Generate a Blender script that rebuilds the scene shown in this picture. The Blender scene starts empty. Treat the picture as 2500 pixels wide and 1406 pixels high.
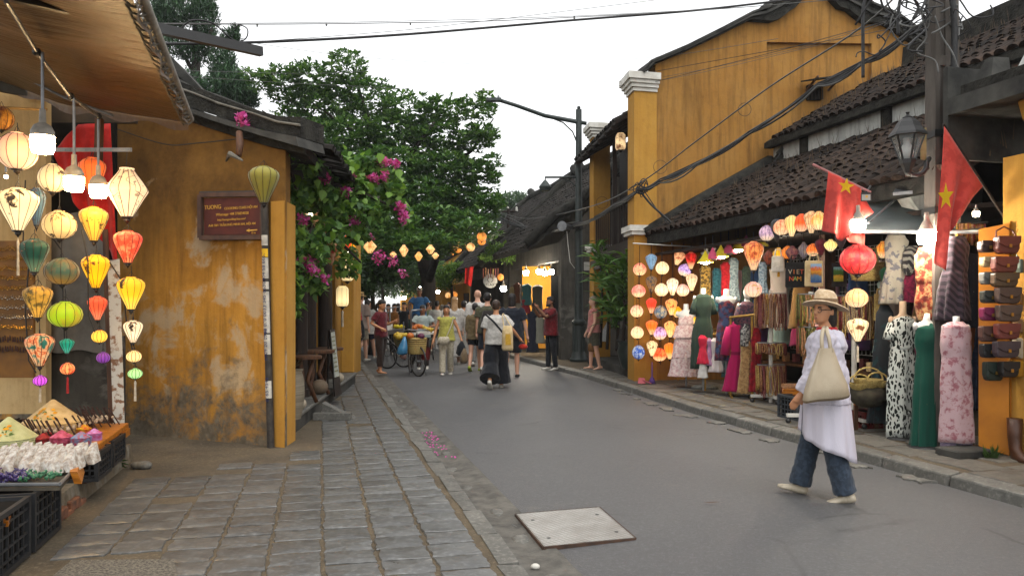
import bpy,bmesh,math,random
import numpy as np
from mathutils import Vector,Matrix,Euler,noise
# camera, sky, light
SC=bpy.context.scene
COL=SC.collection
R=random.Random(7)
F,H,CX,CY=1900.0,1.55,1250.0,750.0
cam_d=bpy.data.cameras.new("camera")
cam_d.sensor_width=36.0
cam_d.lens=F/2500*36
cam_d.shift_y=(CY-703)/2500
cam_d.clip_start,cam_d.clip_end=0.05,3000
cam_o=bpy.data.objects.new("camera",cam_d)
cam_o.location=(0,0,H)
cam_o.rotation_euler=(math.radians(90),0,0)
COL.objects.link(cam_o)
SC.camera=cam_o
SUN_EL,SUN_AZ=math.radians(64),math.radians(150)
w=bpy.data.worlds.new("World")
SC.world=w
w.use_nodes=True
wn=w.node_tree
wn.nodes.clear()
wo=wn.nodes.new("ShaderNodeOutputWorld")
wb=wn.nodes.new("ShaderNodeBackground")
ws=wn.nodes.new("ShaderNodeTexSky")
ws.sky_type='NISHITA'
ws.sun_disc=False
ws.sun_elevation=SUN_EL
ws.sun_rotation=SUN_AZ
ws.air_density=1.5
ws.dust_density=1.2
ws.ozone_density=1.0
wh=wn.nodes.new("ShaderNodeHueSaturation")
wh.inputs['Saturation'].default_value=0.06
wn.links.new(ws.outputs[0],wh.inputs['Color'])
wn.links.new(wh.outputs[0],wb.inputs['Color'])
wb.inputs['Strength'].default_value=0.15
wn.links.new(wb.outputs[0],wo.inputs[0])
sun_d=bpy.data.lights.new("sun",'SUN')
sun_d.energy=0.6
sun_d.angle=math.radians(50)
sun_d.color=(1.0,0.97,0.92)
sun_o=bpy.data.objects.new("sun",sun_d)
sun_o.rotation_euler=(math.radians(90)-SUN_EL,0,math.pi-SUN_AZ)
COL.objects.link(sun_o)
vs=SC.view_settings
vs.view_transform='Standard'
vs.look='None'
vs.gamma=1.0
vs.use_curve_mapping=False
vs.exposure=1.08
SC.cycles.use_denoising=True
SC.cycles.max_bounces=6
SC.cycles.diffuse_bounces=3
SC.cycles.glossy_bounces=2
SC.cycles.transmission_bounces=3
SC.cycles.transparent_max_bounces=6
SC.cycles.sample_clamp_indirect=4.0
SC.cycles.caustics_reflective=False
SC.cycles.caustics_refractive=False
# measuring the place
def P(x,y,Y):
 """photo pixel and distance -> point"""
 return Vector(((x-CX)*Y/F,Y,H-(y-CY)*Y/F))
def G(x,y,z=0.0):
 """photo pixel on level z -> point"""
 Y=F*(H-z)/(y-CY)
 return Vector(((x-CX)*Y/F,Y,z))
DS,NS=Vector((-.24,.971,0)),Vector((.971,.24,0))
def US(u,s,z=0.0):
 return NS*u+DS*s+Vector((0,0,z))
def YU(px,u):
 k=(px-CX)/F
 return u/(.971*k+.24)
def PU(px,py,u):
 return P(px,py,YU(px,u))
# objects
def tag(o,label=None,cat=None,group=None,kind=None):
 for k,v in(('label',label),('category',cat),('group',group),('kind',kind)):
  if v:o[k]=v
 return o
ROOTLOC={}
def thing(name,label,cat,loc=(0,0,0),rz=0.0,group=None,scale=1.0):
 o=bpy.data.objects.new(name,None)
 COL.objects.link(o)
 o.location=loc
 o.rotation_euler=(0,0,rz)
 o.scale=(scale,)*3
 o.empty_display_size=.1
 ROOTLOC[o.name]=Vector(loc)
 return tag(o,label,cat,group)
def ob(name,me,parent=None,loc=None):
 o=bpy.data.objects.new(name,me)
 COL.objects.link(o)
 if parent is not None:
  o.parent=parent
 if loc is not None:
  o.location=loc
 return o
def copy_tree(o,parent=None):
 c=o.copy()
 COL.objects.link(c)
 if parent is not None:c.parent=parent
 for ch in list(o.children):copy_tree(ch,c)
 return c
class MB:
 """mesh under construction"""
 def __init__(s):
  s.v,s.f=[],[]
 def add(s,vs_,fs):
  b=len(s.v)
  s.v+=[tuple(p)for p in vs_]
  s.f+=[tuple(i+b for i in f)for f in fs]
  return s
 def box(s,c,d,rz=0.0,M=None):
  x,y,z=d[0]/2,d[1]/2,d[2]/2
  pts=[Vector(p)for p in((-x,-y,-z),(x,-y,-z),(x,y,-z),(-x,y,-z),(-x,-y,z),(x,-y,z),(x,y,z),(-x,y,z))]
  m=M if M is not None else Matrix.Rotation(rz,3,'Z')
  c=Vector(c)
  return s.add([m@p+c for p in pts],[(0,3,2,1),(4,5,6,7),(0,1,5,4),(1,2,6,5),(2,3,7,6),(3,0,4,7)])
 def hexa(s,lo,hi):
  """solid between two 4-point rings"""
  return s.add(list(lo)+list(hi),[(3,2,1,0),(4,5,6,7),(0,1,5,4),(1,2,6,5),(2,3,7,6),(3,0,4,7)])
 def beam(s,a,b,wx,wy=None,up=(0,0,1)):
  wy=wy or wx
  a,b=Vector(a),Vector(b)
  d=(b-a).normalized()
  u=Vector(up)
  if abs(d.dot(u))>.98:u=Vector((1,0,0))
  r=d.cross(u).normalized()*wx/2
  q=r.cross(d).normalized()*wy/2
  return s.hexa([a-r-q,a+r-q,a+r+q,a-r+q],[b-r-q,b+r-q,b+r+q,b-r+q])
 def tube(s,pts,r,n=8,cap=True):
  pts=[Vector(p)for p in pts]
  rs=r if isinstance(r,(list,tuple))else[r]*len(pts)
  b=len(s.v)
  nrm=None
  for i,p in enumerate(pts):
   d=(pts[min(i+1,len(pts)-1)]-pts[max(i-1,0)])
   d=d.normalized()if d.length>1e-9 else Vector((0,0,1))
   if nrm is None:
    nrm=d.cross(Vector((0,0,1))if abs(d.z)<.9 else Vector((1,0,0))).normalized()
   else:
    nrm=(nrm-d*nrm.dot(d))
    nrm=nrm.normalized()if nrm.length>1e-6 else d.orthogonal().normalized()
   q=d.cross(nrm)
   for k in range(n):
    a=2*math.pi*k/n
    s.v.append(tuple(p+(nrm*math.cos(a)+q*math.sin(a))*rs[i]))
  for i in range(len(pts)-1):
   for k in range(n):
    k2=(k+1)%n
    s.f.append((b+i*n+k,b+i*n+k2,b+(i+1)*n+k2,b+(i+1)*n+k))
  if cap:
   s.f.append(tuple(b+k for k in range(n))[::-1])
   s.f.append(tuple(b+(len(pts)-1)*n+k for k in range(n)))
  return s
 def rings(s,rings,cap=True):
  """loft between equal-length closed rings"""
  b=len(s.v);n=len(rings[0])
  for r in rings:s.v+=[tuple(p)for p in r]
  for i in range(len(rings)-1):
   for k in range(n):
    k2=(k+1)%n
    s.f.append((b+i*n+k,b+i*n+k2,b+(i+1)*n+k2,b+(i+1)*n+k))
  if cap:
   s.f.append(tuple(b+k for k in range(n))[::-1])
   s.f.append(tuple(b+(len(rings)-1)*n+k for k in range(n)))
  return s
 def ell(s,prof,n=16,cap=True,fold=None):
  """prof: (cx,cy,z,rx,ry[,foldamp]) rings; fold: number of folds"""
  rr=[]
  for i,p in enumerate(prof):
   fa=p[5]if len(p)>5 else 0
   ring=[]
   for k in range(n):
    a=2*math.pi*k/n
    m=1.0
    if fa:m+=fa*(math.sin(a*fold+.8*math.sin(2*a+1.3))+.5*math.sin(a*(fold*1.7//1)+1+.25*i))
    ring.append((p[0]+p[3]*m*math.cos(a),p[1]+p[4]*m*math.sin(a),p[2]))
   rr.append(ring)
  return s.rings(rr,cap)
 def lathe(s,prof,c=(0,0,0),n=20,cap=True):
  return s.ell([(c[0],c[1],c[2]+z,r,r)for r,z in prof],n,cap)
 def sphere(s,c,r,n=12,m=7):
  r=r if isinstance(r,(tuple,list))else(r,r,r)
  return s.ell([(c[0],c[1],c[2]-r[2]*math.cos(math.pi*(i+.02)/(m+.04)),max(.0005,r[0]*math.sin(math.pi*(i+.02)/(m+.04))),max(.0005,r[1]*math.sin(math.pi*(i+.02)/(m+.04))))for i in range(m+1)],n)
 def quad(s,a,b,c,d):
  return s.add([a,b,c,d],[(0,1,2,3)])
 def grid(s,fn,nu,nv):
  b=len(s.v)
  for i in range(nu+1):
   for j in range(nv+1):s.v.append(tuple(fn(i/nu,j/nv)))
  for i in range(nu):
   for j in range(nv):
    a=b+i*(nv+1)+j
    s.f.append((a,a+nv+1,a+nv+2,a+1))
  return s
 def prism(s,poly,ext):
  """poly: 3d points in a plane, extruded by ext"""
  n=len(poly);e=Vector(ext)
  a=[Vector(p)for p in poly]
  return s.add(a+[p+e for p in a],[tuple(range(n))[::-1],tuple(range(n,2*n))]+[(i,(i+1)%n,(i+1)%n+n,i+n)for i in range(n)])
 def mesh(s,name,off=None):
  me=bpy.data.meshes.new(name)
  v=s.v if off is None else[(p[0]-off[0],p[1]-off[1],p[2]-off[2])for p in s.v]
  me.from_pydata(v,[],s.f)
  return me
 def build(s,name,mat,parent=None,smooth=False,kind=None,world=True,label=None,fixn=False,**k):
  """link as ONE object; with a parent the points are world points of an unrotated parent unless world=False"""
  if parent is None:
   xs=np.array(s.v)
   lo,hi=xs.min(0),xs.max(0)
   loc=((lo[0]+hi[0])/2,(lo[1]+hi[1])/2,lo[2])
   me=s.mesh(name,loc)
   o=ob(name,me,None,loc)
   ROOTLOC[o.name]=Vector(loc)
  else:
   root=parent
   while root.parent is not None:root=root.parent
   me=s.mesh(name,ROOTLOC[root.name]if world else None)
   o=ob(name,me,parent)
  me.materials.append(mat)
  if fixn:
   bm=bmesh.new();bm.from_mesh(me)
   bmesh.ops.recalc_face_normals(bm,faces=bm.faces)
   bm.to_mesh(me);bm.free()
  if smooth:me.shade_smooth()if smooth is True else me.set_sharp_from_angle(angle=math.radians(smooth))
  if kind:o['kind']=kind
  if label:o['label']=label
  return o
def single(mb,name,mat,label,cat,group=None,kind=None,smooth=False):
 return tag(mb.build(name,mat,None,smooth),label,cat,group,kind)
def bevel(o,wd=.005,seg=1,ang=40):
 m=o.modifiers.new("bevel",'BEVEL');m.width=wd;m.segments=seg
 m.limit_method='ANGLE';m.angle_limit=math.radians(ang)
 return o
def sag(a,b,drop,n=14):
 a,b=Vector(a),Vector(b)
 return[a.lerp(b,i/n)-Vector((0,0,drop*4*(i/n)*(1-i/n)))for i in range(n+1)]
def lerp(a,b,t):return a+(b-a)*t
def poly(pts,t):
 """point at t along a list of Vectors"""
 k=min(int(t*(len(pts)-1)),len(pts)-2);f=t*(len(pts)-1)-k
 return pts[k].lerp(pts[k+1],f)
_TXT={}
def text_mesh(body,size,depth=.002):
 cu=bpy.data.curves.new("letters",'FONT')
 cu.body=body;cu.size=size;cu.extrude=depth;cu.align_x='CENTER';cu.align_y='CENTER'
 cu.resolution_u=3
 o=bpy.data.objects.new("letters",cu)
 COL.objects.link(o)
 me=bpy.data.meshes.new_from_object(o.evaluated_get(bpy.context.evaluated_depsgraph_get()))
 bpy.data.objects.remove(o);bpy.data.curves.remove(cu)
 return me
# materials
def srgb(r,g,b):
 return tuple((c/255/12.92 if c/255<=.04045 else((c/255+.055)/1.055)**2.4)for c in(r,g,b))+(1.0,)
def C4(c):
 if isinstance(c,str):return srgb(int(c[0:2],16),int(c[2:4],16),int(c[4:6],16))
 return tuple(c)[:3]+(1.0,)
class NB:
 def __init__(s,name,rough=.7,spec=.4,metal=0.0):
  s.m=bpy.data.materials.new(name);s.m.use_nodes=True
  s.t=s.m.node_tree
  s.b=s.t.nodes["Principled BSDF"];s.out=s.t.nodes["Material Output"]
  s.b.inputs['Roughness'].default_value=rough
  s.b.inputs['Specular IOR Level'].default_value=spec
  s.b.inputs['Metallic'].default_value=metal
  s._oc=None
 def n(s,ty,**k):
  x=s.t.nodes.new(ty)
  for a,v in k.items():setattr(x,a,v)
  return x
 def put(s,sock,v):
  if hasattr(v,'links')or isinstance(v,bpy.types.NodeSocket):s.t.links.new(v,sock)
  else:sock.default_value=v
 def co(s,kind='Object'):
  if s._oc is None:s._oc=s.n("ShaderNodeTexCoord")
  return s._oc.outputs[kind]
 def world(s):
  return s.n("ShaderNodeNewGeometry").outputs['Position']
 def mapping(s,vec,scale=(1,1,1),rot=(0,0,0),loc=(0,0,0)):
  x=s.n("ShaderNodeMapping");s.put(x.inputs['Vector'],vec)
  x.inputs['Scale'].default_value=scale;x.inputs['Rotation'].default_value=rot;x.inputs['Location'].default_value=loc
  return x.outputs[0]
 def noise(s,vec,scale,detail=4,rough=.55,dist=0.0,col=False):
  x=s.n("ShaderNodeTexNoise");s.put(x.inputs['Vector'],vec)
  x.inputs['Scale'].default_value=scale;x.inputs['Detail'].default_value=detail
  x.inputs['Roughness'].default_value=rough;x.inputs['Distortion'].default_value=dist
  return x.outputs['Color' if col else 0]
 def vor(s,vec,scale,feature='F1',out='Distance',rnd=1.0):
  x=s.n("ShaderNodeTexVoronoi",feature=feature);s.put(x.inputs['Vector'],vec)
  x.inputs['Scale'].default_value=scale;x.inputs['Randomness'].default_value=rnd
  return x.outputs[out]
 def wave(s,vec,scale,dist=2,detail=2,direction='X',ty='BANDS'):
  x=s.n("ShaderNodeTexWave",wave_type=ty)
  if ty=='BANDS':x.bands_direction=direction
  s.put(x.inputs['Vector'],vec);x.inputs['Scale'].default_value=scale
  x.inputs['Distortion'].default_value=dist;x.inputs['Detail'].default_value=detail
  return x.outputs['Fac']
 def ramp(s,fac,stops,interp='LINEAR'):
  x=s.n("ShaderNodeValToRGB");s.put(x.inputs[0],fac)
  x.color_ramp.interpolation=interp
  e=x.color_ramp.elements
  while len(e)<len(stops):e.new(.5)
  for i,(p,c)in enumerate(stops):
   e[i].position=p;e[i].color=C4(c)if not isinstance(c,(int,float))else(c,c,c,1)
  return x.outputs[0]
 def mask(s,fac,lo,hi):
  x=s.n("ShaderNodeMapRange");s.put(x.inputs[0],fac)
  x.inputs[1].default_value=lo;x.inputs[2].default_value=hi
  return x.outputs[0]
 def mix(s,fac,a,b,mode='MIX'):
  x=s.n("ShaderNodeMix",data_type='RGBA',blend_type=mode)
  s.put(x.inputs[0],fac)
  for q,v in((6,a),(7,b)):
   s.put(x.inputs[q],C4(v)if isinstance(v,(str,tuple))else v)
  return x.outputs[2]
 def math(s,op,a,b=0.0,clamp=False):
  x=s.n("ShaderNodeMath",operation=op,use_clamp=clamp)
  s.put(x.inputs[0],a);s.put(x.inputs[1],b)
  return x.outputs[0]
 def sep(s,vec):
  x=s.n("ShaderNodeSeparateXYZ");s.put(x.inputs[0],vec)
  return x.outputs
 def rnd(s):
  return s.n("ShaderNodeObjectInfo").outputs['Random']
 def vary(s,col,amt=.25):
  v=s.math('ADD',s.math('MULTIPLY',s.rnd(),2*amt),1-amt)
  h=s.n("ShaderNodeHueSaturation");s.put(h.inputs['Color'],col);s.put(h.inputs['Value'],v)
  return h.outputs[0]
 def bump(s,h,strength=.5,dist=.02):
  x=s.n("ShaderNodeBump");s.put(x.inputs['Height'],h)
  x.inputs['Strength'].default_value=strength;x.inputs['Distance'].default_value=dist
  s.t.links.new(x.outputs[0],s.b.inputs['Normal'])
  return x.outputs[0]
 def base(s,c):
  s.put(s.b.inputs['Base Color'],C4(c)if isinstance(c,(str,tuple))else c);return s
 def emit(s,c,st):
  s.put(s.b.inputs['Emission Color'],C4(c)if isinstance(c,(str,tuple))else c)
  s.put(s.b.inputs['Emission Strength'],st);return s
_M={}
def mat(name,c1,c2=None,scale=6.0,rough=.7,spec=.35,metal=0.0,bump=0.0,bscale=40.0,lo=.35,hi=.65,vary=0.0,det=4,dist=.01,stretch=(1,1,1)):
 """plain worn material: two tones broken by noise, optional relief and per-object variation"""
 if name in _M:return _M[name]
 b=NB(name,rough,spec,metal)
 vec=b.mapping(b.co(),stretch)if stretch!=(1,1,1)else b.co()
 if c2 is not None:
  col=b.mix(b.mask(b.noise(vec,scale,det),lo,hi),c1,c2)
  if vary:col=b.vary(col,vary)
  b.base(col)
 elif vary:b.base(b.vary(C4(c1),vary))
 else:b.base(c1)
 if bump:b.bump(b.noise(vec,bscale,4),bump,dist)
 _M[name]=b.m
 return b.m
def glow(name,c,strength,base=None):
 if name in _M:return _M[name]
 b=NB(name,.5);b.base(base or c);b.emit(c,strength)
 _M[name]=b.m
 return b.m
def cloth(name,c1,c2=None,scale=30,kind='weave',rough=.85,lo=.45,hi=.55,c3=None,vary=0):
 """fabric: plain weave, or print of blossoms / leaves / stripes / dapple"""
 if name in _M:return _M[name]
 b=NB(name,rough,.15)
 b.b.inputs['Sheen Weight'].default_value=.15
 vec=b.co()
 if c2 is None:col=b.mix(b.noise(vec,9,3),c1,tuple(x*.82 for x in C4(c1)[:3]))
 elif kind=='leaf':
  q=b.mix(.10,vec,b.noise(vec,5,2,col=True))
  v=b.vor(b.mapping(q,(1,1,.33),(0,.6,.4)),scale)
  col=b.mix(b.mask(v,lo,hi),c1,c2)
 elif kind=='flower':
  v=b.vor(vec,scale);n=b.noise(vec,scale*1.8,3)
  f=b.mask(b.math('ADD',v,b.math('MULTIPLY',n,.5)),lo,hi)
  col=b.mix(f,c2,c1)
  if c3:col=b.mix(b.mask(b.noise(vec,scale*.55,3),.55,.6),col,c3)
 elif kind=='stripe':
  col=b.mix(b.mask(b.wave(vec,scale,.2,1,'DIAGONAL'),lo,hi),c1,c2)
 else:
  col=b.mix(b.mask(b.noise(vec,scale,4,.65),lo,hi),c1,c2)
  if c3:col=b.mix(b.mask(b.noise(vec,scale*.4,4),.5,.6),col,c3)
 if vary:col=b.vary(col,vary)
 b.base(col)
 b.bump(b.noise(vec,220,2),.15,.003)
 _M[name]=b.m
 return b.m
# setting materials
def stucco(name,c_main,c_dark,c_pale,patch='8f8a7c',patches=.62,mould=.0,streak=.35,mouldc='2b241a',c_top=None,zt=(1.8,2.8)):
 if name in _M:return _M[name]
 b=NB(name,.9,.2)
 v=b.world()
 col=b.mix(b.mask(b.noise(v,1.1,5,.6),.35,.68),c_main,c_pale)
 col=b.mix(b.math('MULTIPLY',b.mask(b.noise(b.mapping(v,(4,4,.35)),2.2,5,.65),.45,.75),streak),col,c_dark)
 col=b.mix(b.math('MULTIPLY',b.mask(b.noise(v,9,6,.7),.5,.8),.35),col,c_dark)
 z=b.sep(v)[2]
 if c_top:
  t=b.mask(b.math('ADD',z,b.math('MULTIPLY',b.noise(b.mapping(v,(3,3,.6)),1.6,5,.7),1.4)),zt[0]+.7,zt[1]+.7)
  col=b.mix(t,col,b.mix(b.mask(b.noise(v,3,6,.7),.35,.7),c_top,c_dark))
 if patches<1:
  pz=b.math('ABSOLUTE',b.math('SUBTRACT',z,1.35))
  p=b.math('SUBTRACT',b.noise(v,1.9,7,.62,.4),b.math('MULTIPLY',pz,.09))
  pm=b.mask(p,patches-.08,patches-.0)
  pc=b.mix(b.noise(v,7,4),patch,tuple(x*1.35 for x in C4(patch)[:3]))
  col=b.mix(b.math('MULTIPLY',pm,.6),col,pc)
  edge=b.mask(b.math('ABSOLUTE',b.math('SUBTRACT',p,patches-.05)),.012,0)
  col=b.mix(b.math('MULTIPLY',edge,.35),col,c_pale)
 if mould:
  mk=b.math('SUBTRACT',b.noise(v,3.2,7,.72,.3),b.math('MULTIPLY',z,.24))
  col=b.mix(b.mask(mk,.42-mould*.1,.47),col,b.mix(b.noise(v,12,3),mouldc,'7d7260'))
 b.base(col)
 b.bump(b.math('ADD',b.noise(v,5,6,.6),b.math('MULTIPLY',b.noise(v,60,3),.25)),.5,.02)
 _M[name]=b.m
 return b.m
M_WALL_L=stucco('ochre stained wall','a67327','523817','b78536',patches=.57,mould=1.4,streak=.6,c_top='7a5826',patch='a09680')
M_WALL_B=stucco('ochre gable wall','93672d','5a4020','9c733a',patches=1,streak=.75)
M_OCHRE=stucco('fresh ochre wall','a77930','7a5423','b0853c',patches=1,streak=.3)
M_ORANGE=stucco('orange ochre paint','c0842c','96641e','cc9036',patches=1,streak=.2)
M_WHITEW=stucco('blackened limewash','a9aba6','4a4a46','c0c2be',patches=.54,patch='3f3f3c',streak=.55)
M_MOULD=stucco('black mouldy wall','2e2b27','171614','4a463e',patches=.6,patch='5a5650',streak=.6)
M_DARKW=stucco('mossy dark wall','3b3833','1c1b19','56524a',patches=.58,patch='6a675f',streak=.7)
M_CONC=mat('old concrete','6f6b62','4f4c45',5,.9,.2,bump=.6,bscale=18)
M_CONCD=mat('dark weathered concrete','4a4945','2a2a28',3,.9,.2,bump=.7,bscale=14)
M_ROOFB=mat('blackened roof plaster','35342f','1e1d1b',6,.95,.15,bump=.9,bscale=25,dist=.03)
M_TILE=mat('weathered roof tile','40332b','1f1d1b',3,.95,.12,bump=.8,bscale=30,vary=.4)
M_TILED=mat('dark roof tile','332f2b','1c1b19',3,.95,.12,bump=.7,bscale=30,vary=.3)
M_WOOD=mat('dark old timber','2e221a','191310',6,.75,.3,bump=.4,bscale=30,stretch=(6,6,.6))
M_WOODM=mat('brown timber','5b3a22','3a2415',6,.6,.35,bump=.4,bscale=30,stretch=(5,5,.6))
M_BLACKM=mat('black metal','141414','1e1e1e',9,.45,.5)
M_GREYM=mat('grey metal','7d7f80','65676a',9,.4,.5,metal=.6)
M_WHITEP=mat('white paint','d2d0c8','b5b1a6',5,.6,.3,bump=.1)
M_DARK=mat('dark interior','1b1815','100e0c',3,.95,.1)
def asphalt():
 b=NB('asphalt',.75,.4)
 v=b.world()
 n1=b.noise(v,.5,5,.6);n2=b.noise(v,180,2,.6);n3=b.noise(v,3.5,6,.7)
 col=b.mix(b.mask(n1,.3,.7),'4b4b4c','565655')
 col=b.mix(b.math('MULTIPLY',b.mask(n3,.5,.75),.35),col,'474747')
 col=b.mix(b.math('MULTIPLY',b.mask(n2,.35,.7),.5),col,'3a3a3c')
 col=b.mix(b.math('MULTIPLY',b.mask(b.noise(v,38,4,.75),.5,.68),.3),col,'77767a')
 col=b.mix(b.math('MULTIPLY',b.mask(b.noise(v,24,5,.8),.56,.66),.3),col,'303031')
 col=b.mix(b.math('MULTIPLY',b.mask(b.vor(v,160),.10,.04),.4),col,'8f8c88')
 ck=b.vor(b.mix(.12,v,b.noise(v,3,3,col=True)),.55,'DISTANCE_TO_EDGE')
 col=b.mix(b.math('MULTIPLY',b.math('MULTIPLY',b.mask(ck,.012,.002),b.mask(b.noise(v,.9,3),.5,.6)),.55),col,'2a2a2a')
 col=b.mix(b.math('MULTIPLY',b.mask(b.noise(v,1.3,6,.75),.6,.68),.25),col,'6c675e')
 b.base(col)
 b.put(b.b.inputs['Roughness'],b.math('ADD',b.math('MULTIPLY',n1,.3),.45))
 b.bump(b.math('ADD',n2,b.math('MULTIPLY',b.vor(v,130),.6)),.55,.008)
 return b.m
M_ASPH=asphalt()
def stone(name,a,c,d,rough=.55):
 b=NB(name,rough,.6)
 v=b.co();wv=b.world()
 col=b.mix(b.mask(b.noise(wv,6,6,.65),.3,.7),a,c)
 col=b.mix(b.math('MULTIPLY',b.mask(b.noise(wv,26,5,.7),.5,.72),.6),col,d)
 b.base(b.vary(col,.16))
 b.put(b.b.inputs['Roughness'],b.math('ADD',b.math('MULTIPLY',b.noise(wv,9,4),.5),rough-.28))
 b.bump(b.math('ADD',b.noise(wv,9,5,.6),b.math('MULTIPLY',b.noise(wv,75,3),.15)),.26,.01)
 return b.m
M_PAVE=stone('grey paving stone','565654','414140','7a7c7b',.44)
M_FLAG=stone('right flagstone','5c5850','47443e','77736a',.65)
M_KERB=stone('kerb stone','5d5b55','43423d','8b8981',.7)
def mortar():
 b=NB('sandy mortar',.95,.15);v=b.world()
 col=b.mix(b.mask(b.noise(v,2,5,.6),.35,.7),'5b5142','474036')
 col=b.mix(b.math('MULTIPLY',b.mask(b.noise(v,40,4,.7),.5,.7),.6),col,'7c705d')
 b.base(col);b.bump(b.noise(v,50,5,.7),.6,.01)
 return b.m
M_MORT=mortar()
# ground
single(MB().quad((-140,-60,-.06),(140,-60,-.06),(140,190,-.06),(-140,190,-.06)),'ground',mat('earth','4a4438','3a362e',1),None,None,kind='structure')
LK=1.38
def RK(s):return 5.3+.35*min(max((s-10)/6,0),1)
rd=MB()
ns=90
def road_pt(a,c):
 s=-3+a*73
 u0=LK+.025*math.sin(s*3.1)+.02*math.sin(s*7.7)+.012*math.sin(s*17)
 u=lerp(u0,RK(s)+.05,c)
 return US(u,s,.035*math.sin(math.pi*c)-.002)
rd.grid(road_pt,400,8)
road=single(rd,'road',M_ASPH,None,None,kind='structure',smooth=True)
bed=MB()
bed.hexa([US(-9,-3,-.05),US(1.06,-3,-.05),US(1.06,60,-.05),US(-9,60,-.05)],[US(-9,-3,.036),US(1.06,-3,.036),US(1.06,60,.036),US(-9,60,.036)])
pave=single(bed,'pavement',M_MORT,None,None,kind='structure')
def stone_mesh(name,lx,ly,h,seed,jag=.012,n=5):
 """one slab with uneven edges, slightly hollowed top"""
 r=random.Random(seed)
 pts=[]
 def edge(a,b):
  for i in range(n):
   t=i/n
   pts.append((lerp(a[0],b[0],t)+r.uniform(-jag,jag),lerp(a[1],b[1],t)+r.uniform(-jag,jag)))
 c=[(-lx/2,-ly/2),(lx/2,-ly/2),(lx/2,ly/2),(-lx/2,ly/2)]
 for i in range(4):edge(c[i],c[(i+1)%4])
 m=MB()
 b0=[(x*1.0,y*1.0,-.02)for x,y in pts]
 b1=[(x,y,h*.55)for x,y in pts]
 b2=[(x*.975,y*.955,h+r.uniform(-.002,.002))for x,y in pts]
 m.rings([b0,b1,b2],cap=False)
 k=len(m.v);m.v.append((0,0,h-.001));N=len(pts)
 for i in range(N):m.f.append((k-N+i,k-N+(i+1)%N,k))
 me=m.mesh(name)
 return me
pst=[stone_mesh('paving_stone',.296,.239,.010,i,.009)for i in range(14)]
for me in pst:
 me.materials.append(M_PAVE);me.set_sharp_from_angle(angle=math.radians(40))
cells=[]
rp=random.Random(3)
for c in range(9):
 u=.82-.32*c
 s=3.3+rp.uniform(0,.05)
 while s<19:
  Y=.24*u+.971*s
  if(c<=3 or Y<7.55-.2*(c-4)+rp.uniform(-.3,.2))and not(u<-1.0 and Y<4.75)and not(rp.random()<.02):
   wshop=-2.78-.2587*(Y-4)+.06
   X=.971*u-.24*s
   if X-.16>wshop and not(c==3 and Y>8.3)and not(Y>12.5 and u<.2+(Y-12.5)*.1):
    cells.append((Y,u,s,c))
  s+=.247+rp.uniform(-.012,.016)
cells.sort()
rest=MB()
for i,(Y,u,s,c)in enumerate(cells):
 me=pst[rp.randrange(14)]
 p=US(u+rp.uniform(-.006,.006),s,.034+rp.uniform(-.003,.005))
 ang=math.radians(13.9)+rp.uniform(-.025,.025)+(math.pi if rp.random()<.5 else 0)
 tl=Euler((rp.uniform(-.011,.011),rp.uniform(-.011,.011),ang))
 if i<290:
  o=ob('paving_stone',me,pave,p-ROOTLOC[pave.name]);o.rotation_euler=tl
 else:
  mm=tl.to_matrix()
  rest.add([mm@v.co+p for v in me.vertices],[tuple(f.vertices)for f in me.polygons])
o=rest.build('paving_stone',M_PAVE,pave,kind='stuff')
kb=MB()
for i in range(60):
 s=2.6+i*.62
 L=.60
 me=MB()
 j=[rp.uniform(-.02,.02)for _ in range(8)]
 lo=[US(1.02+j[0],s,-.04),US(1.16+j[1],s,-.04),US(1.16+j[2],s+L,-.04),US(1.02+j[3],s+L,-.04)]
 hi=[US(1.02+j[0],s,.045+j[4]*.4),US(1.15+j[1],s,.04+j[5]*.4),US(1.15+j[2],s+L,.04+j[6]*.4),US(1.02+j[3],s+L,.045+j[7]*.4)]
 me.hexa(lo,hi)
 if i<22:me.build('kerb_stone',M_KERB,pave)
 else:kb.v,kb.f=kb.add(me.v,me.f).v,kb.f
kb.build('kerb_stone',M_KERB,pave,kind='stuff')
gt=MB()
gt.grid(lambda a,c:US(lerp(1.12,1.47,c),-3+a*60,.012-.022*math.sin(math.pi*min(c*1.2,1))+.012*noise.noise(Vector((a*190,c*4,0)))),500,6)
gt.build('gutter',mat('worn gutter concrete','605d57','45433f',7,.85,.3,bump=.8,bscale=22),pave,smooth=True)
for i in range(15):
 s=4.2+i*.8+rp.uniform(-.08,.08)
 m=MB();rr=rp.uniform(.05,.1)
 m.sphere(US(1.27+rp.uniform(-.05,.06),s,-.012),(rr,rr*1.7,.014),9,5)
 m.build('gutter_stone',M_KERB,pave,smooth=True)
rbed=MB()
for i in range(60):
 s0,s1=-3+i*1.0,-2+i*1.0
 rbed.hexa([US(RK(s0)+.12,s0,-.05),US(12,s0,-.05),US(12,s1,-.05),US(RK(s1)+.12,s1,-.05)],[US(RK(s0)+.12,s0,.115),US(12,s0,.115),US(12,s1,.115),US(RK(s1)+.12,s1,.115)])
rpave=single(rbed,'right_pavement',M_MORT,None,None,kind='structure')
s=2.0;i=0
kb=MB()
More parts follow.
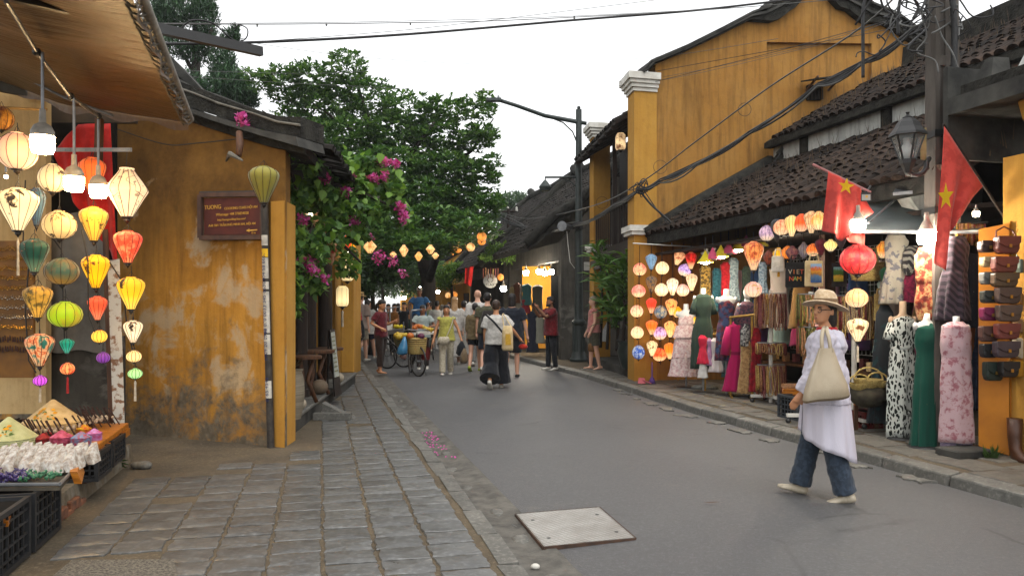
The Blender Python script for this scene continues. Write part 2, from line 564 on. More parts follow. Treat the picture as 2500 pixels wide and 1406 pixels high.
while s<44:
 L=rp.uniform(.7,1.1)
 j=[rp.uniform(-.015,.015)for _ in range(8)]
 m=MB()
 u0,u1=RK(s),RK(s+L)
 m.hexa([US(u0-.03+j[0],s,-.05),US(u0+.15,s,-.05),US(u1+.15,s+L-.02,-.05),US(u1-.03+j[1],s+L-.02,-.05)],[US(u0+j[0],s,.10+j[2]*.6),US(u0+.15,s,.125+j[3]*.4),US(u1+.15,s+L-.02,.125+j[4]*.4),US(u1+j[1],s+L-.02,.10+j[5]*.6)])
 if i<22:bevel(m.build('kerb_stone',M_KERB,rpave),.018,2)
 else:kb.add(m.v,m.f)
 s+=L;i+=1
kb.build('kerb_stone',M_KERB,rpave,kind='stuff')
fl=[stone_mesh('flagstone',lx,ly,.018,50+i,.025)for i,(lx,ly)in enumerate(((.52,.62),(.46,.5),(.6,.44),(.4,.7)))]
for me in fl:me.materials.append(M_FLAG);me.set_sharp_from_angle(angle=math.radians(40))
for c in range(3):
 s=4.0+c*.2
 while s<17:
  u=RK(s)+.44+c*.56
  o=ob('flagstone',fl[rp.randrange(4)],rpave,US(u,s,.108+rp.uniform(-.003,.004))-ROOTLOC[rpave.name])
  o.rotation_euler=(rp.uniform(-.012,.012),rp.uniform(-.012,.012),math.radians(13.9)+rp.uniform(-.05,.05)+rp.choice((0,math.pi)))
  s+=rp.uniform(.58,.7)
for i in range(12):
 s=5.9+i*.7
 m=MB();u=RK(s)-rp.uniform(.08,.3);a,c=rp.uniform(.08,.2),rp.uniform(.04,.09)
 me=stone_mesh('broken_kerb_stone',a*2,c*2,.006,90+i,.03)
 me.materials.append(M_KERB)
 o=ob('broken_stone',me,rpave,US(u,s,-.003+.02)-ROOTLOC[rpave.name]);o.rotation_euler=(0,0,math.radians(104)+rp.uniform(-.4,.4))
a,b_,c_,d_=G(1260,1262),G(1462,1245),G(1550,1322),G(1328,1343)
up=Vector((0,0,1))
cov=thing('metal_drain_cover','square pale steel plate cover set into the asphalt beside the gutter','drain cover',(a+c_)/2)
cov_pts=[p+up*.027 for p in(d_,c_,b_,a)]
fr=MB()
for p,q in((a,b_),(b_,c_),(c_,d_),(d_,a)):fr.beam(p+up*.002,q+up*.002,.022,.05)
fr.build('frame',mat('rusty steel edge','4a3528','2b211b',12,.8),cov)
mb=NB('chequered steel',.5,.4,.15);v=mb.co()
t1=mb.wave(mb.mapping(v,(1,1,1),(0,0,.9)),9,.1,1);t2=mb.wave(mb.mapping(v,(1,1,1),(0,0,-.55)),9,.1,1)
ln=mb.math('MAXIMUM',mb.mask(t1,.9,.97),mb.mask(t2,.9,.97))
mb.base(mb.mix(b_ and mb.math('MULTIPLY',ln,.5),mb.mix(mb.mask(mb.noise(v,5,5,.7),.3,.7),'9d9c98','7d7a74'),'5a5650'))
mb.bump(ln,.5,.004)
pl=MB().hexa([p-up*.03 for p in cov_pts],cov_pts)
pl.build('plate',mb.m,cov)
for t,q in((.12,.25),(.12,.8),(.88,.25),(.88,.8)):
 p=cov_pts[3].lerp(cov_pts[2],t).lerp(cov_pts[0].lerp(cov_pts[1],t),q)
 MB().tube([p-up*.004,p+up*.002],.014,8).build('lifting_hole',M_BLACKM,cov)
mb=NB('granite slab',.8);v=mb.world()
mb.base(mb.mix(mb.mask(mb.noise(v,55,4,.7),.42,.58),'6d675c','39352f'));mb.bump(mb.noise(v,60,4),.6,.01)
q=[G(175,1368,.05),G(425,1366,.05),G(440,1440,.05),G(90,1440,.05)]
single(MB().hexa([p-up*.03 for p in(q[3],q[2],q[1],q[0])],[p+up*.006 for p in(q[3],q[2],q[1],q[0])]),'granite_slab',mb.m,'rough speckled granite slab let into the grey paving at the near edge','paving slab')
p=G(1307,1388,.0)
single(MB().sphere(p+up*.015,(.028,.02,.018),10,6),'pebble',mat('white pebble','b8b5ac'),'small white pebble lying in the gutter near the drain cover','pebble',smooth=True)
lf=MB();p=G(1745,1228,.04)
lf.grid(lambda a,c:p+Vector(((a-.5)*.17,(c-.5)*.03*math.sin(math.pi*min(a*1.3+.02,1)),.008+.01*a*a)),8,2)
single(lf,'fallen_leaf',mat('dry leaf','4a3020'),'single dry brown leaf lying on the asphalt','leaf')
for i in range(46):
 p=US(1.24+rp.uniform(-.08,.1),rp.choice((9.2,8.7,8.1))+rp.uniform(-.3,.3),.02)
 if i==0:pm=MB()
 pm.add([p,p+Vector((.02,.005,.008)),p+Vector((.024,.022,.002)),p+Vector((.002,.02,.01))],[(0,1,2,3)])
single(pm,'fallen_petals',mat('magenta petal','a3327f','c04a96',30),'scattered magenta petals lying in the gutter','petals',kind='stuff')
# roofs
def tile_mesh():
 m=MB();n=5
 for y,r,z in((0,.088,.012),(.3,.074,0)):
  for k in range(n+1):
   a=math.pi*k/n
   m.v.append((-r*math.cos(a),y,z+r*.8*math.sin(a)))
 for k in range(n):m.f.append((k,k+1,n+2+k,n+1+k))
 m.f.append(tuple(range(n+1)))
 me=m.mesh('roof_tile');me.shade_smooth();return me
TILE=tile_mesh()
_TM={}
def roof_tiles(parent,p0,e,le,sdir,ls,m,single_n=0,w=.2,row=.24,miss=.0,cut=None):
 """rows of half-round tiles on the slope that starts at p0, runs le along e and ls up sdir; the nearest single_n are parts"""
 if m.name not in _TM:
  me=TILE.copy();me.materials.append(m);_TM[m.name]=me
 me=_TM[m.name]
 e,sdir=Vector(e).normalized(),Vector(sdir).normalized()
 nn=e.cross(sdir).normalized()
 if nn.z<0:nn=-nn
 off=ROOTLOC[parent.name]
 items=[]
 for i in range(int(le/w)):
  for j in range(int(ls/row)):
   if R.random()<miss:continue
   if cut and not cut(i*w,j*row):continue
   q=Vector(p0)+e*(i*w+w/2+R.uniform(-.012,.012))+sdir*(j*row+R.uniform(-.02,.02))+nn*R.uniform(-.004,.012)
   items.append((q.length,q))
 items.sort(key=lambda t:t[0])
 rest=MB()
 base=Matrix((e,sdir,nn)).transposed()
 if base.determinant()<0:base=Matrix((-e,sdir,nn)).transposed()
 for k,(d,q)in enumerate(items):
  mm=base@Euler((R.uniform(-.06,.06),R.uniform(-.1,.1),R.uniform(-.09,.09))).to_matrix()
  if k<single_n:
   o=ob('roof_tile',me,parent)
   o.matrix_local=Matrix.Translation(q-off)@mm.to_4x4()
  else:
   rest.add([mm@v.co+q for v in me.vertices],[tuple(f.vertices)for f in me.polygons])
 if rest.v:rest.build('roof_tile',m,parent,smooth=True,kind='stuff')
# the corner house on the left
def WL(px,py=None,out=0.0,z=None):
 k=(px-CX)/F
 t=(-2.45-8.42*k)/(.924+.383*k)
 Y=8.42+.383*t
 p=Vector((-2.45-.924*t,Y,z if z is not None else H-(py-CY)*Y/F))
 return p+WN*out
WD=Vector((-.924,.383,0));WN=Vector((-.383,-.924,0))
FD=Vector((-.1,.995,0)).normalized()
house=thing('corner_house','old ochre house with stained gable wall and open timber front at the alley corner','house',(-2.6,8.5,0))
top=[(697,352),(650,338),(584,312),(528,292),(459,268),(400,240),(330,200),(240,160),(120,110),(-40,60)]
wl=[WL(697,z=-.05)]+[WL(x,y)for x,y in top]+[WL(-40,z=-.05)]
MB().prism([p for p in wl],FD*.28).build('gable_wall',M_WALL_L,house,fixn=True)
c=WL(697,z=0)
MB().hexa([WL(664,z=-.05,out=.02),WL(697,z=-.05,out=.02),c+FD*.32+Vector((.02,0,-.05)),WL(664,z=-.05,out=-.4)],[WL(664,z=2.7,out=.02),WL(697,z=2.7,out=.02),c+FD*.32+Vector((.02,0,2.7)),WL(664,z=2.7,out=-.4)]).build('corner_pillar',M_OCHRE,house)
upb=[(752,292),(698,290),(641,274),(556,243),(499,220),(428,197),(380,170),(300,120),(200,60)]
lob=[(752,341),(670,325),(584,300),(528,283),(459,260),(400,232),(330,190),(230,130),(150,90)]
vg=[WL(x,y,.12)for x,y in upb]+[WL(x,y,.12)for x,y in lob[::-1]]
MB().prism(vg,-WN*.4).build('roof_verge',M_ROOFB,house,fixn=True)
lo2=[(757,366),(672,342),(584,315),(528,297),(459,272),(400,245),(330,205),(230,150)]
MB().prism([WL(x,y+2,.2)for x,y in lob[:8]]+[WL(x,y,.2)for x,y in lo2[::-1]],-WN*.46).build('verge_moulding',M_CONCD,house,fixn=True)
ln=[WL(x,lerp(y,y2,.42),.135)for(x,y),(x2,y2)in zip(upb,lob)]
MB().tube(ln,.014,6).build('verge_line',M_CONC,house)
rf=[WL(x,y+4,.05)for x,y in lob[:7]]
MB().prism([p-up*.02 for p in rf]+[p-up*.14 for p in rf[::-1]],FD*7.6).build('roof_slab',M_ROOFB,house,fixn=True)
sl=(WL(584,300)-WL(752,341)).normalized()
roof_tiles(house,WL(757,352,-.25)-sl*.1,FD,7.2,sl,2.6,M_TILED,0)
for i in range(10):
 p=WL(740,440,-.2-.18*i)
bk=[(371,94),(420,140),(499,225),(560,260),(470,250),(400,190),(330,120),(300,60)]
MB().prism([WL(x,y)*1.12-Vector((0,0,.12*H))for x,y in bk],FD*.5).build('back_roof',M_ROOFB,house,fixn=True)
bb=[(330,40),(371,94),(420,140),(499,225),(530,246),(530,258),(490,238),(410,160),(350,100),(310,50)]
MB().prism([WL(x,y)*1.11-Vector((0,0,.11*H))for x,y in bb],FD*.7).build('back_verge',M_CONCD,house,fixn=True)
e0,e1=Vector((-2.56,8.75,0)),Vector((-3.14,15.6,0))
inn=Vector((-2.2,.1,0));in0=WD*2.0+Vector((.05,.15,0))
for nm,z0,z1,dx in(('platform',0,.25,0),):
 MB().hexa([e0,e1,e1+inn,e0+in0],[e0+up*.2,e1+up*.2,e1+inn+up*.2,e0+in0+up*.2]).build(nm,M_CONCD,house)
n=9
for i in range(n):
 a_,b2=e0 .lerp(e1,i/n),e0 .lerp(e1,(i+.985)/n)
 d=Vector((.03,0,0))
 bevel(MB().hexa([a_+d+up*.2,b2+d+up*.2,b2+up*.2-d*12,a_+up*.2-d*12],[a_+d+up*.252,b2+d+up*.252,b2+up*.252-d*12,a_+up*.252-d*12]).build('step_stone',M_KERB,house),.012)
MB().hexa([e0-Vector((.36,0,-.2)),e1-Vector((.36,0,-.2)),e1+inn+up*.2,e0+in0+up*.2],[e0-Vector((.36,0,-.245)),e1-Vector((.36,0,-.245)),e1+inn+up*.245,e0+in0+up*.245]).build('porch_floor',M_CONC,house)
p2=P(846,905,15.5);p2 .z=.25
bevel(MB().box(p2+Vector((0,.16,1.55)),(.26,.34,3.1),.1).build('far_pillar',M_OCHRE,house),.015)
for px,Y,r in((712,9.6,.14),(756,11.3,.12),(772,12.2,.15),(814,14.2,.13)):
 q=P(px,900,Y);q.z=.24;q.x-=.15
 MB().tube([q,q+up*.12,q+up*.14,q+up*3.0],[r*1.25,r*1.2,r,r*.95],14).build('timber_post',M_WOOD,house,smooth=40)
bw0,bw1=e0+in0*.8,e1+inn*.75
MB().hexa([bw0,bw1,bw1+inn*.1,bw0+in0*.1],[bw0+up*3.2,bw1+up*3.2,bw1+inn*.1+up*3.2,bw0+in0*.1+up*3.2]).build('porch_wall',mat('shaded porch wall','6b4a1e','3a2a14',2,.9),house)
dn=Vector((1,.05,0))*.02
for i in range(10):
 a_,b2=bw0 .lerp(bw1,(i+.08)/10),bw0 .lerp(bw1,(i+.92)/10)
 MB().hexa([a_+dn*3+up*.25,b2+dn*3+up*.25,b2+up*.25,a_+up*.25],[a_+dn*3+up*2.5,b2+dn*3+up*2.5,b2+up*2.5,a_+up*2.5]).build('door_leaf',M_WOOD,house)
MB().beam(e0+Vector((-.25,.1,2.95)),e1+Vector((-.2,.3,2.95)),.16,.22).build('eave_beam',M_WOOD,house)
MB().hexa([p2+Vector((-.3,.33,-.3)),p2+Vector((-.3,3,-.3)),p2+Vector((-3,3,-.3)),p2+Vector((-3,.33,-.3))],[p2+Vector((-.3,.33,3)),p2+Vector((-.3,3,3)),p2+Vector((-3,3,3)),p2+Vector((-3,.33,3))]).build('end_wall',M_OCHRE,house)
# two-storey ochre house on the right
def GP(px,py=None,out=0.0,z=None):
 k=(px-CX)/F
 t=(15.1*k-2.54)/(.971-.24*k)
 p=Vector((2.54,15.1,0))+NS*t
 p.z=z if z is not None else H-(py-CY)*p.y/F
 return p-DS*out
gh=thing('two_storey_house','tall two storey ochre house with curled gable and white pillar capitals','house',(2.6,15.2,0))
edge=[(1600,152),(1665,127),(1753,85),(1823,50),(1850,48),(1874,50),(1898,44),(1913,30),(1931,20),(1943,18),(1950,-20),(1985,-40),(2028,-22),(2040,20),(2065,24),(2089,46),(2101,52),(2149,56),(2179,74),(2208,95),(2262,124),(2330,170)]
lp=[p for p in edge if p[0]<1870]+[(1872,50)]
rp_=[p for p in edge if p[0]>2128]
tp=[(1872,50)]+[p for p in edge if 1872<p[0]<2128]+[(2128,55)]
MB().prism([GP(1600,z=0)]+[GP(*p)for p in lp]+[GP(1872,z=0)],DS*.35).build('gable_wall',M_WALL_B,gh,fixn=True)
MB().prism([GP(1872,103)]+[GP(*p)for p in tp]+[GP(2128,107)],DS*.35).build('gable_top',M_WALL_B,gh,fixn=True)
MB().prism([GP(2128,z=0),GP(2128,55)]+[GP(*p)for p in rp_]+[GP(2330,z=0)],DS*.35).build('gable_end',M_WALL_B,gh,fixn=True)
MB().prism([GP(1865,z=0,out=-.1),GP(1865,95,out=-.1),GP(2135,95,out=-.1),GP(2135,z=0,out=-.1)],DS*.2).build('recessed_panel',M_WALL_B,gh,fixn=True)
tops=[(1560,178),(1578,156),(1665,119),(1753,75),(1823,38),(1866,24),(1880,2),(1892,-8),(1915,-14),(1935,-30),(1985,-62),(2040,-28),(2060,-10),(2098,2),(2116,17),(2149,30),(2179,44),(2232,83),(2262,104),(2330,150)]
bots=[(1566,186),(1598,158),(1665,131),(1753,89),(1823,54),(1850,56),(1876,58),(1898,50),(1915,36),(1931,26),(1985,-34),(2040,24),(2062,30),(2089,52),(2103,60),(2149,62),(2179,80),(2208,100),(2262,130),(2330,176)]
def strip(tp_,bt_,o0,th):
 m=MB()
 ra=[[GP(*t,out=o0),GP(*b,out=o0),GP(*b,out=o0-th),GP(*t,out=o0-th)]for t,b in zip(tp_,bt_)]
 return m.rings(ra)
strip(tops,bots,.16,.55).build('roof_verge',M_ROOFB,gh,fixn=True)
mid=[((t[0]+b[0])/2,(t[1]+b[1])/2)for t,b in zip(tops,bots)]
strip([(m_[0],m_[1]-3)for m_ in mid],[(m_[0],m_[1]+3)for m_ in mid],.22,.1).build('verge_band',M_CONCD,gh,fixn=True)
strip([(m_[0],m_[1]-1)for m_ in tops],[(m_[0],m_[1]+4)for m_ in tops],.24,.1).build('verge_cap',M_CONCD,gh,fixn=True)
w0=[GP(1975,207,-.04),GP(2009,207,-.04),GP(2009,243,-.04),GP(1975,243,-.04)]
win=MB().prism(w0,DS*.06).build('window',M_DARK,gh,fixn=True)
for t in(0,.25,.5,.75,1):MB().beam(w0[3].lerp(w0[2],t)-DS*.03,w0[0].lerp(w0[1],t)-DS*.03,.02).build('window_bar',M_WOOD,win)
hd=[GP(1955,198,0),GP(2046,187,0),GP(2040,198,.5),GP(1962,207,.5)]
MB().hexa([p-up*.03 for p in hd],hd).build('window_hood',M_ROOFB,gh,fixn=True)
for x in(1968,2022):MB().beam(GP(x,222,0),GP(x,200,.4),.035).build('hood_bracket',M_WOODM,gh)
UF=6.09
V2P=Vector((2.07,19.6,0));FB=Vector((-.104,.995,0));NB_=Vector((.995,.104,0))
def pillar(px0,px1,s0,topy,capname,zlo=0.0,dep=.45):
 a=GP(px0,z=0)if s0 is None else V2P;
 wd_=(GP(px1,z=0)-GP(px0,z=0)).length if s0 is None else .42
 z1=H-(topy-CY)*a.y/F
 def blk(g,za,zb,nm,m):
  q=[a-NS*g-FB*g,a+NS*(wd_+g*.3)-FB*g,a+NS*(wd_+g*.3)+FB*(dep+g),a-NS*g+FB*(dep+g)]
  return MB().hexa([p+up*za for p in q],[p+up*zb for p in q]).build(nm,m,gh)
 blk(.02,zlo,z1-.34,'pillar',M_OCHRE)
 for i,(g,h0,h1)in enumerate(((.05,-.34,-.27),(.09,-.27,-.2),(.13,-.2,-.13),(.17,-.13,0))):blk(g,z1+h0,z1+h1,'capital',M_WHITEP)
 blk(.09,2.95,3.02,'moulding',M_WHITEP);blk(.13,3.02,3.13,'moulding',M_WHITEP)
pillar(1550,1602,None,180,'c')
pillar(0,0,17.1-.3,302,'c')
S0,S1=14.35,16.95
q_=q=lambda u,s,z:Vector((2.54,15.1,z))+FB*((s-S0)*1.72+.35)+NB_*(u-6.09)
MB().hexa([q(6.9,S0,2.8),q(6.9,S1+.2,2.8),q(7.1,S1+.2,2.8),q(7.1,S0,2.8)],[q(6.9,S0,5.6),q(6.9,S1+.2,5.6),q(7.1,S1+.2,5.6),q(7.1,S0,5.6)]).build('timber_wall',M_WOOD,gh,fixn=True)
for i in range(5):
 s=S0+.15+i*.5
 MB().hexa([q(6.86,s,3.0),q(6.86,s+.46,3.0),q(6.9,s+.46,3.0),q(6.9,s,3.0)],[q(6.86,s,5.0),q(6.86,s+.46,5.0),q(6.9,s+.46,5.0),q(6.9,s,5.0)]).build('shutter',M_WOODM if i%2 else M_WOOD,gh,fixn=True)
MB().hexa([q(6.05,S0+.3,2.6),q(6.05,S1,2.6),q(7.2,S1,2.6),q(7.2,S0+.3,2.6)],[q(6.05,S0+.3,2.72),q(6.05,S1,2.72),q(7.2,S1,2.72),q(7.2,S0+.3,2.72)]).build('balcony_floor',M_WOOD,gh,fixn=True)
for z0,z1 in((2.5,2.95),(3.75,3.83)):MB().hexa([q(6.08,S0+.3,z0),q(6.08,S1,z0),q(6.14,S1,z0),q(6.14,S0+.3,z0)],[q(6.08,S0+.3,z1),q(6.08,S1,z1),q(6.14,S1,z1),q(6.14,S0+.3,z1)]).build('balcony_rail',M_WOOD,gh,fixn=True)
for i in range(20):
 s=S0+.33+i*.125
 MB().beam(q(6.11,s,2.9),q(6.11,s,3.78),.035).build('baluster',M_WOOD,gh)
for s in(S0+.4,S0+1.3,S1-.1):MB().beam(q(6.15,s,2.7),q(6.15,s,5.3),.1).build('balcony_post',M_WOOD,gh)
p0=q(5.75,S0+.3,5.35);sd=(NB_*.86+up*.5).normalized()
MB().hexa([p0-up*.06,p0+FB*4.6-up*.06,p0+FB*4.6+sd*4.4-up*.06,p0+sd*4.4-up*.06],[p0,p0+FB*4.6,p0+FB*4.6+sd*4.4,p0+sd*4.4]).build('roof_deck',M_WOOD,gh,fixn=True)
roof_tiles(gh,p0,FB,4.6,sd,4.3,M_TILED,0)
for i in range(7):MB().beam(p0+FB*(.2+.66*i)-up*.1-NB_*.02,p0+FB*(.2+.66*i)-up*.1+sd*1.6,.07,.1).build('rafter',M_WOOD,gh)
MB().hexa([q(7.35,S0,0),q(7.35,17.2,0),q(7.6,17.2,0),q(7.6,S0,0)],[q(7.35,S0,2.7),q(7.35,17.2,2.7),q(7.6,17.2,2.7),q(7.6,S0,2.7)]).build('ground_floor_wall',M_ORANGE,gh,fixn=True)
MB().hexa([q(6.0,14.4,.1),q(6.0,17.0,.1),q(7.6,17.0,.1),q(7.6,14.4,.1)],[q(6.0,14.4,.3),q(6.0,17.0,.3),q(7.6,17.0,.3),q(7.6,14.4,.3)]).build('front_step',M_CONCD,gh,fixn=True)
# low shop with two tiled roofs
EU,EZ=6.15,2.95
lows=thing('tiled_shop_house','long low shop house with moss grown tiled roof and limewashed band','house',tuple(US(6.4,14,0)))
SE,SN=13.95,6.5
sl1=(NS*2.72+up*1.48).normalized();L1=3.1
def slab(p0,e,le,sd,ls,th,nm,m,par):
 e=Vector(e).normalized();sd=Vector(sd).normalized();nrm=e.cross(sd);nrm=nrm if nrm.z>0 else-nrm
 a=[p0,p0+e*le,p0+e*le+sd*ls,p0+sd*ls]
 return MB().hexa([p-nrm*th for p in a],a).build(nm,m,par,fixn=True)
e0_=US(EU,SN,EZ)
slab(e0_,DS,SE-SN,sl1,L1+.2,.1,'lower_roof_deck',M_WOOD,lows)
roof_tiles(lows,e0_-sl1*.05,DS,SE-SN,sl1,L1,M_TILE,290,.2,.25,.03)
MB().hexa([e0_-up*.2-NS*.02,US(EU,SE,EZ-.2)-NS*.02,US(EU,SE,EZ-.2)+NS*.1,e0_-up*.2+NS*.1],[e0_-NS*.02-up*.03,US(EU,SE,EZ-.03)-NS*.02,US(EU,SE,EZ-.03)+NS*.1,e0_+NS*.1-up*.03]).build('eave_board',M_ROOFB,lows,fixn=True)
vb=US(EU-.05,SE-.02,EZ+.02)
MB().tube([vb,vb+sl1*1.0+up*.02,vb+sl1*L1],[.12,.15,.17],7).build('roof_verge',M_ROOFB,lows,smooth=True)
u2,z2=EU+2.72,EZ+1.48
MB().hexa([US(u2,3,z2-.3),US(u2,SE,z2-.3),US(u2+.15,SE,z2-.3),US(u2+.15,3,z2-.3)],[US(u2,3,z2+.42),US(u2,SE,z2+.42),US(u2+.15,SE,z2+.42),US(u2+.15,3,z2+.42)]).build('limewashed_band',M_WHITEW,lows,fixn=True)
for i in range(5):MB().hexa([US(u2-.04,4+i*2.2,z2-.1),US(u2-.04,4.22+i*2.2,z2-.1),US(u2,4.22+i*2.2,z2-.1),US(u2,4+i*2.2,z2-.1)],[US(u2-.04,4+i*2.2,z2+.4),US(u2-.04,4.22+i*2.2,z2+.4),US(u2,4.22+i*2.2,z2+.4),US(u2,4+i*2.2,z2+.4)]).build('band_pier',M_ROOFB,lows,fixn=True)
p3=US(u2-.18,2.5,z2+.43);sl2=(NS*2.45+up*1.42).normalized();L2=2.85
slab(p3-sl2*.0,DS,SE-2.5,sl2,L2,.14,'upper_roof_deck',M_ROOFB,lows)
roof_tiles(lows,p3,DS,SE-2.6,sl2,L2-.2,M_TILE,290,.2,.25,.03)
MB().hexa([p3-up*.13-NS*.03,p3+DS*(SE-2.5)-up*.13-NS*.03,p3+DS*(SE-2.5)-up*.13+NS*.12,p3-up*.13+NS*.12],[p3-up*.02-NS*.03,p3+DS*(SE-2.5)-up*.02-NS*.03,p3+DS*(SE-2.5)+up*.0+NS*.12,p3+up*.0+NS*.12]).build('upper_eave_board',M_ROOFB,lows,fixn=True)
rg=p3+sl2*L2
MB().hexa([rg-NS*.2-up*.1,rg+DS*(SE-3.6)-NS*.2-up*.1,rg+DS*(SE-3.6)+NS*.2-up*.1,rg+NS*.2-up*.1],[rg-NS*.16+up*.3,rg+DS*(SE-3.6)-NS*.16+up*.3,rg+DS*(SE-3.6)+NS*.16+up*.3,rg+NS*.16+up*.3]).build('roof_ridge',M_ROOFB,lows,fixn=True)
def SWP(px,py):
 k=(px-CX)/F;u=(13.3*k+3.29)/(.971-.24*k);Y=.24*u+13.3
 return Vector((k*Y,Y,H-(py-CY)*Y/F))
sw=[SWP(1896,396),SWP(1940,345),SWP(1990,306),SWP(2045,272),SWP(2110,244),SWP(2190,212)]
MB().tube(sw,[.1,.13,.16,.17,.17,.16],8).build('roof_sweep',M_ROOFB,lows,smooth=True)
MB().tube([p+up*.15-DS*.05 for p in sw],[.05,.06,.07,.07,.07,.07],6).build('sweep_cap',M_CONCD,lows,smooth=True)
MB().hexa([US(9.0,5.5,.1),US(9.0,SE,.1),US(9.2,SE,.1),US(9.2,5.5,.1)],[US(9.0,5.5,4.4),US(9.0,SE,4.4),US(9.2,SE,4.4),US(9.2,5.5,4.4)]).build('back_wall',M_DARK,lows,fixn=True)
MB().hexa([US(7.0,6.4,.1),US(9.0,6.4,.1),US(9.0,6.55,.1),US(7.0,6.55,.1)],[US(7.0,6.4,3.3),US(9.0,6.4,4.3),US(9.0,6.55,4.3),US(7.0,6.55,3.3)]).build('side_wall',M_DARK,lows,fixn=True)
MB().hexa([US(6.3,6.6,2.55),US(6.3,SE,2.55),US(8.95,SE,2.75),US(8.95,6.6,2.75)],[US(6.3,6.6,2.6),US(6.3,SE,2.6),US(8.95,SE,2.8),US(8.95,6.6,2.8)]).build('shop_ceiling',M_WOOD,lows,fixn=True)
post=PU(2020,700,7.3);post.z=.12
MB().beam(post,post+up*2.7,.2,.16).build('timber_post',M_WOODM,lows)
p_=PU(2258,700,7.0);p_.z=.12
MB().beam(p_,p_+up*2.6,.12).build('timber_post',M_WOOD,lows)
gr=MB()
for i in range(1500):
 s=R.uniform(4,SE-.1);
 if R.random()<.45:b0=US(EU,s,EZ)+sl1*R.uniform(.1,L1)
 else:b0=US(u2-.18,s,z2+.43)+sl2*R.uniform(.05,L2)
 h=R.uniform(.08,.42)*(1 if R.random()<.25 else .5);d=Vector((R.uniform(-.3,.3),R.uniform(-.3,.3),1)).normalized()*h
 w_=Vector((.006,0,0))if h>.2 else Vector((.01,.003,0))
 gr.add([b0-w_,b0+w_,b0+d*.6+w_*.6,b0+d],[(0,1,2,3)])
single(gr,'roof_weeds',mat('dry roof weeds','5a4a38','3f352a',4,.9),'dry stalks and weeds growing over the mossy shop roofs','weeds',kind='stuff')
# orange-fronted house at the near right edge
rh=thing('bracketed_house','ochre shop house with blackened cornice blocks and curled wall brackets','house',tuple(US(6.4,6,0)))
cz=3.55
def uslab(u0,u1,s0,s1,z0,z1,nm,m,par):return MB().hexa([US(u0,s0,z0),US(u0,s1,z0),US(u1,s1,z0),US(u1,s0,z0)],[US(u0,s0,z1),US(u0,s1,z1),US(u1,s1,z1),US(u1,s0,z1)]).build(nm,m,par,fixn=True)
uslab(5.95,7.3,2.5,6.35,3.42,3.58,'cornice',M_CONCD,rh)
uslab(6.05,6.3,2.5,6.3,3.58,3.7,'balustrade_base',M_ROOFB,rh)
for i in range(8):
 s=2.6+i*.48
 MB().hexa([US(6.07,s,3.7),US(6.07,s+.2,3.7),US(6.3,s+.2,3.7),US(6.3,s,3.7)],[US(6.14,s+.05,3.9),US(6.14,s+.14,3.9),US(6.3,s+.16,3.9),US(6.3,s+.03,3.9)]).build('cornice_block',M_CONCD if i%2 else M_WHITEW,rh,fixn=True)
uslab(6.55,6.8,3.0,6.0,.12,3.42,'front_wall',M_ORANGE,rh)
uslab(6.45,6.75,5.35,6.2,.12,3.0,'corner_pillar',M_OCHRE,rh)
for i,s in enumerate((5.55,4.4,7.3)):
 pts=[US(6.5,s,3.0),US(6.34,s,3.05),US(6.18,s,3.25),US(6.12,s,3.42),US(6.55,s,3.42)]if i<2 else[US(6.6,s,2.55),US(6.45,s,2.6),US(6.25,s,2.85),US(6.2,s,3.05),US(6.7,s,3.05)]
 bevel(MB().prism(pts,DS*.2).build('curled_bracket',M_WHITEW if i==2 else M_OCHRE,rh,fixn=True),.02)
uslab(5.96,7.3,6.36,6.42,3.0,3.9,'end_wall',M_CONCD,rh)
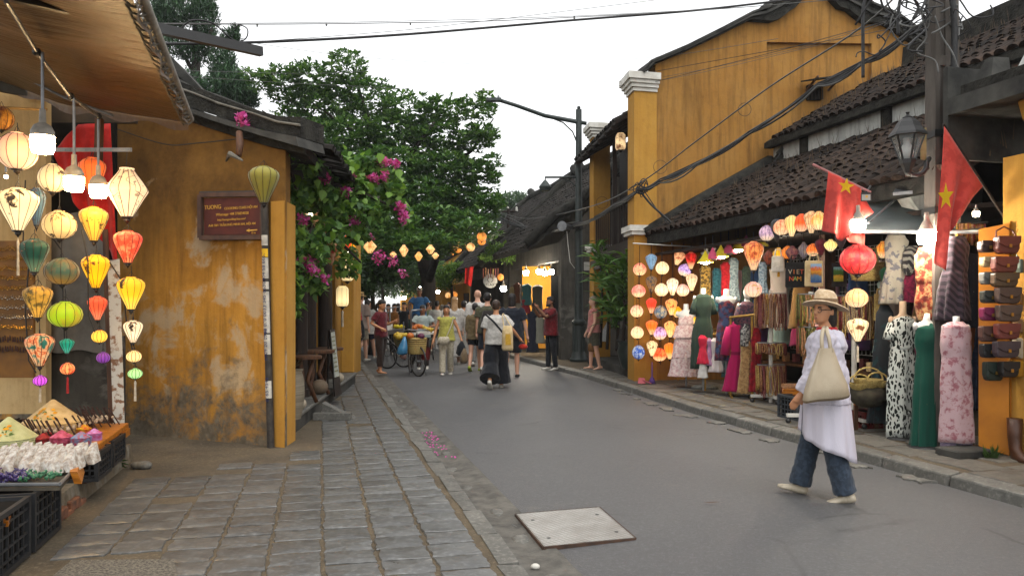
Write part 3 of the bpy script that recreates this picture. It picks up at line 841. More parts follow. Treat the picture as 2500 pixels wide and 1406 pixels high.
# houses farther along both sides
def far_house(name,label,u0,s0,s1,depth,ez,rz,wm,rm,side=1,over=.5,open_front=True):
 h=thing(name,label,'house',tuple(US(u0,s0,0)))
 U=lambda u,s,z:US(u0+side*u,s,z)
 def bx(u_0,u_1,s_0,s_1,z0,z1,nm,m):return MB().hexa([U(u_0,s_0,z0),U(u_0,s_1,z0),U(u_1,s_1,z0),U(u_1,s_0,z0)],[U(u_0,s_0,z1),U(u_0,s_1,z1),U(u_1,s_1,z1),U(u_1,s_0,z1)]).build(nm,m,h,fixn=True)
 for nm,s in(('side_wall',s0),('party_wall',s1-.25)):
  MB().prism([U(0,s,0),U(0,s,ez),U(depth/2,s,rz-.1),U(depth,s,ez),U(depth,s,0)],DS*.25).build(nm,wm,h,fixn=True)
 bx(1.2 if open_front else .05,1.4 if open_front else .25,s0+.25,s1-.25,.1,ez,'front_wall',wm)
 bx(0.05,.3,s0+.25,s1-.25,ez-.5,ez,'lintel',wm)
 k=max(2,int((s1-s0)/1.6))
 for i in range(k):
  a=s0+.4+i*(s1-s0-.8)/k
  d=bx(1.14 if open_front else-.02,1.2 if open_front else .05,a,a+(s1-s0-.8)/k-.2,.15,2.3,'door',M_WOOD)
 sd=(NS*side*(depth/2+over)+up*(rz-ez+.2)).normalized();ls=math.hypot(depth/2+over,rz-ez+.2)
 p0=U(-over,s0-.1,ez-.2)
 slab(p0,DS,s1-s0+.2,sd,ls,.12,'roof_deck',M_ROOFB,h)
 roof_tiles(h,p0,DS,s1-s0+.2,sd,ls,rm,0)
 sd2=(-NS*side*(depth/2+over)+up*(rz-ez+.2)).normalized()
 slab(U(depth+over,s0-.1,ez-.2),DS,s1-s0+.2,sd2,ls,.12,'back_roof_deck',M_ROOFB,h)
 MB().tube([U(depth/2,s0-.2,rz+.35),U(depth/2,s0+.3,rz+.12),U(depth/2,(s0+s1)/2,rz+.02),U(depth/2,s1-.3,rz+.12),U(depth/2,s1+.2,rz+.35)],.17,8).build('roof_ridge',M_ROOFB,h,smooth=True)
 for s in(s0-.1,s1+.1):
  MB().tube([p0+DS*(s-s0+.1)+sd*t*ls+up*(.1+.12*math.sin(t*9))for t in(0,.2,.4,.6,.8,1)],.13,7).build('roof_verge',M_ROOFB,h,smooth=True)
 return h
far_house('mossy_house','low house with blackened mossy roof behind the lamp post',6.4,20.3,26.5,5.0,3.35,6.2,M_DARKW,M_TILED,over=1.0)
far_house('cafe_house','dark roofed house with a round white hanging sign at its front',6.3,26.7,33,5.5,3.2,6.3,M_DARKW,M_TILED,over=.9)
far_house('lantern_house','ochre house with glowing lanterns at its door far down the street',6.4,33.5,42,7,3.2,5.4,M_OCHRE,M_TILED)
far_house('distant_house','pale ochre house at the far bend of the street',5.6,43,56,7,3.4,5.6,M_OCHRE,M_TILED)
far_house('vine_house','ochre house overgrown by bougainvillea beyond the corner pillar',.1,19,28,7,3.0,5.0,M_OCHRE,M_TILED,-1)
far_house('shaded_house','ochre house under the big almond tree',-.2,28.5,40,7,3.2,5.2,M_OCHRE,M_TILED,-1)
far_house('end_house','long house closing the far end of the street',-6,62,74,8,3.6,6.0,M_OCHRE,M_TILED,1,open_front=False)
hz=NB('thin haze')
hv=hz.n("ShaderNodeVolumePrincipled");hv.inputs['Color'].default_value=(.95,.97,1,1);hv.inputs['Density'].default_value=.0006;hv.inputs['Anisotropy'].default_value=.3
hz.t.nodes.remove(hz.b);hz.t.links.new(hv.outputs[0],hz.out.inputs['Volume'])
single(MB().box((0,65,6.5),(290,260,15.2)),'lens_veil',hz.m,None,None,kind='stuff')  # added scattering volume imitating lens veil, lifts distant blacks; no haze in the street
# stall at the near left
M_CREAM=stucco('cream shop wall','b09262','6e5632','c0a577',patches=1,streak=.4)
M_TARPG=mat('grey plastic sheet','6b665e','4d4942',3,.6,.3,bump=.4,bscale=7,dist=.03)
def tarp_mat():
 b=NB('brown tarpaulin',.45,.4);v=b.co()
 n=b.noise(b.mapping(v,(.6,3,1),(0,0,.5)),2.2,5,.6)
 b.base(b.mix(n,'45331c','6a4f2c'))
 b.put(b.b.inputs['Transmission Weight'],0.0)
 b.bump(b.noise(b.mapping(v,(.7,4,1),(0,0,.5)),3,4),.9,.05)
 return b.m
M_TARP=tarp_mat()
M_PLANK=mat('varnished orange board','b5701c','8a4f10',5,.45,.4,bump=.3,bscale=25,stretch=(1,7,7))
M_PEEL=mat('peeling white post','b9b4a8','7c5a42',14,.7,.3,bump=.5,bscale=30,lo=.5,hi=.58)
ss=thing('souvenir_shop','small lantern shop with cream back wall and moulded stone step at the alley mouth','shop',(-4.2,6.2,0))
f0,f1=Vector((-3.14,5.3,0)),Vector((-3.75,7.75,0))
back=Vector((-2.6,-.6,0))
MB().hexa([f0-up*.05,f1-up*.05,f1+back,f0+back],[f0+up*.2+Vector((-.04,0,0)),f1+up*.2+Vector((-.03,-.04,0)),f1+back+up*.2,f0+back+up*.2]).build('stone_step',stucco('moulded step','6e6a5e','2e2d28','87837a',patches=1,mould=.8,streak=.8),ss,fixn=True)
for i in range(5):
 p=f0 .lerp(f1,.03+.06*i)
 bevel(MB().box(p+Vector((-.05,0,.03+.05*(i%2))),(.12,.22,.08),.25).build('loose_brick',mat('old brick','7c4f38','4f3a2e',12,.9,bump=.5),ss),.01)
W8=8.45
def wallq(x0,x1,y0,y1,Y,nm,m,par,th=.06):
 a=[P(x0,y1,Y),P(x1,y1,Y),P(x1,y0,Y),P(x0,y0,Y)]
 return MB().prism(a,(0,th,0)).build(nm,m,par,fixn=True)
wallq(-160,72,190,1010,8.35,'back_wall',M_CREAM,ss)
wallq(72,112,170,1010,8.3,'wall_pier',M_CREAM,ss,.1)
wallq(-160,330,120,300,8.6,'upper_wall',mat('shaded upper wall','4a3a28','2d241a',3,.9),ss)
wallq(100,300,820,1060,W8,'mouldy_wall',M_MOULD,ss)
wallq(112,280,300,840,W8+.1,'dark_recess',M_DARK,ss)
g=MB();g.grid(lambda a,c:P(lerp(118,262,a),lerp(522,858,c)+4*math.sin(a*9),W8-.05+.03*math.sin(a*11+c*3)),14,10)
g.build('plastic_sheet',M_TARPG,ss,smooth=True)
MB().beam(P(0,205,8.2),P(430,286,8.2),.1,.16).build('lintel_beam',M_CONCD,ss)
MB().tube([P(-20,262,6.4),P(115,268,6.5)],.012,7).build('bamboo_rod',mat('bamboo','9a7b4a','7b5f36',9),ss)
br=MB();a_,b2=P(128,366,7.0),P(322,366,7.0)
br.beam(a_,b2,.006,.035);
for i in range(16):br.box(a_.lerp(b2,(i+.5)/16)+Vector((0,-.006,0)),(.014,.008,.012))
br.build('perforated_bar',M_GREYM,ss)
MB().beam(P(243,290,7.6),P(240,395,7.6),.06).build('hanging_board',M_WOODM,ss)
pw=thing('peeling_post','white post with peeling paint standing on the stone step end','post',P(290,1084,7.55))
MB().hexa([P(278,1084,7.55),P(306,1078,7.62),P(306,1078,7.7),P(278,1080,7.68)],[P(262,640,7.55),P(292,632,7.62),P(292,632,7.7),P(262,636,7.68)]).build('post_board',M_PEEL,pw,fixn=True)
MB().beam(P(274,1080,7.62),P(257,560,7.62),.02,.05).build('timber_strip',M_WOODM,pw)
aw=thing('tarpaulin_awning','large brown tarpaulin awning on steel poles over the lantern stall','awning',(-3,6,3.3))
A0,A1=Vector((-1.72,3.0,3.33)),Vector((-3.13,7.52,3.33))
B0,B1=Vector((-4.6,2.6,4.25)),Vector((-6.2,8.5,4.25))
def tp(a,c):
 p=A0 .lerp(A1,a).lerp(B0 .lerp(B1,a),c)
 s_=.12*math.sin(math.pi*c)+.03*math.sin(a*23+c*7)*math.sin(math.pi*min(1,c*1.5))+.05*noise.noise(Vector((a*9,c*4,1)))
 e=.012*abs(math.sin(a*41))*(1-min(1,c*9))
 return p-up*(s_+e)
MB().grid(tp,60,24).build('tarpaulin',M_TARP,aw,smooth=True)
MB().tube([A0+(A0-A1)*.1+Vector((.05,0,.03)),A1+Vector((.03,-.02,.03))],.035,10).build('front_pole',mat('dull pole paint','8f8a80','6e6960',9,.6),aw,smooth=40)
rope=MB()
for k in range(3):
 rope.tube([A0 .lerp(A1,i/80)+Vector((-.02,0,.02))+Vector((.05*math.cos(i*.9+k*2.1),.03,.05*math.sin(i*.9+k*2.1)-.01))for i in range(20,80)],.008,5)
rope.build('lashing_rope',mat('dull rope','6a6458','4c473e',30),aw)
ed=MB();ed.grid(lambda a,c:tp(a,0)+Vector((.01,-.005,-.01-.05*c*(.8+.2*math.sin(a*37))))+Vector((.015*math.sin(a*60+c),0,0)),90,3)
ed.build('tarpaulin_hem',M_TARP,aw,smooth=True)
EN=[tp(1,i/12)for i in range(13)]
hem=MB();hem.grid(lambda a,c:poly(EN,a)-up*(c*.09*(.7+.3*math.sin(a*31)))+Vector((0,.01,0)),40,2)
hem.build('end_hem',M_TARP,aw,smooth=True)
MB().beam(P(-60,-30,4.6),P(638,127,6.2),.05,.07).build('steel_angle',M_BLACKM,aw)
sp=[P(15,5,4.6),P(90,128,5.2),P(172,236,5.9),P(240,284,6.6)]
MB().tube(sp,.014,8).build('support_pole',M_GREYM,aw)
MB().tube([P(60,190,7.6),P(160,240,7.4),P(275,282,7.2)],.012,7).build('support_pole',M_GREYM,aw)
for p in sp[1:]:MB().sphere(p,.03,8,5).build('pole_clamp',M_BLACKM,aw)
M_FLAG=cloth('red flag cloth','b3211c','a01a16',8)
def sheet(fn,nu,nv,name,m,label,cat,group=None):
 o=single(MB().grid(fn,nu,nv),name,m,label,cat,group,smooth=True)
 s_=o.modifiers.new("thick",'SOLIDIFY');s_.thickness=.004
 return o
fq=[P(132,352,8.0),P(185,302,8.0),P(268,302,8.05),P(292,640,8.05)]
def fl1(a,c):
 top_=poly([P(128,372,8.0),P(190,304,8.0),P(270,302,8.0)],a)
 bot=poly([P(168,470,8.0),P(228,560,8.0),P(292,650,8.0)],a)
 return top_.lerp(bot,c)+Vector((0,.035*math.sin(a*16+c*2)*(.3+c),0))
sheet(fl1,30,20,'red_flag',M_FLAG,'plain red flag hanging behind the lanterns of the tarpaulin stall','flag')
def plank_table(name,label,pts,z,th,h,m=M_PLANK):
 t=thing(name,label,'table',tuple(pts[0][:2])+(z,))
 v=[Vector((p[0],p[1],z))for p in pts]
 bevel(MB().prism([p for p in v],(0,0,-th)).build('tabletop',m,t,fixn=True),.006)
 for i in range(len(v)):
  a,b=v[i],v[(i+1)%len(v)]
  MB().beam(a-up*(th+.03),b-up*(th+.03),.025,.06).build('apron',m,t)
 c=sum(v,Vector())/len(v)
 for p in v:MB().beam(p.lerp(c,.12)-up*th,Vector((p.lerp(c,.12).x,p.lerp(c,.12).y,z-h)),.04).build('leg',M_WOODM,t)
 return t
T1=[Vector((-3.24,6.0,0)),Vector((-3.62,7.35,0)),Vector((-4.7,7.2,0)),Vector((-4.5,5.95,0))]
plank_table('display_table','orange board display table holding the conical hats and fans',T1,.46,.05,.28)
T2=[Vector((-2.82,4.85,0)),Vector((-3.05,5.5,0)),Vector((-4.0,5.4,0)),Vector((-3.8,4.8,0))]
M_CRATE=mat('black plastic crate','17181a','232426',20,.5,.4)
M_CRATEG=mat('dark grey crate','3a3f44','2c3034',20,.5,.4)
M_CRATER=mat('red plastic crate','6a1714','501010',20,.5,.4)
def crate(p,d,rz,label,m=M_CRATE,group=None,nx=6,nz=4):
 o=thing('plastic_crate',label,'crate',p,rz,group)
 X,Y,Z=d
 MB().box((0,0,.012),(X*.96,Y*.96,.024)).build('floor_panel',m,o,world=False)
 MB().box((0,0,Z*.5),(X*.86,Y*.86,Z*.9)).build('liner',M_DARK,o,world=False)
 b=MB()
 for sx in(-1,1):
  for sy in(-1,1):b.beam((sx*X/2,sy*Y/2,0),(sx*X/2,sy*Y/2,Z),.03)
 for zz in(Z-.015,.015):
  for sx in(-1,1):b.beam((sx*X/2,-Y/2,zz),(sx*X/2,Y/2,zz),.026,.03)
  for sy in(-1,1):b.beam((-X/2,sy*Y/2,zz),(X/2,sy*Y/2,zz),.026,.03)
 b.build('rim_frame',m,o,world=False)
 g=MB()
 for k in range(1,nx):
  for sy in(-1,1):g.beam((-X/2+X*k/nx,sy*Y/2,0),(-X/2+X*k/nx,sy*Y/2,Z),.012)
  for sx in(-1,1):g.beam((sx*X/2,-Y/2+Y*k/nx,0),(sx*X/2,-Y/2+Y*k/nx,Z),.012)
 for k in range(1,nz+1):
  for sy in(-1,1):g.beam((-X/2,sy*Y/2,Z*k/(nz+1)),(X/2,sy*Y/2,Z*k/(nz+1)),.012)
  for sx in(-1,1):g.beam((sx*X/2,-Y/2,Z*k/(nz+1)),(sx*X/2,Y/2,Z*k/(nz+1)),.012)
 g.build('lattice',m,o,world=False)
 return o
CG='black crates under the souvenir tables'
crate((-3.17,4.98,.05),(.34,.5,.36),.26,'black lattice crate below the tray of purple key rings, in front of the brick step',group=CG)
crate((-3.04,4.42,.05),(.36,.5,.36),.26,'black lattice crate at the near edge beside the small orange board',group=CG)
crate((-3.42,6.2,.2),(.3,.42,.22),.26,'black crate on the stone step under the near corner of the hat table',group=CG)
crate((-3.58,6.75,.2),(.3,.42,.22),.26,'black crate on the stone step under the far side of the hat table',group=CG)
crate((-4.0,6.3,.2),(.3,.42,.22),.26,'black crate deep in the shade under the hat table',group=CG)
single(MB().hexa([P(-40,1285,4.35),P(20,1285,4.35),P(30,1262,4.55),P(-40,1262,4.55)],[P(-40,1272,4.35),P(20,1272,4.35),P(30,1254,4.55),P(-40,1254,4.55)]),'wooden_board',M_PLANK,'small orange wooden board lying on the nearest black crate','board')
tr=thing('wire_tray','steel edged tray holding wrapped combs and key rings','tray',(-3.3,5.1,.44))
MB().prism([Vector((p.x,p.y,.43))for p in T2],(0,0,-.02)).build('tray_floor',mat('tray lining','4d4639','2e2a24',9),tr,fixn=True)
MB().tube([Vector((p.x,p.y,.45))for p in T2]+[Vector((T2[0].x,T2[0].y,.45))],.012,7).build('rim',M_GREYM,tr)
MB().prism([Vector((-3.05,5.5,.47)),Vector((-2.86,5.12,.47)),Vector((-2.83,5.12,.39)),Vector((-3.02,5.5,.39))],(-.05,0,0)).build('end_board',M_PLANK,tr,fixn=True)
M_STRAW=mat('pale palm leaf','c9ad7c','b3945f',9,.7,.3,bump=.25,bscale=40,stretch=(1,1,3))
M_STRAWG=mat('greenish palm leaf','b9b98c','9da06f',9,.7,.3,bump=.25,bscale=40)
M_LEAFP=mat('painted leaf green','3f5a22','57702f',20)
M_FLOWY=mat('painted yellow blossom','d49a1c','c67f14',20)
def hat_stack(p,r,h,n,m,label,rimh=.014,deco=True,group=None):
 o=thing('hat_stack',label,'hats',p,R.uniform(0,6),group)
 for k in range(n):
  z=rimh*k
  last=k==n-1
  hh=h if last else h*.25
  MB().ell([(0,0,z,r,r),(0,0,z+.004,r,r)]+([(0,0,z+h*t,r*(1-t)+.004,r*(1-t)+.004)for t in(.25,.5,.75,.97)]if last else[(0,0,z+h*.2,r*.8,r*.8)]),24).build('hat',m,o,smooth=40,world=False)
 if deco:
  zt=rimh*(n-1)
  d1,d2=MB(),MB()
  for i in range(26):
   t,a=R.uniform(.2,.62),-math.pi/2-o.rotation_euler[2]+R.uniform(-.55,.75)
   rr=r*(1-t)+.006
   c=Vector((rr*math.cos(a),rr*math.sin(a),zt+h*t))
   tn=Vector((-math.sin(a),math.cos(a),0));upv=(Vector((0,0,zt+h))-c).normalized()
   s_=r*R.uniform(.05,.11)
   mm=d1 if i%2 else d2
   an=R.uniform(0,3.1);q1=tn*math.cos(an)+upv*math.sin(an);q2=upv*math.cos(an)-tn*math.sin(an)
   w_=.35 if mm is d1 else .8
   nn=q1 .cross(q2)*.002
   mm.add([c-q1*s_+nn,c+q2*s_*w_+nn*2,c+q1*s_+nn,c-q2*s_*w_+nn*2],[(0,1,2,3)])
  d1 .build('painted_leaves',M_LEAFP,o,world=False,kind='stuff');d2 .build('painted_blossom',M_FLOWY,o,world=False,kind='stuff')
 return o
hat_stack((-3.98,6.75,.46),.24,.2,8,M_STRAW,'tall stack of cream conical hats with yellow blossom painted on top')
hat_stack((-3.93,6.08,.46),.2,.17,6,M_STRAWG,'pale green conical hats stacked at the near end of the display table')
RB=[mat('coaster '+k,c,d,30,.6)for k,c,d in(('red','9c1f22','5c1512'),('pink','c45a78','8a2c3c'),('blue','5b8fb0','a02830'),('lilac','b08cc0','b03060'),('yellow','c7a21c','b53a20'),('green','7d9a4a','8a2020'))]
for i,(px,py,Y,r,n,lab,mi)in enumerate(((105,1092,6.15,.062,6,'stack of red rimmed little hats nearest the pale green hats',0),(150,1092,6.15,.082,7,'wide stack of pink topped little hats in red bands',1),(198,1090,6.12,.074,7,'stack of little hats with a pale blue top beside the table corner',2),(230,1078,6.4,.06,6,'stack of lilac topped little hats by the orange table edge',3),(205,1060,6.7,.06,5,'stack of yellow topped little hats behind the blue one',4),(122,1074,6.45,.055,5,'small stack of red brown little hats below the big cream hats',0))):
 q=P(px,py,Y);q.z=.46
 hat_stack(q,r,r*.7,n,RB[mi],lab,.011,False,'stacks of little souvenir hats on the orange table')
def bundle(name,n,fn,m,label,cat,kind='stuff',group=None):
 b=MB()
 for i in range(n):fn(b,i)
 return single(b,name,m,label,cat,group,kind)
def fan(b,i):
 p=Vector((-3.62-.05*R.random()-.045*(i%9),6.35+.038*(i//2.0),.47));
 b.beam(p,p+Vector((-.10+R.uniform(-.01,.01),.02,.15)),.012,.006)
bundle('folding_fans',54,fan,mat('dark fan stick','3a2218','2a1812',20),'rows of dark wooden fans standing along the orange table edge','fans')
def fan2(b,i):
 p=Vector((-3.66-.05*(i%6)+R.uniform(-.01,.01),6.35+.03*(i//2.0),.50));b.sphere(p+Vector((-.02,0,.04)),R.uniform(.012,.02),6,4)
bundle('shell_charms',60,fan2,mat('pale shell','b7a58c','86705a',40),'pale shell charms piled between the hats and the fans','charms')
def drk(b,i):
 p=Vector((-4.2-.08*(i%5),6.55+.05*(i//5),.48));b.beam(p,p+Vector((.07,0,.09)),.03,.008)
bundle('dark_combs',40,drk,M_WOOD,'dark lacquer combs laid in slanting rows behind the hats','combs')
def pk(b,i):
 p=Vector((-2.95-.05*(i%14)+R.uniform(-.01,.01),5.15+.14*(i//14)+.1*R.random(),.45))
 b.hexa([p+Vector((-.02,-.05,0)),p+Vector((.02,-.05,0)),p+Vector((.02,.05,.01)),p+Vector((-.02,.05,.01))],[p+Vector((-.03-.03,-.03,.06)),p+Vector((-.02,-.03,.075)),p+Vector((-.02,.07,.14)),p+Vector((-.06,.07,.13))])
bundle('wrapped_combs',40,pk,mat('clear wrapped goods','c3bfb6','8f8072',35,.25,.6,bump=.5,bscale=60),'white plastic wrapped combs packed in a slanting row on the steel edged tray','packets')
for k,(c1,c2,x0,lab)in enumerate((('2c2748','45306a',-3.18,'heap of dark violet bead key rings on the steel edged tray'),('5a2a6c','3a2050',-3.42,'heap of purple bead key rings at the near side of the tray'),('2f5a38','3f7a58',-3.02,'few green bead key rings near the tray rim'),('4b6a78','34505c',-3.5,'heap of grey blue bead key rings beside the purple ones'))):
 def kr(b,i,x0=x0):
  p=Vector((x0+R.uniform(-.1,.1),4.98+R.uniform(-.1,.1),.45+R.uniform(0,.045)));b.sphere(p,R.uniform(.008,.014),5,4)
  if i%3==0:b.tube([p,p+Vector((R.uniform(-.03,.03),R.uniform(-.03,.03),.015))],.004,4)
 bundle('bead_key_rings',150 if k!=2 else 60,kr,mat('beads '+c1,c1,c2,60,.35,.5),lab,'key rings')
jb=thing('jewellery_board','amber board covered with rows of glittering earrings','jewellery board',P(30,920,7.4))
wallq(-60,82,588,922,7.4,'board',mat('amber board','7a5218','523510',4,.6),jb,.03)
M_GOLD=mat('gilt earring','c79a3c','9a7020',50,.25,.6,metal=.8);M_SILV=mat('silver earring','c9c2b2','90887a',50,.2,.6,metal=.9)
for r_ in range(11):
 m_=MB()
 for i in range(22):
  p=P(-55+6.2*i+R.uniform(-1,1),605+24*r_+R.uniform(-3,3),7.38)
  if r_<9:m_.tube([p+Vector((.012*math.cos(a),-.004,.012*math.sin(a)))for a in[k*math.pi/3 for k in range(7)]],.0028,4,False);m_.sphere(p+Vector((0,-.006,-.018)),.006,5,4)
  else:m_.hexa([p+Vector((-.008,-.006,-.05)),p+Vector((.008,-.006,-.05)),p+Vector((.008,0,-.05)),p+Vector((-.008,0,-.05))],[p+Vector((-.003,-.006,0)),p+Vector((.003,-.006,0)),p+Vector((.003,0,0)),p+Vector((-.003,0,0))])
 m_.build('earring_row',(M_SILV if r_ in(5,6,7)else M_GOLD)if r_<9 else mat('dark tassel earring','3a1a14','20140f',30),jb,kind='stuff')
for i in range(7):
 p=P(300+R.uniform(-6,55),1135+R.uniform(-14,12),7.3);p.z=.07
 m=MB();r_=R.uniform(.035,.075);m.sphere(p,(r_,r_*.8,r_*.6),8,5)
 single(m,'rubble_stone',M_KERB if i%2 else M_CONC,'%s rubble stone lying at the end of the moulded stone step'%('biggest pale','flat grey','small round','wedge shaped','dark grey','tiny','pale brown')[i],'stone','rubble stones by the step',smooth=True)
fern=MB()
for i in range(26):
 p=P(285,1120,7.35)+Vector((.02,-.02,R.uniform(-.05,.06)));d=Vector((R.uniform(-.05,.16),-.08,R.uniform(-.14,.04)))
 s_=Vector((0,0,.008));fern.add([p,p+d*.5+s_,p+d,p+d*.5-s_],[(0,1,2,3)])
single(fern,'small_fern',mat('fern green','2f4a1c','45602a',20),'small fern growing out of the moulded stone step','fern')
# cooking class sign, pipe, olive lantern pole
sg=thing('wooden_sign','brown wooden sign with yellow cooking class lettering on the stained wall','sign',WL(575,580,.06))
sq=[WL(499,582,.04),WL(651,580,.04),WL(651,476,.04),WL(499,478,.04)]
MB().prism([WL(507,575,.055),WL(643,573,.055),WL(643,484,.055),WL(507,486,.055)],-WN*.02).build('panel',mat('sign brown','5a2417','471b12',5,.6),sg,fixn=True)
for a,b in((0,1),(1,2),(2,3),(3,0)):MB().beam(sq[a]+WN*.02,sq[b]+WN*.02,.05,.045,up=tuple(WN)).build('frame_bar',mat('sign frame','5b4234','44312a',8,.7),sg)
M_YEL=mat('faded yellow letters','d8a848','b88a38',20)
xaxis=-WD
Mt=Matrix((xaxis,up,xaxis.cross(up))).transposed().to_4x4()
for txt,cx_,cy_,s_ in(('TUONG',529,508,.066),('COOKING CLASS HỘI AN',597,509,.04),('Whatsapp: +84 376034028',576,524,.042),('http://tuongcookingclass.com/',574,537,.033),('Add: 50/1 TRẦN PHÚ, MINH AN, HỘI AN',575,550,.037),('15 m',628,570,.03)):
 o=ob('lettering',text_mesh(txt,s_,.002),sg);o.data.materials.append(M_YEL)
 o.matrix_local=Matrix.Translation(WL(cx_,cy_,.06)-ROOTLOC[sg.name])@Mt
MB().prism([WL(612,563,.058),WL(637,561,.058),WL(637,564,.058),WL(612,566,.058)],WN*.004).build('arrow_shaft',M_YEL,sg,fixn=True)
MB().prism([WL(610,564,.058),WL(618,560,.058),WL(618,568,.058)],WN*.004).build('arrow_head',M_YEL,sg,fixn=True)
MB().tube([WL(499,474,.06),WL(630,472,.06)],.022,8).build('top_rail',M_BLACKM,sg)
pp=thing('drain_pipe','thin black pipe covered in phone number stickers at the wall corner','pipe',WL(667,z=0,out=.07))
ptop=WL(656,484,.07);pbot=WL(672,z=.03,out=.07)
MB().tube([pbot,ptop],.04,12).build('pipe',mat('grimy black pipe','1f1c1a','3b3631',14,.6),pp,smooth=40)
M_PAPER=mat('sticker paper','b8b6ae','93918a',14);M_BLUE=mat('sticker blue','1f2a6a');M_STY=mat('sticker yellow','c7a017')
def sticker(y0,y1,m,txt=None,tc=None):
 z0=H-(y1-CY)*8.45/F;z1=H-(y0-CY)*8.45/F
 t0=(z0-pbot.z)/(ptop.z-pbot.z);t1=(z1-pbot.z)/(ptop.z-pbot.z)
 a,b=pbot.lerp(ptop,t0),pbot.lerp(ptop,t1)
 mm=MB();n=6
 th=math.atan2(WN.y,WN.x)
 for q in(a,b):
  for k in range(n+1):
   an=th+lerp(-1.25,1.25,k/n);mm.v.append(tuple(q+Vector((math.cos(an),math.sin(an),0))*.0425))
 for k in range(n):mm.f.append((k,k+1,n+2+k,n+1+k))
 st=mm.build('sticker',m,pp,smooth=True)
 if txt:
  me=text_mesh(txt,.062,.001)
  rot=Matrix((up,-xaxis,up.cross(-xaxis))).transposed().to_4x4()
  for v in me.vertices:
   c=(rot@v.co)+a.lerp(b,.5)
   off=(c-a.lerp(b,.5)).dot(xaxis);nrm=Vector((0,0,0))
   an=th+off/.043
   zz=c.z;ctr=pbot.lerp(ptop,(zz-pbot.z)/(ptop.z-pbot.z))
   v.co=ctr+Vector((math.cos(an),math.sin(an),0))*.0445-ROOTLOC[pp.name]
  o=ob('lettering',me,st);o.data.materials.append(tc or M_BLUE)
sticker(575,600,M_PAPER);sticker(608,628,M_STY);sticker(630,680,M_PAPER,'0904 58 6667');sticker(688,706,M_PAPER)
sticker(712,812,M_PAPER,'0702 070 0033 345 663');sticker(816,864,M_PAPER,'0909 20 1998');sticker(928,970,M_PAPER,'0165 4545')
br=[WL(623,335,.25),WL(633,365,.3),WL(638,395,.35)]
sk=thing('driftwood_bracket','short weathered branch fixed to the wall above the olive lantern','bracket',br[0])
MB().tube(br,[.035,.04,.03],8).build('branch',M_WOODM,sk,smooth=True)
MB().tube([WL(600,405,.3),WL(625,392,.4),WL(655,408,.4)],[.01,.03,.01],6).build('wire_hook',M_CONC,sk)
# lanterns
def silk(key,c,st=.6,pat=None,c2='5a2a14',scale=9,unlit=None,hot=None):
 k='silk '+key
 if k in _M:return _M[k]
 b=NB(k,.6,.3)
 g=b.co('Generated');z=b.sep(g)[2]
 v=b.co()
 col=C4(c)
 if pat=='ink':
  n=b.noise(v,scale*.8,5,.65,.6)
  col=b.mix(b.mask(n,.56,.6),c,c2)
 elif pat=='blossom':
  vv=b.vor(b.mix(.25,v,b.noise(v,6,2,col=True)),scale*2.2)
  dots=b.mask(vv,.22,.14)
  area=b.mask(b.noise(v,scale*.55,2),.48,.54)
  tw=b.mask(b.math('ABSOLUTE',b.math('SUBTRACT',b.noise(v,scale*.6,3),.5)),.012,.006)
  col=b.mix(b.math('MULTIPLY',dots,area),c,c2)
  col=b.mix(b.math('MULTIPLY',tw,.7),col,'3a1c14')
 elif pat=='multi':
  n=b.noise(v,scale*.7,3,.6,.5)
  col=b.ramp(n,[(.36,c2),(.44,c),(.5,'c8501c'),(.56,c),(.62,c2)])
 elif pat=='dapple':
  col=b.mix(b.mask(b.noise(v,scale,4,.65),.45,.6),c,c2)
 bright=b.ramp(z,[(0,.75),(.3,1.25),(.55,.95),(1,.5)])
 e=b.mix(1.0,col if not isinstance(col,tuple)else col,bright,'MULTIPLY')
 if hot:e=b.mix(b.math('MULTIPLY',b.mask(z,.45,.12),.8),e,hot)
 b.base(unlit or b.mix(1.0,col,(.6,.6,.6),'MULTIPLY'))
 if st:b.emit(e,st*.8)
 b.b.inputs['Sheen Weight'].default_value=.2
 _M[k]=b.m
 return b.m
M_RIB=mat('lantern rib','2a1710','3a2014',20,.6)
M_FIN=mat('lantern finial','140f0c','201812',20,.4)
M_CORD=mat('black cord','151312',None,rough=.6)
PROF={'round':[(-.5,.3),(-.46,.5),(-.34,.76),(-.18,.94),(0,1),(.18,.94),(.34,.76),(.46,.5),(.5,.3)],'drop':[(-.5,.27),(-.4,.36),(-.25,.52),(-.1,.69),(.05,.85),(.18,.96),(.27,1),(.36,.95),(.44,.76),(.49,.5),(.5,.34)],'diamond':[(-.5,.27),(-.3,.53),(-.12,.76),(.0,.94),(.05,1),(.12,.95),(.25,.75),(.4,.48),(.5,.33)],'globe':[(-.5,.2),(-.45,.43),(-.33,.75),(-.17,.94),(0,1),(.17,.94),(.33,.75),(.45,.43),(.5,.2)],'long':[(-.5,.6),(-.47,.8),(-.4,.95),(-.3,1),(0,1),(.3,1),(.4,.95),(.47,.8),(.5,.6)],'onion':[(-.5,.3),(-.38,.5),(-.2,.8),(-.02,.97),(.08,1),(.2,.93),(.32,.7),(.42,.42),(.5,.3)],}
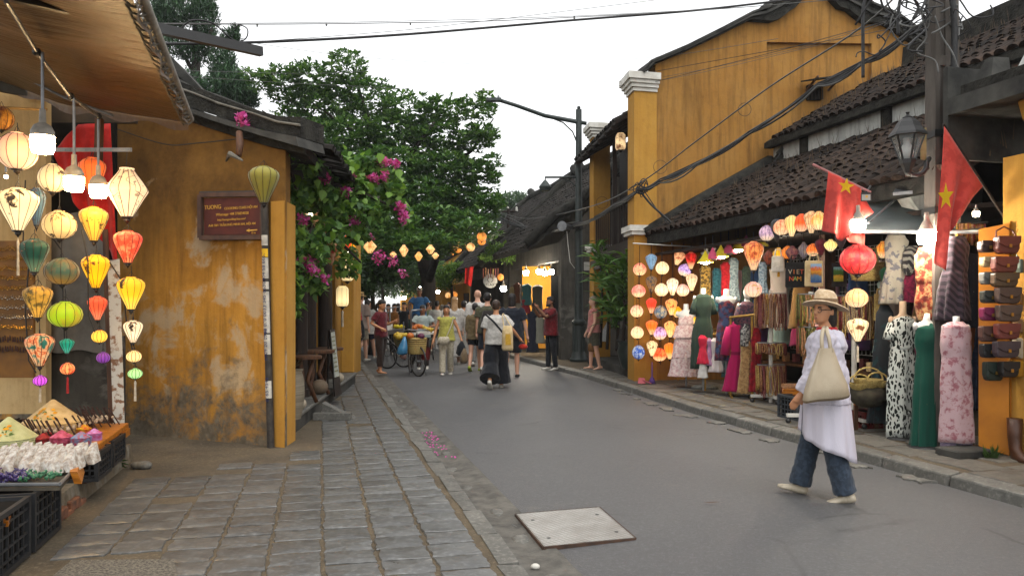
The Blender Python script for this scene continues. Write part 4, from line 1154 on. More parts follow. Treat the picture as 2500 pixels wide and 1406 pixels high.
def lantern(px,py,w_,h_,Y,kind,m,label,group,wire=None,tas=None,ribs=12,far=False,fin=True,tilt=0,top=None):
 """hanging lantern: w_ x h_ photo pixels at distance Y; wire = photo level its cord hangs from"""
 c=P(px,py,Y);k=Y/F
 r,h=w_*k/2,h_*k
 o=thing('hanging_lantern',label,'lantern',c-up*h/2,R.uniform(0,3),group)
 pr=PROF[kind]
 n=ribs*2
 m1=MB();rr=[]
 for z,q in pr:
  rr.append([(r*q*(1.0 if i%2==0 else .955)*math.cos(2*math.pi*i/n),r*q*(1.0 if i%2==0 else .955)*math.sin(2*math.pi*i/n),h/2+z*h)for i in range(n)])
 m1 .rings(rr,True).build('shade',m,o,world=False,smooth=False if n<10 else 60)
 if not far:
  rb=MB()
  for i in range(ribs):
   a=2*math.pi*i/ribs
   rb.tube([(r*q*1.008*math.cos(a),r*q*1.008*math.sin(a),h/2+z*h)for z,q in pr],max(.0022,r*.016),4,False)
  rb.build('rib_frame',M_RIB,o,world=False)
  t0=pr[-1][1]*r;b0=pr[0][1]*r
  MB().lathe([(t0,0),(t0*1.05,.004),(t0*1.05,h*.035),(t0*.9,h*.04)],(0,0,h*.995),14).build('top_ring',top or m,o,world=False)
  if fin:MB().lathe([(b0*1.05,0),(b0*1.05,-h*.03),(b0*.55,-h*.05),(b0*.6,-h*.09),(b0*.25,-h*.13),(.004,-h*.17)][::-1],(0,0,h*.005),12).build('finial',M_FIN,o,world=False,smooth=40)
  hk=MB()
  for sx in(-1,1):hk.tube([(sx*t0*.9,0,h*1.02),(sx*t0*.5,0,h*1.02+.05*h+.02),(0,0,h*1.02+.12*h+.02)],.0022,4)
  hk.build('hanger_hook',M_CORD,o,world=False)
 if wire is not None:
  zt=H-(wire-CY)*Y/F-(c.z-h/2)
  if zt>h:MB().tube([(0,0,h*1.02),(r*.05,0,(zt+h)/2),(0,0,zt)],.003 if Y<9 else .005,5).build('cord',M_CORD,o,world=False)
 if tas:
  tm=MB()
  L=tas[1]*k
  tm.tube([(0,0,-h*.15),(0,0,-h*.2)],.003,4)
  tm.lathe([(.004,0),(.010*k*300,-L*.1),(.008*k*300,-L*.3),(.011*k*300,-L)][::-1],(0,0,-h*.2),8)
  tm.build('tassel',tas[0],o,world=False,smooth=40)
 if tilt:o.rotation_euler=(0,tilt,0)
 return o
T_W=mat('white tassel','b8ac98','9a8c74',30);T_R=mat('red tassel','a01c1c','7a1414',30);T_Y=mat('yellow tassel','d09a14','b07c10',30)
S_CREAM=silk('cream','ffd9a0',.62);
GL='silk lanterns strung at the tarpaulin stall'
L_=lantern
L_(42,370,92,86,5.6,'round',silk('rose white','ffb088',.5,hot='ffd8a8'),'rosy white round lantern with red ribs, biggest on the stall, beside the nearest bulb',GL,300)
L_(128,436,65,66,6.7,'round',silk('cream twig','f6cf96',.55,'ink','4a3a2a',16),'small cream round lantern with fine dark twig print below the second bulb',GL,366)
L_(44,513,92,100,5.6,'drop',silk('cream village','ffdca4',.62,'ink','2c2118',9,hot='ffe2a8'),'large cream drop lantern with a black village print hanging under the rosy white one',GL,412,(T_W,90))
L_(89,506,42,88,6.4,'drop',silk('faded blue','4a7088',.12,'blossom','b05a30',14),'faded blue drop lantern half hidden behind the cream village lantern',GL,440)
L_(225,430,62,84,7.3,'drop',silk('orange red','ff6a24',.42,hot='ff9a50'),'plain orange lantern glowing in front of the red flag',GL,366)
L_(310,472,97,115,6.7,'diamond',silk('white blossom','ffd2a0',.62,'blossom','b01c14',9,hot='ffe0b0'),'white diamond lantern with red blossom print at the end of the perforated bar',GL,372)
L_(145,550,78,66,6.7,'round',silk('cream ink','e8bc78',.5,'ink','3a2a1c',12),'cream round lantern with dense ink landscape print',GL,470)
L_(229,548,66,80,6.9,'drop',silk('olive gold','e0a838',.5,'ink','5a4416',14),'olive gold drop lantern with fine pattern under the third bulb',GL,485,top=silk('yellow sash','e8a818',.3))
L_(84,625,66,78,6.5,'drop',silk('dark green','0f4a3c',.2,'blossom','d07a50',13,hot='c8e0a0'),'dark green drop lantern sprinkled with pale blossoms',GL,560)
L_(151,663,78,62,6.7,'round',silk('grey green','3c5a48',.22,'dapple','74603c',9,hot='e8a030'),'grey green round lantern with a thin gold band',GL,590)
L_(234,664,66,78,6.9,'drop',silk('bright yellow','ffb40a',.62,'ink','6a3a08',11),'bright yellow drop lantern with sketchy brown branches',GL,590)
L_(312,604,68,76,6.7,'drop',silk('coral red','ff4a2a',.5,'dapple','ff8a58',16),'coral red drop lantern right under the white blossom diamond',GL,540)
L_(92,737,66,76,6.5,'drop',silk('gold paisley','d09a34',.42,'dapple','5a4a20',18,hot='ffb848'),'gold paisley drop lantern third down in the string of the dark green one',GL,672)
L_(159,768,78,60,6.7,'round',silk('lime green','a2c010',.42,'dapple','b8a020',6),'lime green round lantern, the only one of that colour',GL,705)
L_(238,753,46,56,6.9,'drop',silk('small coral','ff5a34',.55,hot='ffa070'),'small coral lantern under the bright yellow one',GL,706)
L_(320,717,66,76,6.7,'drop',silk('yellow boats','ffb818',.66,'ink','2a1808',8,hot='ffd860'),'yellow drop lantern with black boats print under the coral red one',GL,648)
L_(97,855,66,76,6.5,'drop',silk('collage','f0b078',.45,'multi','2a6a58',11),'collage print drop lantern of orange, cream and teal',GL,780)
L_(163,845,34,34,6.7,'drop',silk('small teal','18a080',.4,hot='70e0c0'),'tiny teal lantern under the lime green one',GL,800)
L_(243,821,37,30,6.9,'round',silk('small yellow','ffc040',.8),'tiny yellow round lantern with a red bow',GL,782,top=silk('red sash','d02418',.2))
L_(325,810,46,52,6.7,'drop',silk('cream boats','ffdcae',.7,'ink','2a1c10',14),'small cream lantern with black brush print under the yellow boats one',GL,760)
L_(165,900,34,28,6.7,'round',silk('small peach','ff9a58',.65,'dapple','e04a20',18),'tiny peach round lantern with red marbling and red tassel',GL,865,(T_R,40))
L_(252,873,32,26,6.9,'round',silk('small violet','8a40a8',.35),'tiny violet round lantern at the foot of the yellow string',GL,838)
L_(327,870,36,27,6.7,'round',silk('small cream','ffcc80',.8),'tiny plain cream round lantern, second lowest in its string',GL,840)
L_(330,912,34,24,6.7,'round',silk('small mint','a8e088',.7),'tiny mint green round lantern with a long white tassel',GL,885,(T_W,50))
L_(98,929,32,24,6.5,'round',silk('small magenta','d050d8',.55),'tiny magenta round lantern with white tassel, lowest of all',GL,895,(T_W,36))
L_(4,290,54,55,6.4,'round',silk('amber print','c07a20',.3,'dapple','6a3010',12),'amber print lantern cut by the edge of the photo under the bamboo rod',GL,262)
for k,pts in enumerate(([(62,440),(56,600),(70,650),(62,760),(70,880),(88,910)],[(112,560),(150,610),(155,760),(158,850)],[(200,560),(215,640),(216,770),(232,810)],[(268,640),(300,690),(310,800),(325,860)])):
 single(MB().tube([P(x,y,6.75)for x,y in pts],.006,5),'lamp_flex',M_CORD,('looping black flex beside the dark green lantern','straight black flex down the lime green lantern string','black flex beside the small coral lantern','black flex curling by the yellow boats lantern')[k],'cable','black flexes between the lanterns')
L_(644,452,74,86,7.9,'drop',silk('olive unlit','a39a38',0,'dapple','8a8a4a',2),'unlit olive lantern hanging from the branch beside the wooden sign',None,392,fin=True)
GW='lanterns hung in rows on the gable wall of the two storey house'
WY=14.45
hotc='ffd090'
WLN=[(1562,658,33,29,'round','pink marbled','ff9a70','dapple','e0604a','pink marbled round lantern at the top outer corner of the lantern wall'),(1559,711,34,29,'round','rose','ff6a58','dapple','ff9a80','rose round lantern second down along the pillar'),(1555,760,33,28,'round','rose cream','ffb088','blossom','c83a30','rosy cream round lantern third down along the pillar'),(1556,812,33,28,'round','peach cream','ffc090','blossom','b83a28','peach cream round lantern just above the blue one by the pillar'),(1559,860,32,32,'round','royal blue','2a5ab8','dapple','c0c8d8','royal blue lantern with pale blossom, lowest by the pillar'),(1590,640,28,36,'drop','sky blossom','8ab0d0','blossom','c05a40','sky blue drop lantern, highest of the wall'),(1590,694,28,38,'drop','smoky','a07848','dapple','4a4a50','smoky brown drop lantern with dark print'),(1590,747,26,36,'drop','scarlet','ff3a20',None,'a02010','scarlet drop lantern in the second row from the pillar'),(1591,800,29,34,'drop','tangerine','ff6a1c',None,'a02010','plain tangerine drop lantern above the beige tree print one'),(1592,851,27,36,'drop','beige print','f0c890','ink','5a5034','beige drop lantern with dark tree print'),(1617,655,34,30,'round','ivory','ffd8a0','blossom','c87850','ivory round lantern at the top of the third string'),(1615,708,33,30,'round','ivory twig','ffd8a8','ink','6a5a4a','ivory round lantern with twig print below the plain ivory one'),(1613,762,33,30,'round','slate blue','5a7a90','dapple','c8b48a','slate blue flowered round lantern'),(1611,814,33,30,'round','lilac','d0a0c0','dapple','8a5a90','lilac flowered round lantern below the slate blue one'),(1610,866,35,30,'round','red orange','ff4018','dapple','ff7a3a','red orange round lantern at the foot of the third string'),(1651,630,28,34,'drop','sand','e0a070','dapple','a0583a','tilted sand coloured drop lantern near the scarlet top corner'),(1667,659,33,29,'round','pale violet','c0a0d0','dapple','7a5a9a','pale violet round lantern under the tilted sand one'),(1642,701,30,40,'drop','white print','ffe0b8','blossom','8a6a9a','white drop lantern with violet print'),(1639,750,29,38,'drop','amber leaves','ffa050','ink','a04020','amber drop lantern with reddish leaves print'),(1636,804,30,38,'drop','apricot leaves','ffb060','ink','b04a20','apricot drop lantern below the amber leaves one'),(1635,857,28,38,'drop','plain orange','ff8020',None,'a04010','plain orange drop lantern beside the red orange round one'),(1687,637,27,40,'drop','crimson print','d02a20','dapple','801410','crimson printed drop lantern, farthest from the pillar'),(1689,690,29,40,'drop','cream blossom','ffd0a0','blossom','c03028','cream drop lantern with red blossom beside the mannequin'),(1667,709,32,28,'round','blush','ffa890','dapple','ffd0b8','blush round lantern above the white mannequin'),(1654,762,22,26,'round','deep amber','ffa010',None,'a06010','deep amber lantern peeping out behind the tiered dress'),(1695,778,22,26,'round','golden','ffb418',None,'a06010','golden lantern peeping out between the two dresses'),(1650,812,22,34,'drop','burnt orange','ff8a28','dapple','c05a18','burnt orange lantern half behind the tiered dress'),]
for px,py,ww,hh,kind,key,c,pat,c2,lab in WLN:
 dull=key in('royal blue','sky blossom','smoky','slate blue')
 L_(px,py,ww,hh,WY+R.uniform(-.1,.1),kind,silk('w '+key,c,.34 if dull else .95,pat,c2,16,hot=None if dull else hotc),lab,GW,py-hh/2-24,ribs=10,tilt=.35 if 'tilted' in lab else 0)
hk=MB()
for x,y0,y1 in((1562,600,880),(1590,600,872),(1616,600,890),(1643,600,880),(1680,600,720)):hk.tube([P(x,y0,WY),P(x-3,y1,WY)],.006,4)
single(hk,'lantern_strings',M_CORD,'black strings that carry the rows of lanterns on the gable wall','strings')
rl=thing('hanging_rail','thin pale rail fixed to the gable wall above the rows of lanterns','rail',P(1640,600,14.7))
MB().tube([P(1545,594,14.4),P(1720,604,14.4)],.012,6).build('rail',M_WHITEP,rl)
for x in(1560,1640,1715):MB().tube([P(x,597,14.4),P(x,594,14.9)],.01,5).build('rail_bracket',M_GREYM,rl)
GE='lanterns hung under the eave of the tiled shop'
EL=[(1872,570,38,36,11.0,'round','violet print','e0b8c8','dapple','8a6a90',.55,'pale violet round lantern with flower print under the eave, first in the row'),(1840,626,48,68,11.3,'drop','orange tapestry','ff9a50','dapple','b84a28',.6,'tall orange tapestry print drop lantern over the navy mannequins'),(1839,707,42,36,11.3,'round','pink white','ffb8a0','ink','c8a060',.65,'pinkish white round lantern hanging below the tapestry one'),(1877,629,28,34,10.9,'onion','brown print','8a4028','dapple','4a2018',.3,'brown onion shaped lantern'),(1897,561,30,50,10.6,'drop','charcoal','384048','dapple','50585c',.06,'unlit charcoal drop lantern between two lit ones'),(1908,556,40,36,10.4,'round','peach','ffb080','dapple','e07a50',.6,'peach round lantern overlapping a cream striped one'),(1933,553,34,50,10.2,'drop','cream gold','ffc878',None,'a06030',.7,'cream and gold drop lantern with a bright hot foot'),(1957,545,34,42,10.1,'round','red orange e','ff5a20',None,'a02010',.6,'red orange round lantern in the middle of the eave row'),(1981,544,36,52,9.9,'drop','cream stripe','ffc890','dapple','d08850',.55,'cream drop lantern with peach shading next to the flag'),(1999,540,38,44,9.75,'round','orange cream','ffa048','dapple','ffc880',.6,'orange and cream round lantern touching the flag edge'),(1901,621,28,30,10.6,'onion','yellow','ffb820',None,'a06010',.55,'yellow onion lantern with a long yellow tassel'),(1923,617,28,30,10.5,'round','amber e','ff8a30',None,'a04010',.5,'amber round lantern tucked behind the purple one'),(1934,618,30,32,10.3,'onion','plum','6a3040','dapple','a06a58',.2,'plum coloured onion lantern'),(1962,612,26,38,10.3,'onion','pewter','8a8088','dapple','b8a088',.22,'pewter grey lantern beside the orange round one'),(1985,611,32,30,10.0,'round','orange e2','ff8028','dapple','d05018',.55,'orange round lantern in the lower row near the timber post'),(2004,604,28,38,9.9,'drop','wine','7a2034','dapple','4a1420',.18,'wine red drop lantern'),(2028,600,32,28,9.6,'onion','cream lemon','ffdc80',None,'a08030',.65,'cream lemon lantern just past the timber post'),(2053,588,30,36,9.5,'drop','dark plum','3c2834','dapple','5a4450',.05,'dark plum lantern, unlit, beside the foot of the flag'),(2155,611,32,40,9.4,'onion','orange back','ff8a20','dapple','ffb850',.6,'orange onion lantern deep in the shop by the grey floral dress'),(2094,634,84,70,8.6,'round','ruby','e01420','dapple','ff4a3a',.42,'big ruby red round lantern, largest at the tiled shop'),(2092,728,54,44,8.6,'round','peach blossom','ffae70','blossom','c83018',.7,'peach round lantern with red blossom under the ruby one'),(2094,806,50,54,8.6,'drop','cream sprig','ffd8a0','ink','7a4a28',.7,'cream drop lantern with brown sprigs, lowest under the ruby one'),(2161,680,26,52,9.0,'drop','emerald','0c6a44',None,'084030',.08,'unlit emerald lantern beside the grey floral dress'),]
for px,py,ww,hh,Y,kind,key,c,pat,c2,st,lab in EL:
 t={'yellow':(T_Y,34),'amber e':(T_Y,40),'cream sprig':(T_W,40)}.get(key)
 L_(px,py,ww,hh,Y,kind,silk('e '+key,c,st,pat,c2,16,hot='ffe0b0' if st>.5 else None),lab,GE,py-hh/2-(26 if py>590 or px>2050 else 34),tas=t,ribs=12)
GS='paper lanterns strung over the street by the almond tree'
for px,py,ww,hh,Y,kind,lab in((1115,595,25,26,22,'globe','amber globe lantern over the street, first of the high cluster'),(1117,608,22,20,22.5,'globe','amber globe lantern tucked under the first of the high cluster'),(1131,598,12,15,25,'globe','smallest globe lantern, between two bigger ones over the street'),(1149,604,23,20,21,'round','pinkish cream round lantern over the street'),(1176,578,24,24,21,'globe','upper one of two stacked globe lanterns over the street'),(1176,590,22,18,21.3,'globe','lower one of two stacked globe lanterns over the street'),(903,604,34,30,17,'diamond','amber diamond lantern among the leaves nearest the corner pillar'),(960,622,18,14,18,'diamond','small amber lantern almost hidden by leaves'),(986,613,22,28,18,'diamond','amber lantern peeping through leaves over the crowd'),(1022,627,20,22,19,'diamond','amber lantern low among the leaves over the crowd'),(1051,610,24,22,20,'diamond','amber lantern beside the tree trunk'),(1063,625,18,16,20,'diamond','small amber lantern under the one beside the trunk'),(1104,620,8,8,24,'globe','tiny amber lantern under the globe cluster'),(1094,721,15,14,36,'round','far orange round lantern above the crowd'),(1109,719,17,14,35,'round','second far orange round lantern above the crowd'),(1222,677,16,17,24,'globe','orange lantern beside the round white sign')):
 L_(px,py,ww,hh,Y,kind,silk('street'+str(py%3),('ffb860','ffc880','ff9a40')[py%3]if px not in(1094,1109)else 'ff6a20',.6,'dapple','c07a30',8),lab,GS,py-hh/2-14,ribs=8,far=ww<14)
GH='lanterns in front of the corner house porch'
for px,py,ww,hh,Y,kind,key,c,c2,st,lab in((737,506,40,44,10.2,'diamond','amber face','ffa020','a05010',.55,'amber diamond lantern deep in the bougainvillea near the wall'),(775,538,36,34,11.2,'diamond','beige dim','c89068','8a5a40',.25,'dim beige lantern among the bougainvillea'),(806,543,40,32,12,'diamond','peach dim','e0a878','a07048',.35,'dim peach lantern next to a bare bulb in the bougainvillea'),(832,566,36,38,12.6,'diamond','grey white','a8b0a4','8a8f88',.15,'greyish white diamond lantern'),(846,590,32,34,13,'diamond','fire red','ff3a14','ff8a20',.6,'fiery red diamond lantern near the far pillar'),(858,596,30,32,13.4,'diamond','marigold','ffa818','c06a10',.6,'marigold diamond lantern close behind the red one')):
 L_(px,py,ww,hh,Y,kind,silk('h '+key,c,st,'dapple',c2,10),lab,GH,py-hh/2-20,ribs=8)
S_IV=silk('ivory long','ffe0a0',.62)
L_(848,661,30,50,14.6,'long',S_IV,'tall ivory cylinder lantern with red tassels, upper of two on the far pillar',GH,600,ribs=8,tas=None)
L_(836,724,30,48,14.2,'long',S_IV,'tall ivory cylinder lantern with white tassel, lower of two on the far pillar',GH,690,(T_W,40),ribs=8)
L_(1515,347,26,40,16.4,'long',silk('balcony','ffd8a0',.5,'dapple','7a5030',8),'square lit lantern on the dark balcony of the two storey house',None,320,ribs=4)
# bare bulbs
B_WARM=glow('warm bulb',(1.0,.68,.32),75.0);B_WHITE=glow('white bulb',(1.0,.90,.74),125.0);B_SMALL=glow('small bulb',(1.0,.85,.55),14.0)
M_CAP=mat('grey bulb base','8f8a80','77726a',20,.5)
def bulb(px,py,w_,Y,label,top=None,m=B_WARM,group=None,tube_m=M_GREYM,name='hanging_bulb'):
 g=1.0 if m is B_WARM else .45
 c=P(px,py,Y);r=w_*Y/F/2
 o=thing(name,label,'bulb',c,0,group)
 MB().lathe([(r*.55,-r*.8),(r*.85,-r*.72),(r*.98,-r*.3),(r,r*.3),(r,r*.75)],n=18).build('glass',m,o,world=False,smooth=50)
 MB().lathe([(r*lerp(.8,1,g),r*.78),(r*lerp(.5,.98,g),r*1.2),(r*lerp(.3,.7,g),r*1.75),(r*.3,r*2.0),(r*.28,r*2.6),(r*.26,r*lerp(2.7,3.2,g))],n=18).build('base',M_CAP,o,world=False,smooth=50)
 if top is not None:
  zt=H-(top-CY)*Y/F-c.z
  MB().tube([(0,0,r*2.6),(0,0,zt)],.010 if Y<8 else .006,7).build('rod',tube_m,o,world=False)
 return o
GB='bulbs hanging from the awning poles'
bulb(104,354,54,5.2,'warm bulb on a grey rod, nearest of three under the tarpaulin',128,group=GB)
bulb(181,450,45,5.9,'warm bulb on a grey rod, middle one of three under the tarpaulin',240,group=GB)
bulb(240,468,40,6.6,'warm bulb on a grey rod in front of the red flag',288,group=GB)
bulb(15,432,9,6.2,'tiny warm bulb beside the rosy white lantern',400,B_SMALL)
for px,py,Y,lab in((705,500,10,'small bulb near the wall corner'),(758,525,11,'small bulb above the violet blossom'),(793,536,11.8,'small bulb over the dim peach lantern'),(817,562,12.3,'small bulb by the greyish white lantern'),(848,619,14.3,'small bulb over the tall ivory lantern'),(873,591,13.6,'small bulb past the marigold lantern')):
 bulb(px,py,10,Y,'bare '+lab+' in the bougainvillea string',py-20,B_SMALL,'small bulbs strung through the bougainvillea')
bulb(2095,551,34,8.0,'bright white bulb on the awning bar beside the flag',None,B_WHITE)
bulb(2262,580,42,7.8,'bright white bulb above the rust red dress',545,B_WHITE)
bulb(2383,523,16,7.6,'small clear bulb beside the ochre pillar',500,B_SMALL)
for px,py,lab in((1284,667,'first'),(1316,664,'second'),(1330,668,'third'),(1346,664,'fourth')):
 bulb(px,py,13,23.2,'white bulb over the far clothes stall, '+lab+' from the café side',640,B_WHITE,'bulbs over the far clothes stall')
bulb(1897,642,16,11.6,'bright white bulb behind the blank white tote bag',610,B_WHITE)
bulb(1229,705,14,25,'round white bulb low beside the café sign',690,B_WHITE)
for px,py,Y in((1069,713,38),(1028,702,45),(987,727,50),(978,728,52),(945,726,55)):
 bulb(px,py,8,Y,'distant white street bulb at level %s of the crowd'%{713:'the trunk',702:'the vendor cap',727:'the far end',728:'the far bend',726:'the far corner'}[py],py-12,B_WHITE,'distant street bulbs')
GP_='cone shaded lamps over the dress stall'
M_CY=cloth('yellow cone cloth','b8a41c','c8b430',9);M_CP=cloth('pink cone cloth','b84a68','a83a58',9)
for px,py,yel,lit,lab in((1722,628,1,1,'yellow cone lamp, lit, first of the row'),(1740,620,0,0,'pink cone shade between the first two yellow ones'),(1760,614,1,1,'yellow cone lamp, lit, second yellow of the row'),(1779,606,0,0,'pink cone shade between the middle yellow ones'),(1802,598,1,1,'yellow cone lamp, lit, third yellow of the row'),(1822,590,0,0,'pink cone shade over the navy mannequins'),(1858,588,1,0,'yellow cone shade behind the tapestry lantern')):
 Y=12.6;k=Y/F;c=P(px,py+13,Y)
 o=thing('cone_lamp',lab,'lamp',c,0,GP_)
 MB().lathe([(20*k,0),(17*k,4*k),(11*k,11*k),(5*k,21*k),(1*k,29*k)],n=16,cap=False).build('shade',M_CY if yel else M_CP,o,world=False,smooth=True)
 MB().tube([(0,0,28*k),(0,0,60*k)],.006,5).build('cord',M_CORD,o,world=False)
 MB().lathe([(4*k,-4*k),(10*k,-2*k),(11*k,3*k),(8*k,7*k)],n=12).build('bulb',B_WHITE if lit else M_CAP,o,world=False,smooth=True)
# goods of the tiled shop
def px_rings(rings,Y,flat=.6,yc=0.0):
 out=[]
 for r in rings:
  c=P(r[0],r[1],Y);w_=r[2]*Y/F/2
  out.append((c.x,c.y+yc,c.z,w_,w_*flat)+((r[3],)if len(r)>3 else()))
 return out
def resample(rings,n):
 out=[]
 for i in range(n+1):
  t=i/n*(len(rings)-1);k=min(int(t),len(rings)-2);f=t-k
  a,b=rings[k],rings[k+1]
  a=a if len(a)>3 else a+(0,);b=b if len(b)>3 else b+(0,)
  f=f*f*(3-2*f)*.5+f*.5
  out.append(tuple(lerp(x,y,f)for x,y in zip(a,b)))
 return out
def garment(name,label,cat,rings,Y,m,folds=9,group=None,sleeves=(),extra=None,flat=.6,n=44,sm=None):
 """rings: (x, level, width, fold depth) in photo pixels at distance Y"""
 c=P(rings[-1][0],rings[-1][1],Y)
 o=thing(name,label,cat,c,0,group)
 b_=MB().ell(px_rings([(q[0],q[1],q[2],q[3]*1.5)for q in resample(rings,26)],Y,flat),n,True,folds).build('body',m,o,smooth=True)
 t_=bpy.data.textures.get('crease')or bpy.data.textures.new('crease','CLOUDS');t_.noise_scale=.09
 d_=b_.modifiers.new('crease','DISPLACE');d_.texture=t_;d_.strength=.03;d_.texture_coords='LOCAL'
 for s in sleeves:
  pts=[P(x,y,Y)for x,y,_ in s];rs=[w_*Y/F/2 for _,_,w_ in s]
  MB().tube(pts,rs,12).build('sleeve',sm or m,o,smooth=True)
 if extra:extra(o)
 return o
M_MANW=mat('white mannequin','cfcdc8','b9b7b2',3,.4,.4);M_MANB=mat('beige mannequin','b39b80','a28a70',3,.5,.35)
def mannequin(px,yn,ysh,wsh,Y,label,m=M_MANW,head=False,floor=.12,group='shop mannequins',yhip=None):
 """yn neck top, ysh shoulder level, wsh shoulder width in photo pixels"""
 k=Y/F;s=wsh*k
 b=P(px,0,Y);b.z=floor
 o=thing('mannequin',label,'mannequin',b,0,group)
 zs=H-(ysh-CY)*k-floor;zn=H-(yn-CY)*k-floor
 r=[(0,.0,zs-s*1.45,s*.2,s*.14),(0,0,zs-s*1.2,s*.26,s*.17),(0,0,zs-s*.85,s*.24,s*.14),(0,0,zs-s*.45,s*.34,s*.18),(0,0,zs-s*.15,s*.47,s*.22),(0,0,zs,s*.44,s*.16),(0,0,zs+s*.09,s*.2,s*.13),(0,0,zs+s*.16,s*.14,s*.12),(0,0,zn,s*.125,s*.12)]
 MB().ell(r,20).build('torso',m,o,world=False,smooth=True)
 for sx in(-1,1):MB().sphere((sx*s*.46,0,zs-s*.1),(s*.1,s*.11,s*.16),10,6).build('shoulder_cap',m,o,world=False,smooth=True)
 if head:MB().ell([(0,-.01,zn-.02,s*.12,s*.12),(0,-.02,zn+s*.1,s*.17,s*.2),(0,-.01,zn+s*.3,s*.21,s*.25),(0,0,zn+s*.48,s*.17,s*.21),(0,0,zn+s*.56,s*.06,s*.08)],16).build('head',m,o,world=False,smooth=True)
 MB().tube([(0,0,.02),(0,0,zs-s*1.3)],.016,8).build('pole',M_GREYM,o,world=False)
 MB().lathe([(.001,.03),(.17,.02),(.18,0)][::-1],n=18).build('base',M_BLACKM,o,world=False,smooth=40)
 return o
PK=cloth('dusty pink print','c09a98','d8c4bf',26,'dapple')
mannequin(1675,742,762,46,13.8,'white mannequin with a neck stump wearing the tiered pink dress by the lantern wall')
def frill(o):
 Y=13.8
 for y0,y1,w0,w1,f in((795,824,40,52,.09),(862,872,54,58,.07),(898,918,62,70,.09)):
  MB().ell(px_rings(resample([(1672,y0,w0+2,.02),(1671,y1,w1+3,f)],6),Y),48,False,13).build('frill',PK,o,smooth=True)
garment('tiered_dress','dusty pink tiered maxi dress with frilled waist on the white mannequin by the lantern wall','dress',[(1675,770,34,0),(1674,786,38,.01),(1673,800,32,.02),(1671,830,44,.03),(1670,865,54,.05),(1669,900,62,.06),(1668,918,68,.09)],13.8,PK,11,extra=frill)
DG=cloth('dark green brocade','24332c','8a8a5c',24,'flower',lo=.2,hi=.3)
mannequin(1717,704,724,46,13.0,'white necked mannequin in the dark green brocade blouse')
garment('brocade_dress','dark green brocade cheongsam with pale gold flowers on a mannequin','dress',[(1717,717,14),(1717,724,42),(1717,745,46),(1717,775,36,.02),(1716,800,46,.03),(1714,840,52,.05),(1712,900,52,.07)],13.0,DG,8,sleeves=[[(1700,728,14),(1694,750,16),(1690,768,18)],[(1734,728,14),(1740,750,16),(1743,768,18)]])
NV=cloth('navy red print','22293f','6a2a30',20,'dapple',c3='3a4a6a')
mannequin(1773,706,727,48,12.6,'white mannequin with bare shoulders in the navy halter dress')
garment('halter_dress','navy and dark red halter dress on a white shouldered mannequin','dress',[(1773,722,14),(1773,735,36),(1773,752,42),(1773,778,34,.02),(1772,810,46,.04),(1770,880,50,.07)],12.6,NV,8)
mannequin(1824,728,742,46,12.4,'white mannequin with a full head in the navy printed shirt',head=True)
garment('printed_shirt','open collared navy shirt with reddish print on the mannequin with a head','shirt',[(1824,736,20),(1824,746,46),(1824,770,50,.02),(1823,800,48,.03),(1822,850,46,.05)],12.4,cloth('navy dots','262a38','5a3a44',30,'dapple'),7,sleeves=[[(1806,748,16),(1800,775,18),(1798,800,18)],[(1842,748,16),(1849,775,18),(1850,800,18)]])
for px,lab in((1724,'smooth white display head on the high ledge, nearer the lantern wall'),(1742,'smooth white display head on the high ledge, nearer the pendant lamps')):
 Y=13.6;k=Y/F;c=P(px,622,Y)
 o=thing('head_display',lab,'display head',c,0,'white display heads')
 MB().ell([(0,0,0,12*k,8*k),(0,0,5*k,14*k,8*k),(0,0,8*k,4*k,4*k),(0,0,11*k,5*k,5*k),(0,0,17*k,7*k,7*k),(0,0,22*k,6*k,6*k),(0,0,25*k,2*k,2*k)],14).build('head',M_MANW,o,world=False,smooth=True)
lg=thing('high_ledge','dark ledge under the eave carrying white display heads','shelf',P(1735,626,13.6))
MB().box(P(1745,628,13.7),(.5,.3,.04)).build('shelf_board',M_WOOD,lg)
HD='long dresses hung in a row under the cone lamps'
for x,y0,y1,ww,c1,c2,kind,lab in((1722,648,745,30,'a8843c','4a3a1c','dapple','gold brocade long dress, first in the hanging row'),(1750,655,760,26,'2a5860','1c4048','weave','teal long dress beside the gold one'),(1771,640,760,26,'b8242a','98181e','weave','plain red long dress in the hanging row'),(1791,630,735,28,'9aa8a8','6a7a80','dapple','pale grey blue patterned long dress after the red one'),(1822,650,740,24,'34423a','202a24','dapple','dark green long dress behind the navy shirt'),(1862,640,720,24,'a0b0bc','6a8090','dapple','silvery blue satin dress behind the big tapestry lantern')):
 garment('long_dress',lab,'dress',[(x,y0,ww*.5),(x,y0+8,ww*.9,.02),(x,(y0+y1)/2,ww*.8,.04),(x,y1,ww*1.05,.1)],13.7,cloth('long '+c1,c1,c2,24,kind),7,HD)
M_BRASS=mat('brass tube','a8843c','8a6a2a',20,.35,.5,metal=.7)
kr=thing('clothes_rail','low brass rail with small hangers for children clothes','clothes rail',P(1750,930,13.0))
MB().tube([P(1718,807,13.3),P(1782,800,12.6)],.014,8).build('rail',M_BRASS,kr)
for x,Y in((1722,13.2),(1780,12.6)):
 q=P(x,805,Y);MB().tube([q,Vector((q.x,q.y,.12))],.014,8).build('upright',M_BRASS,kr)
for i in range(14):
 q=P(1722,806,13.25).lerp(P(1780,801,12.6),i/13)
 MB().tube([q+up*.01,q+Vector((.012,0,-.03)),q+Vector((0,0,-.05)),q+Vector((-.06,0,-.09))],.004,5).build('hanger',M_BRASS,kr)
KC='small children clothes on the low brass rail'
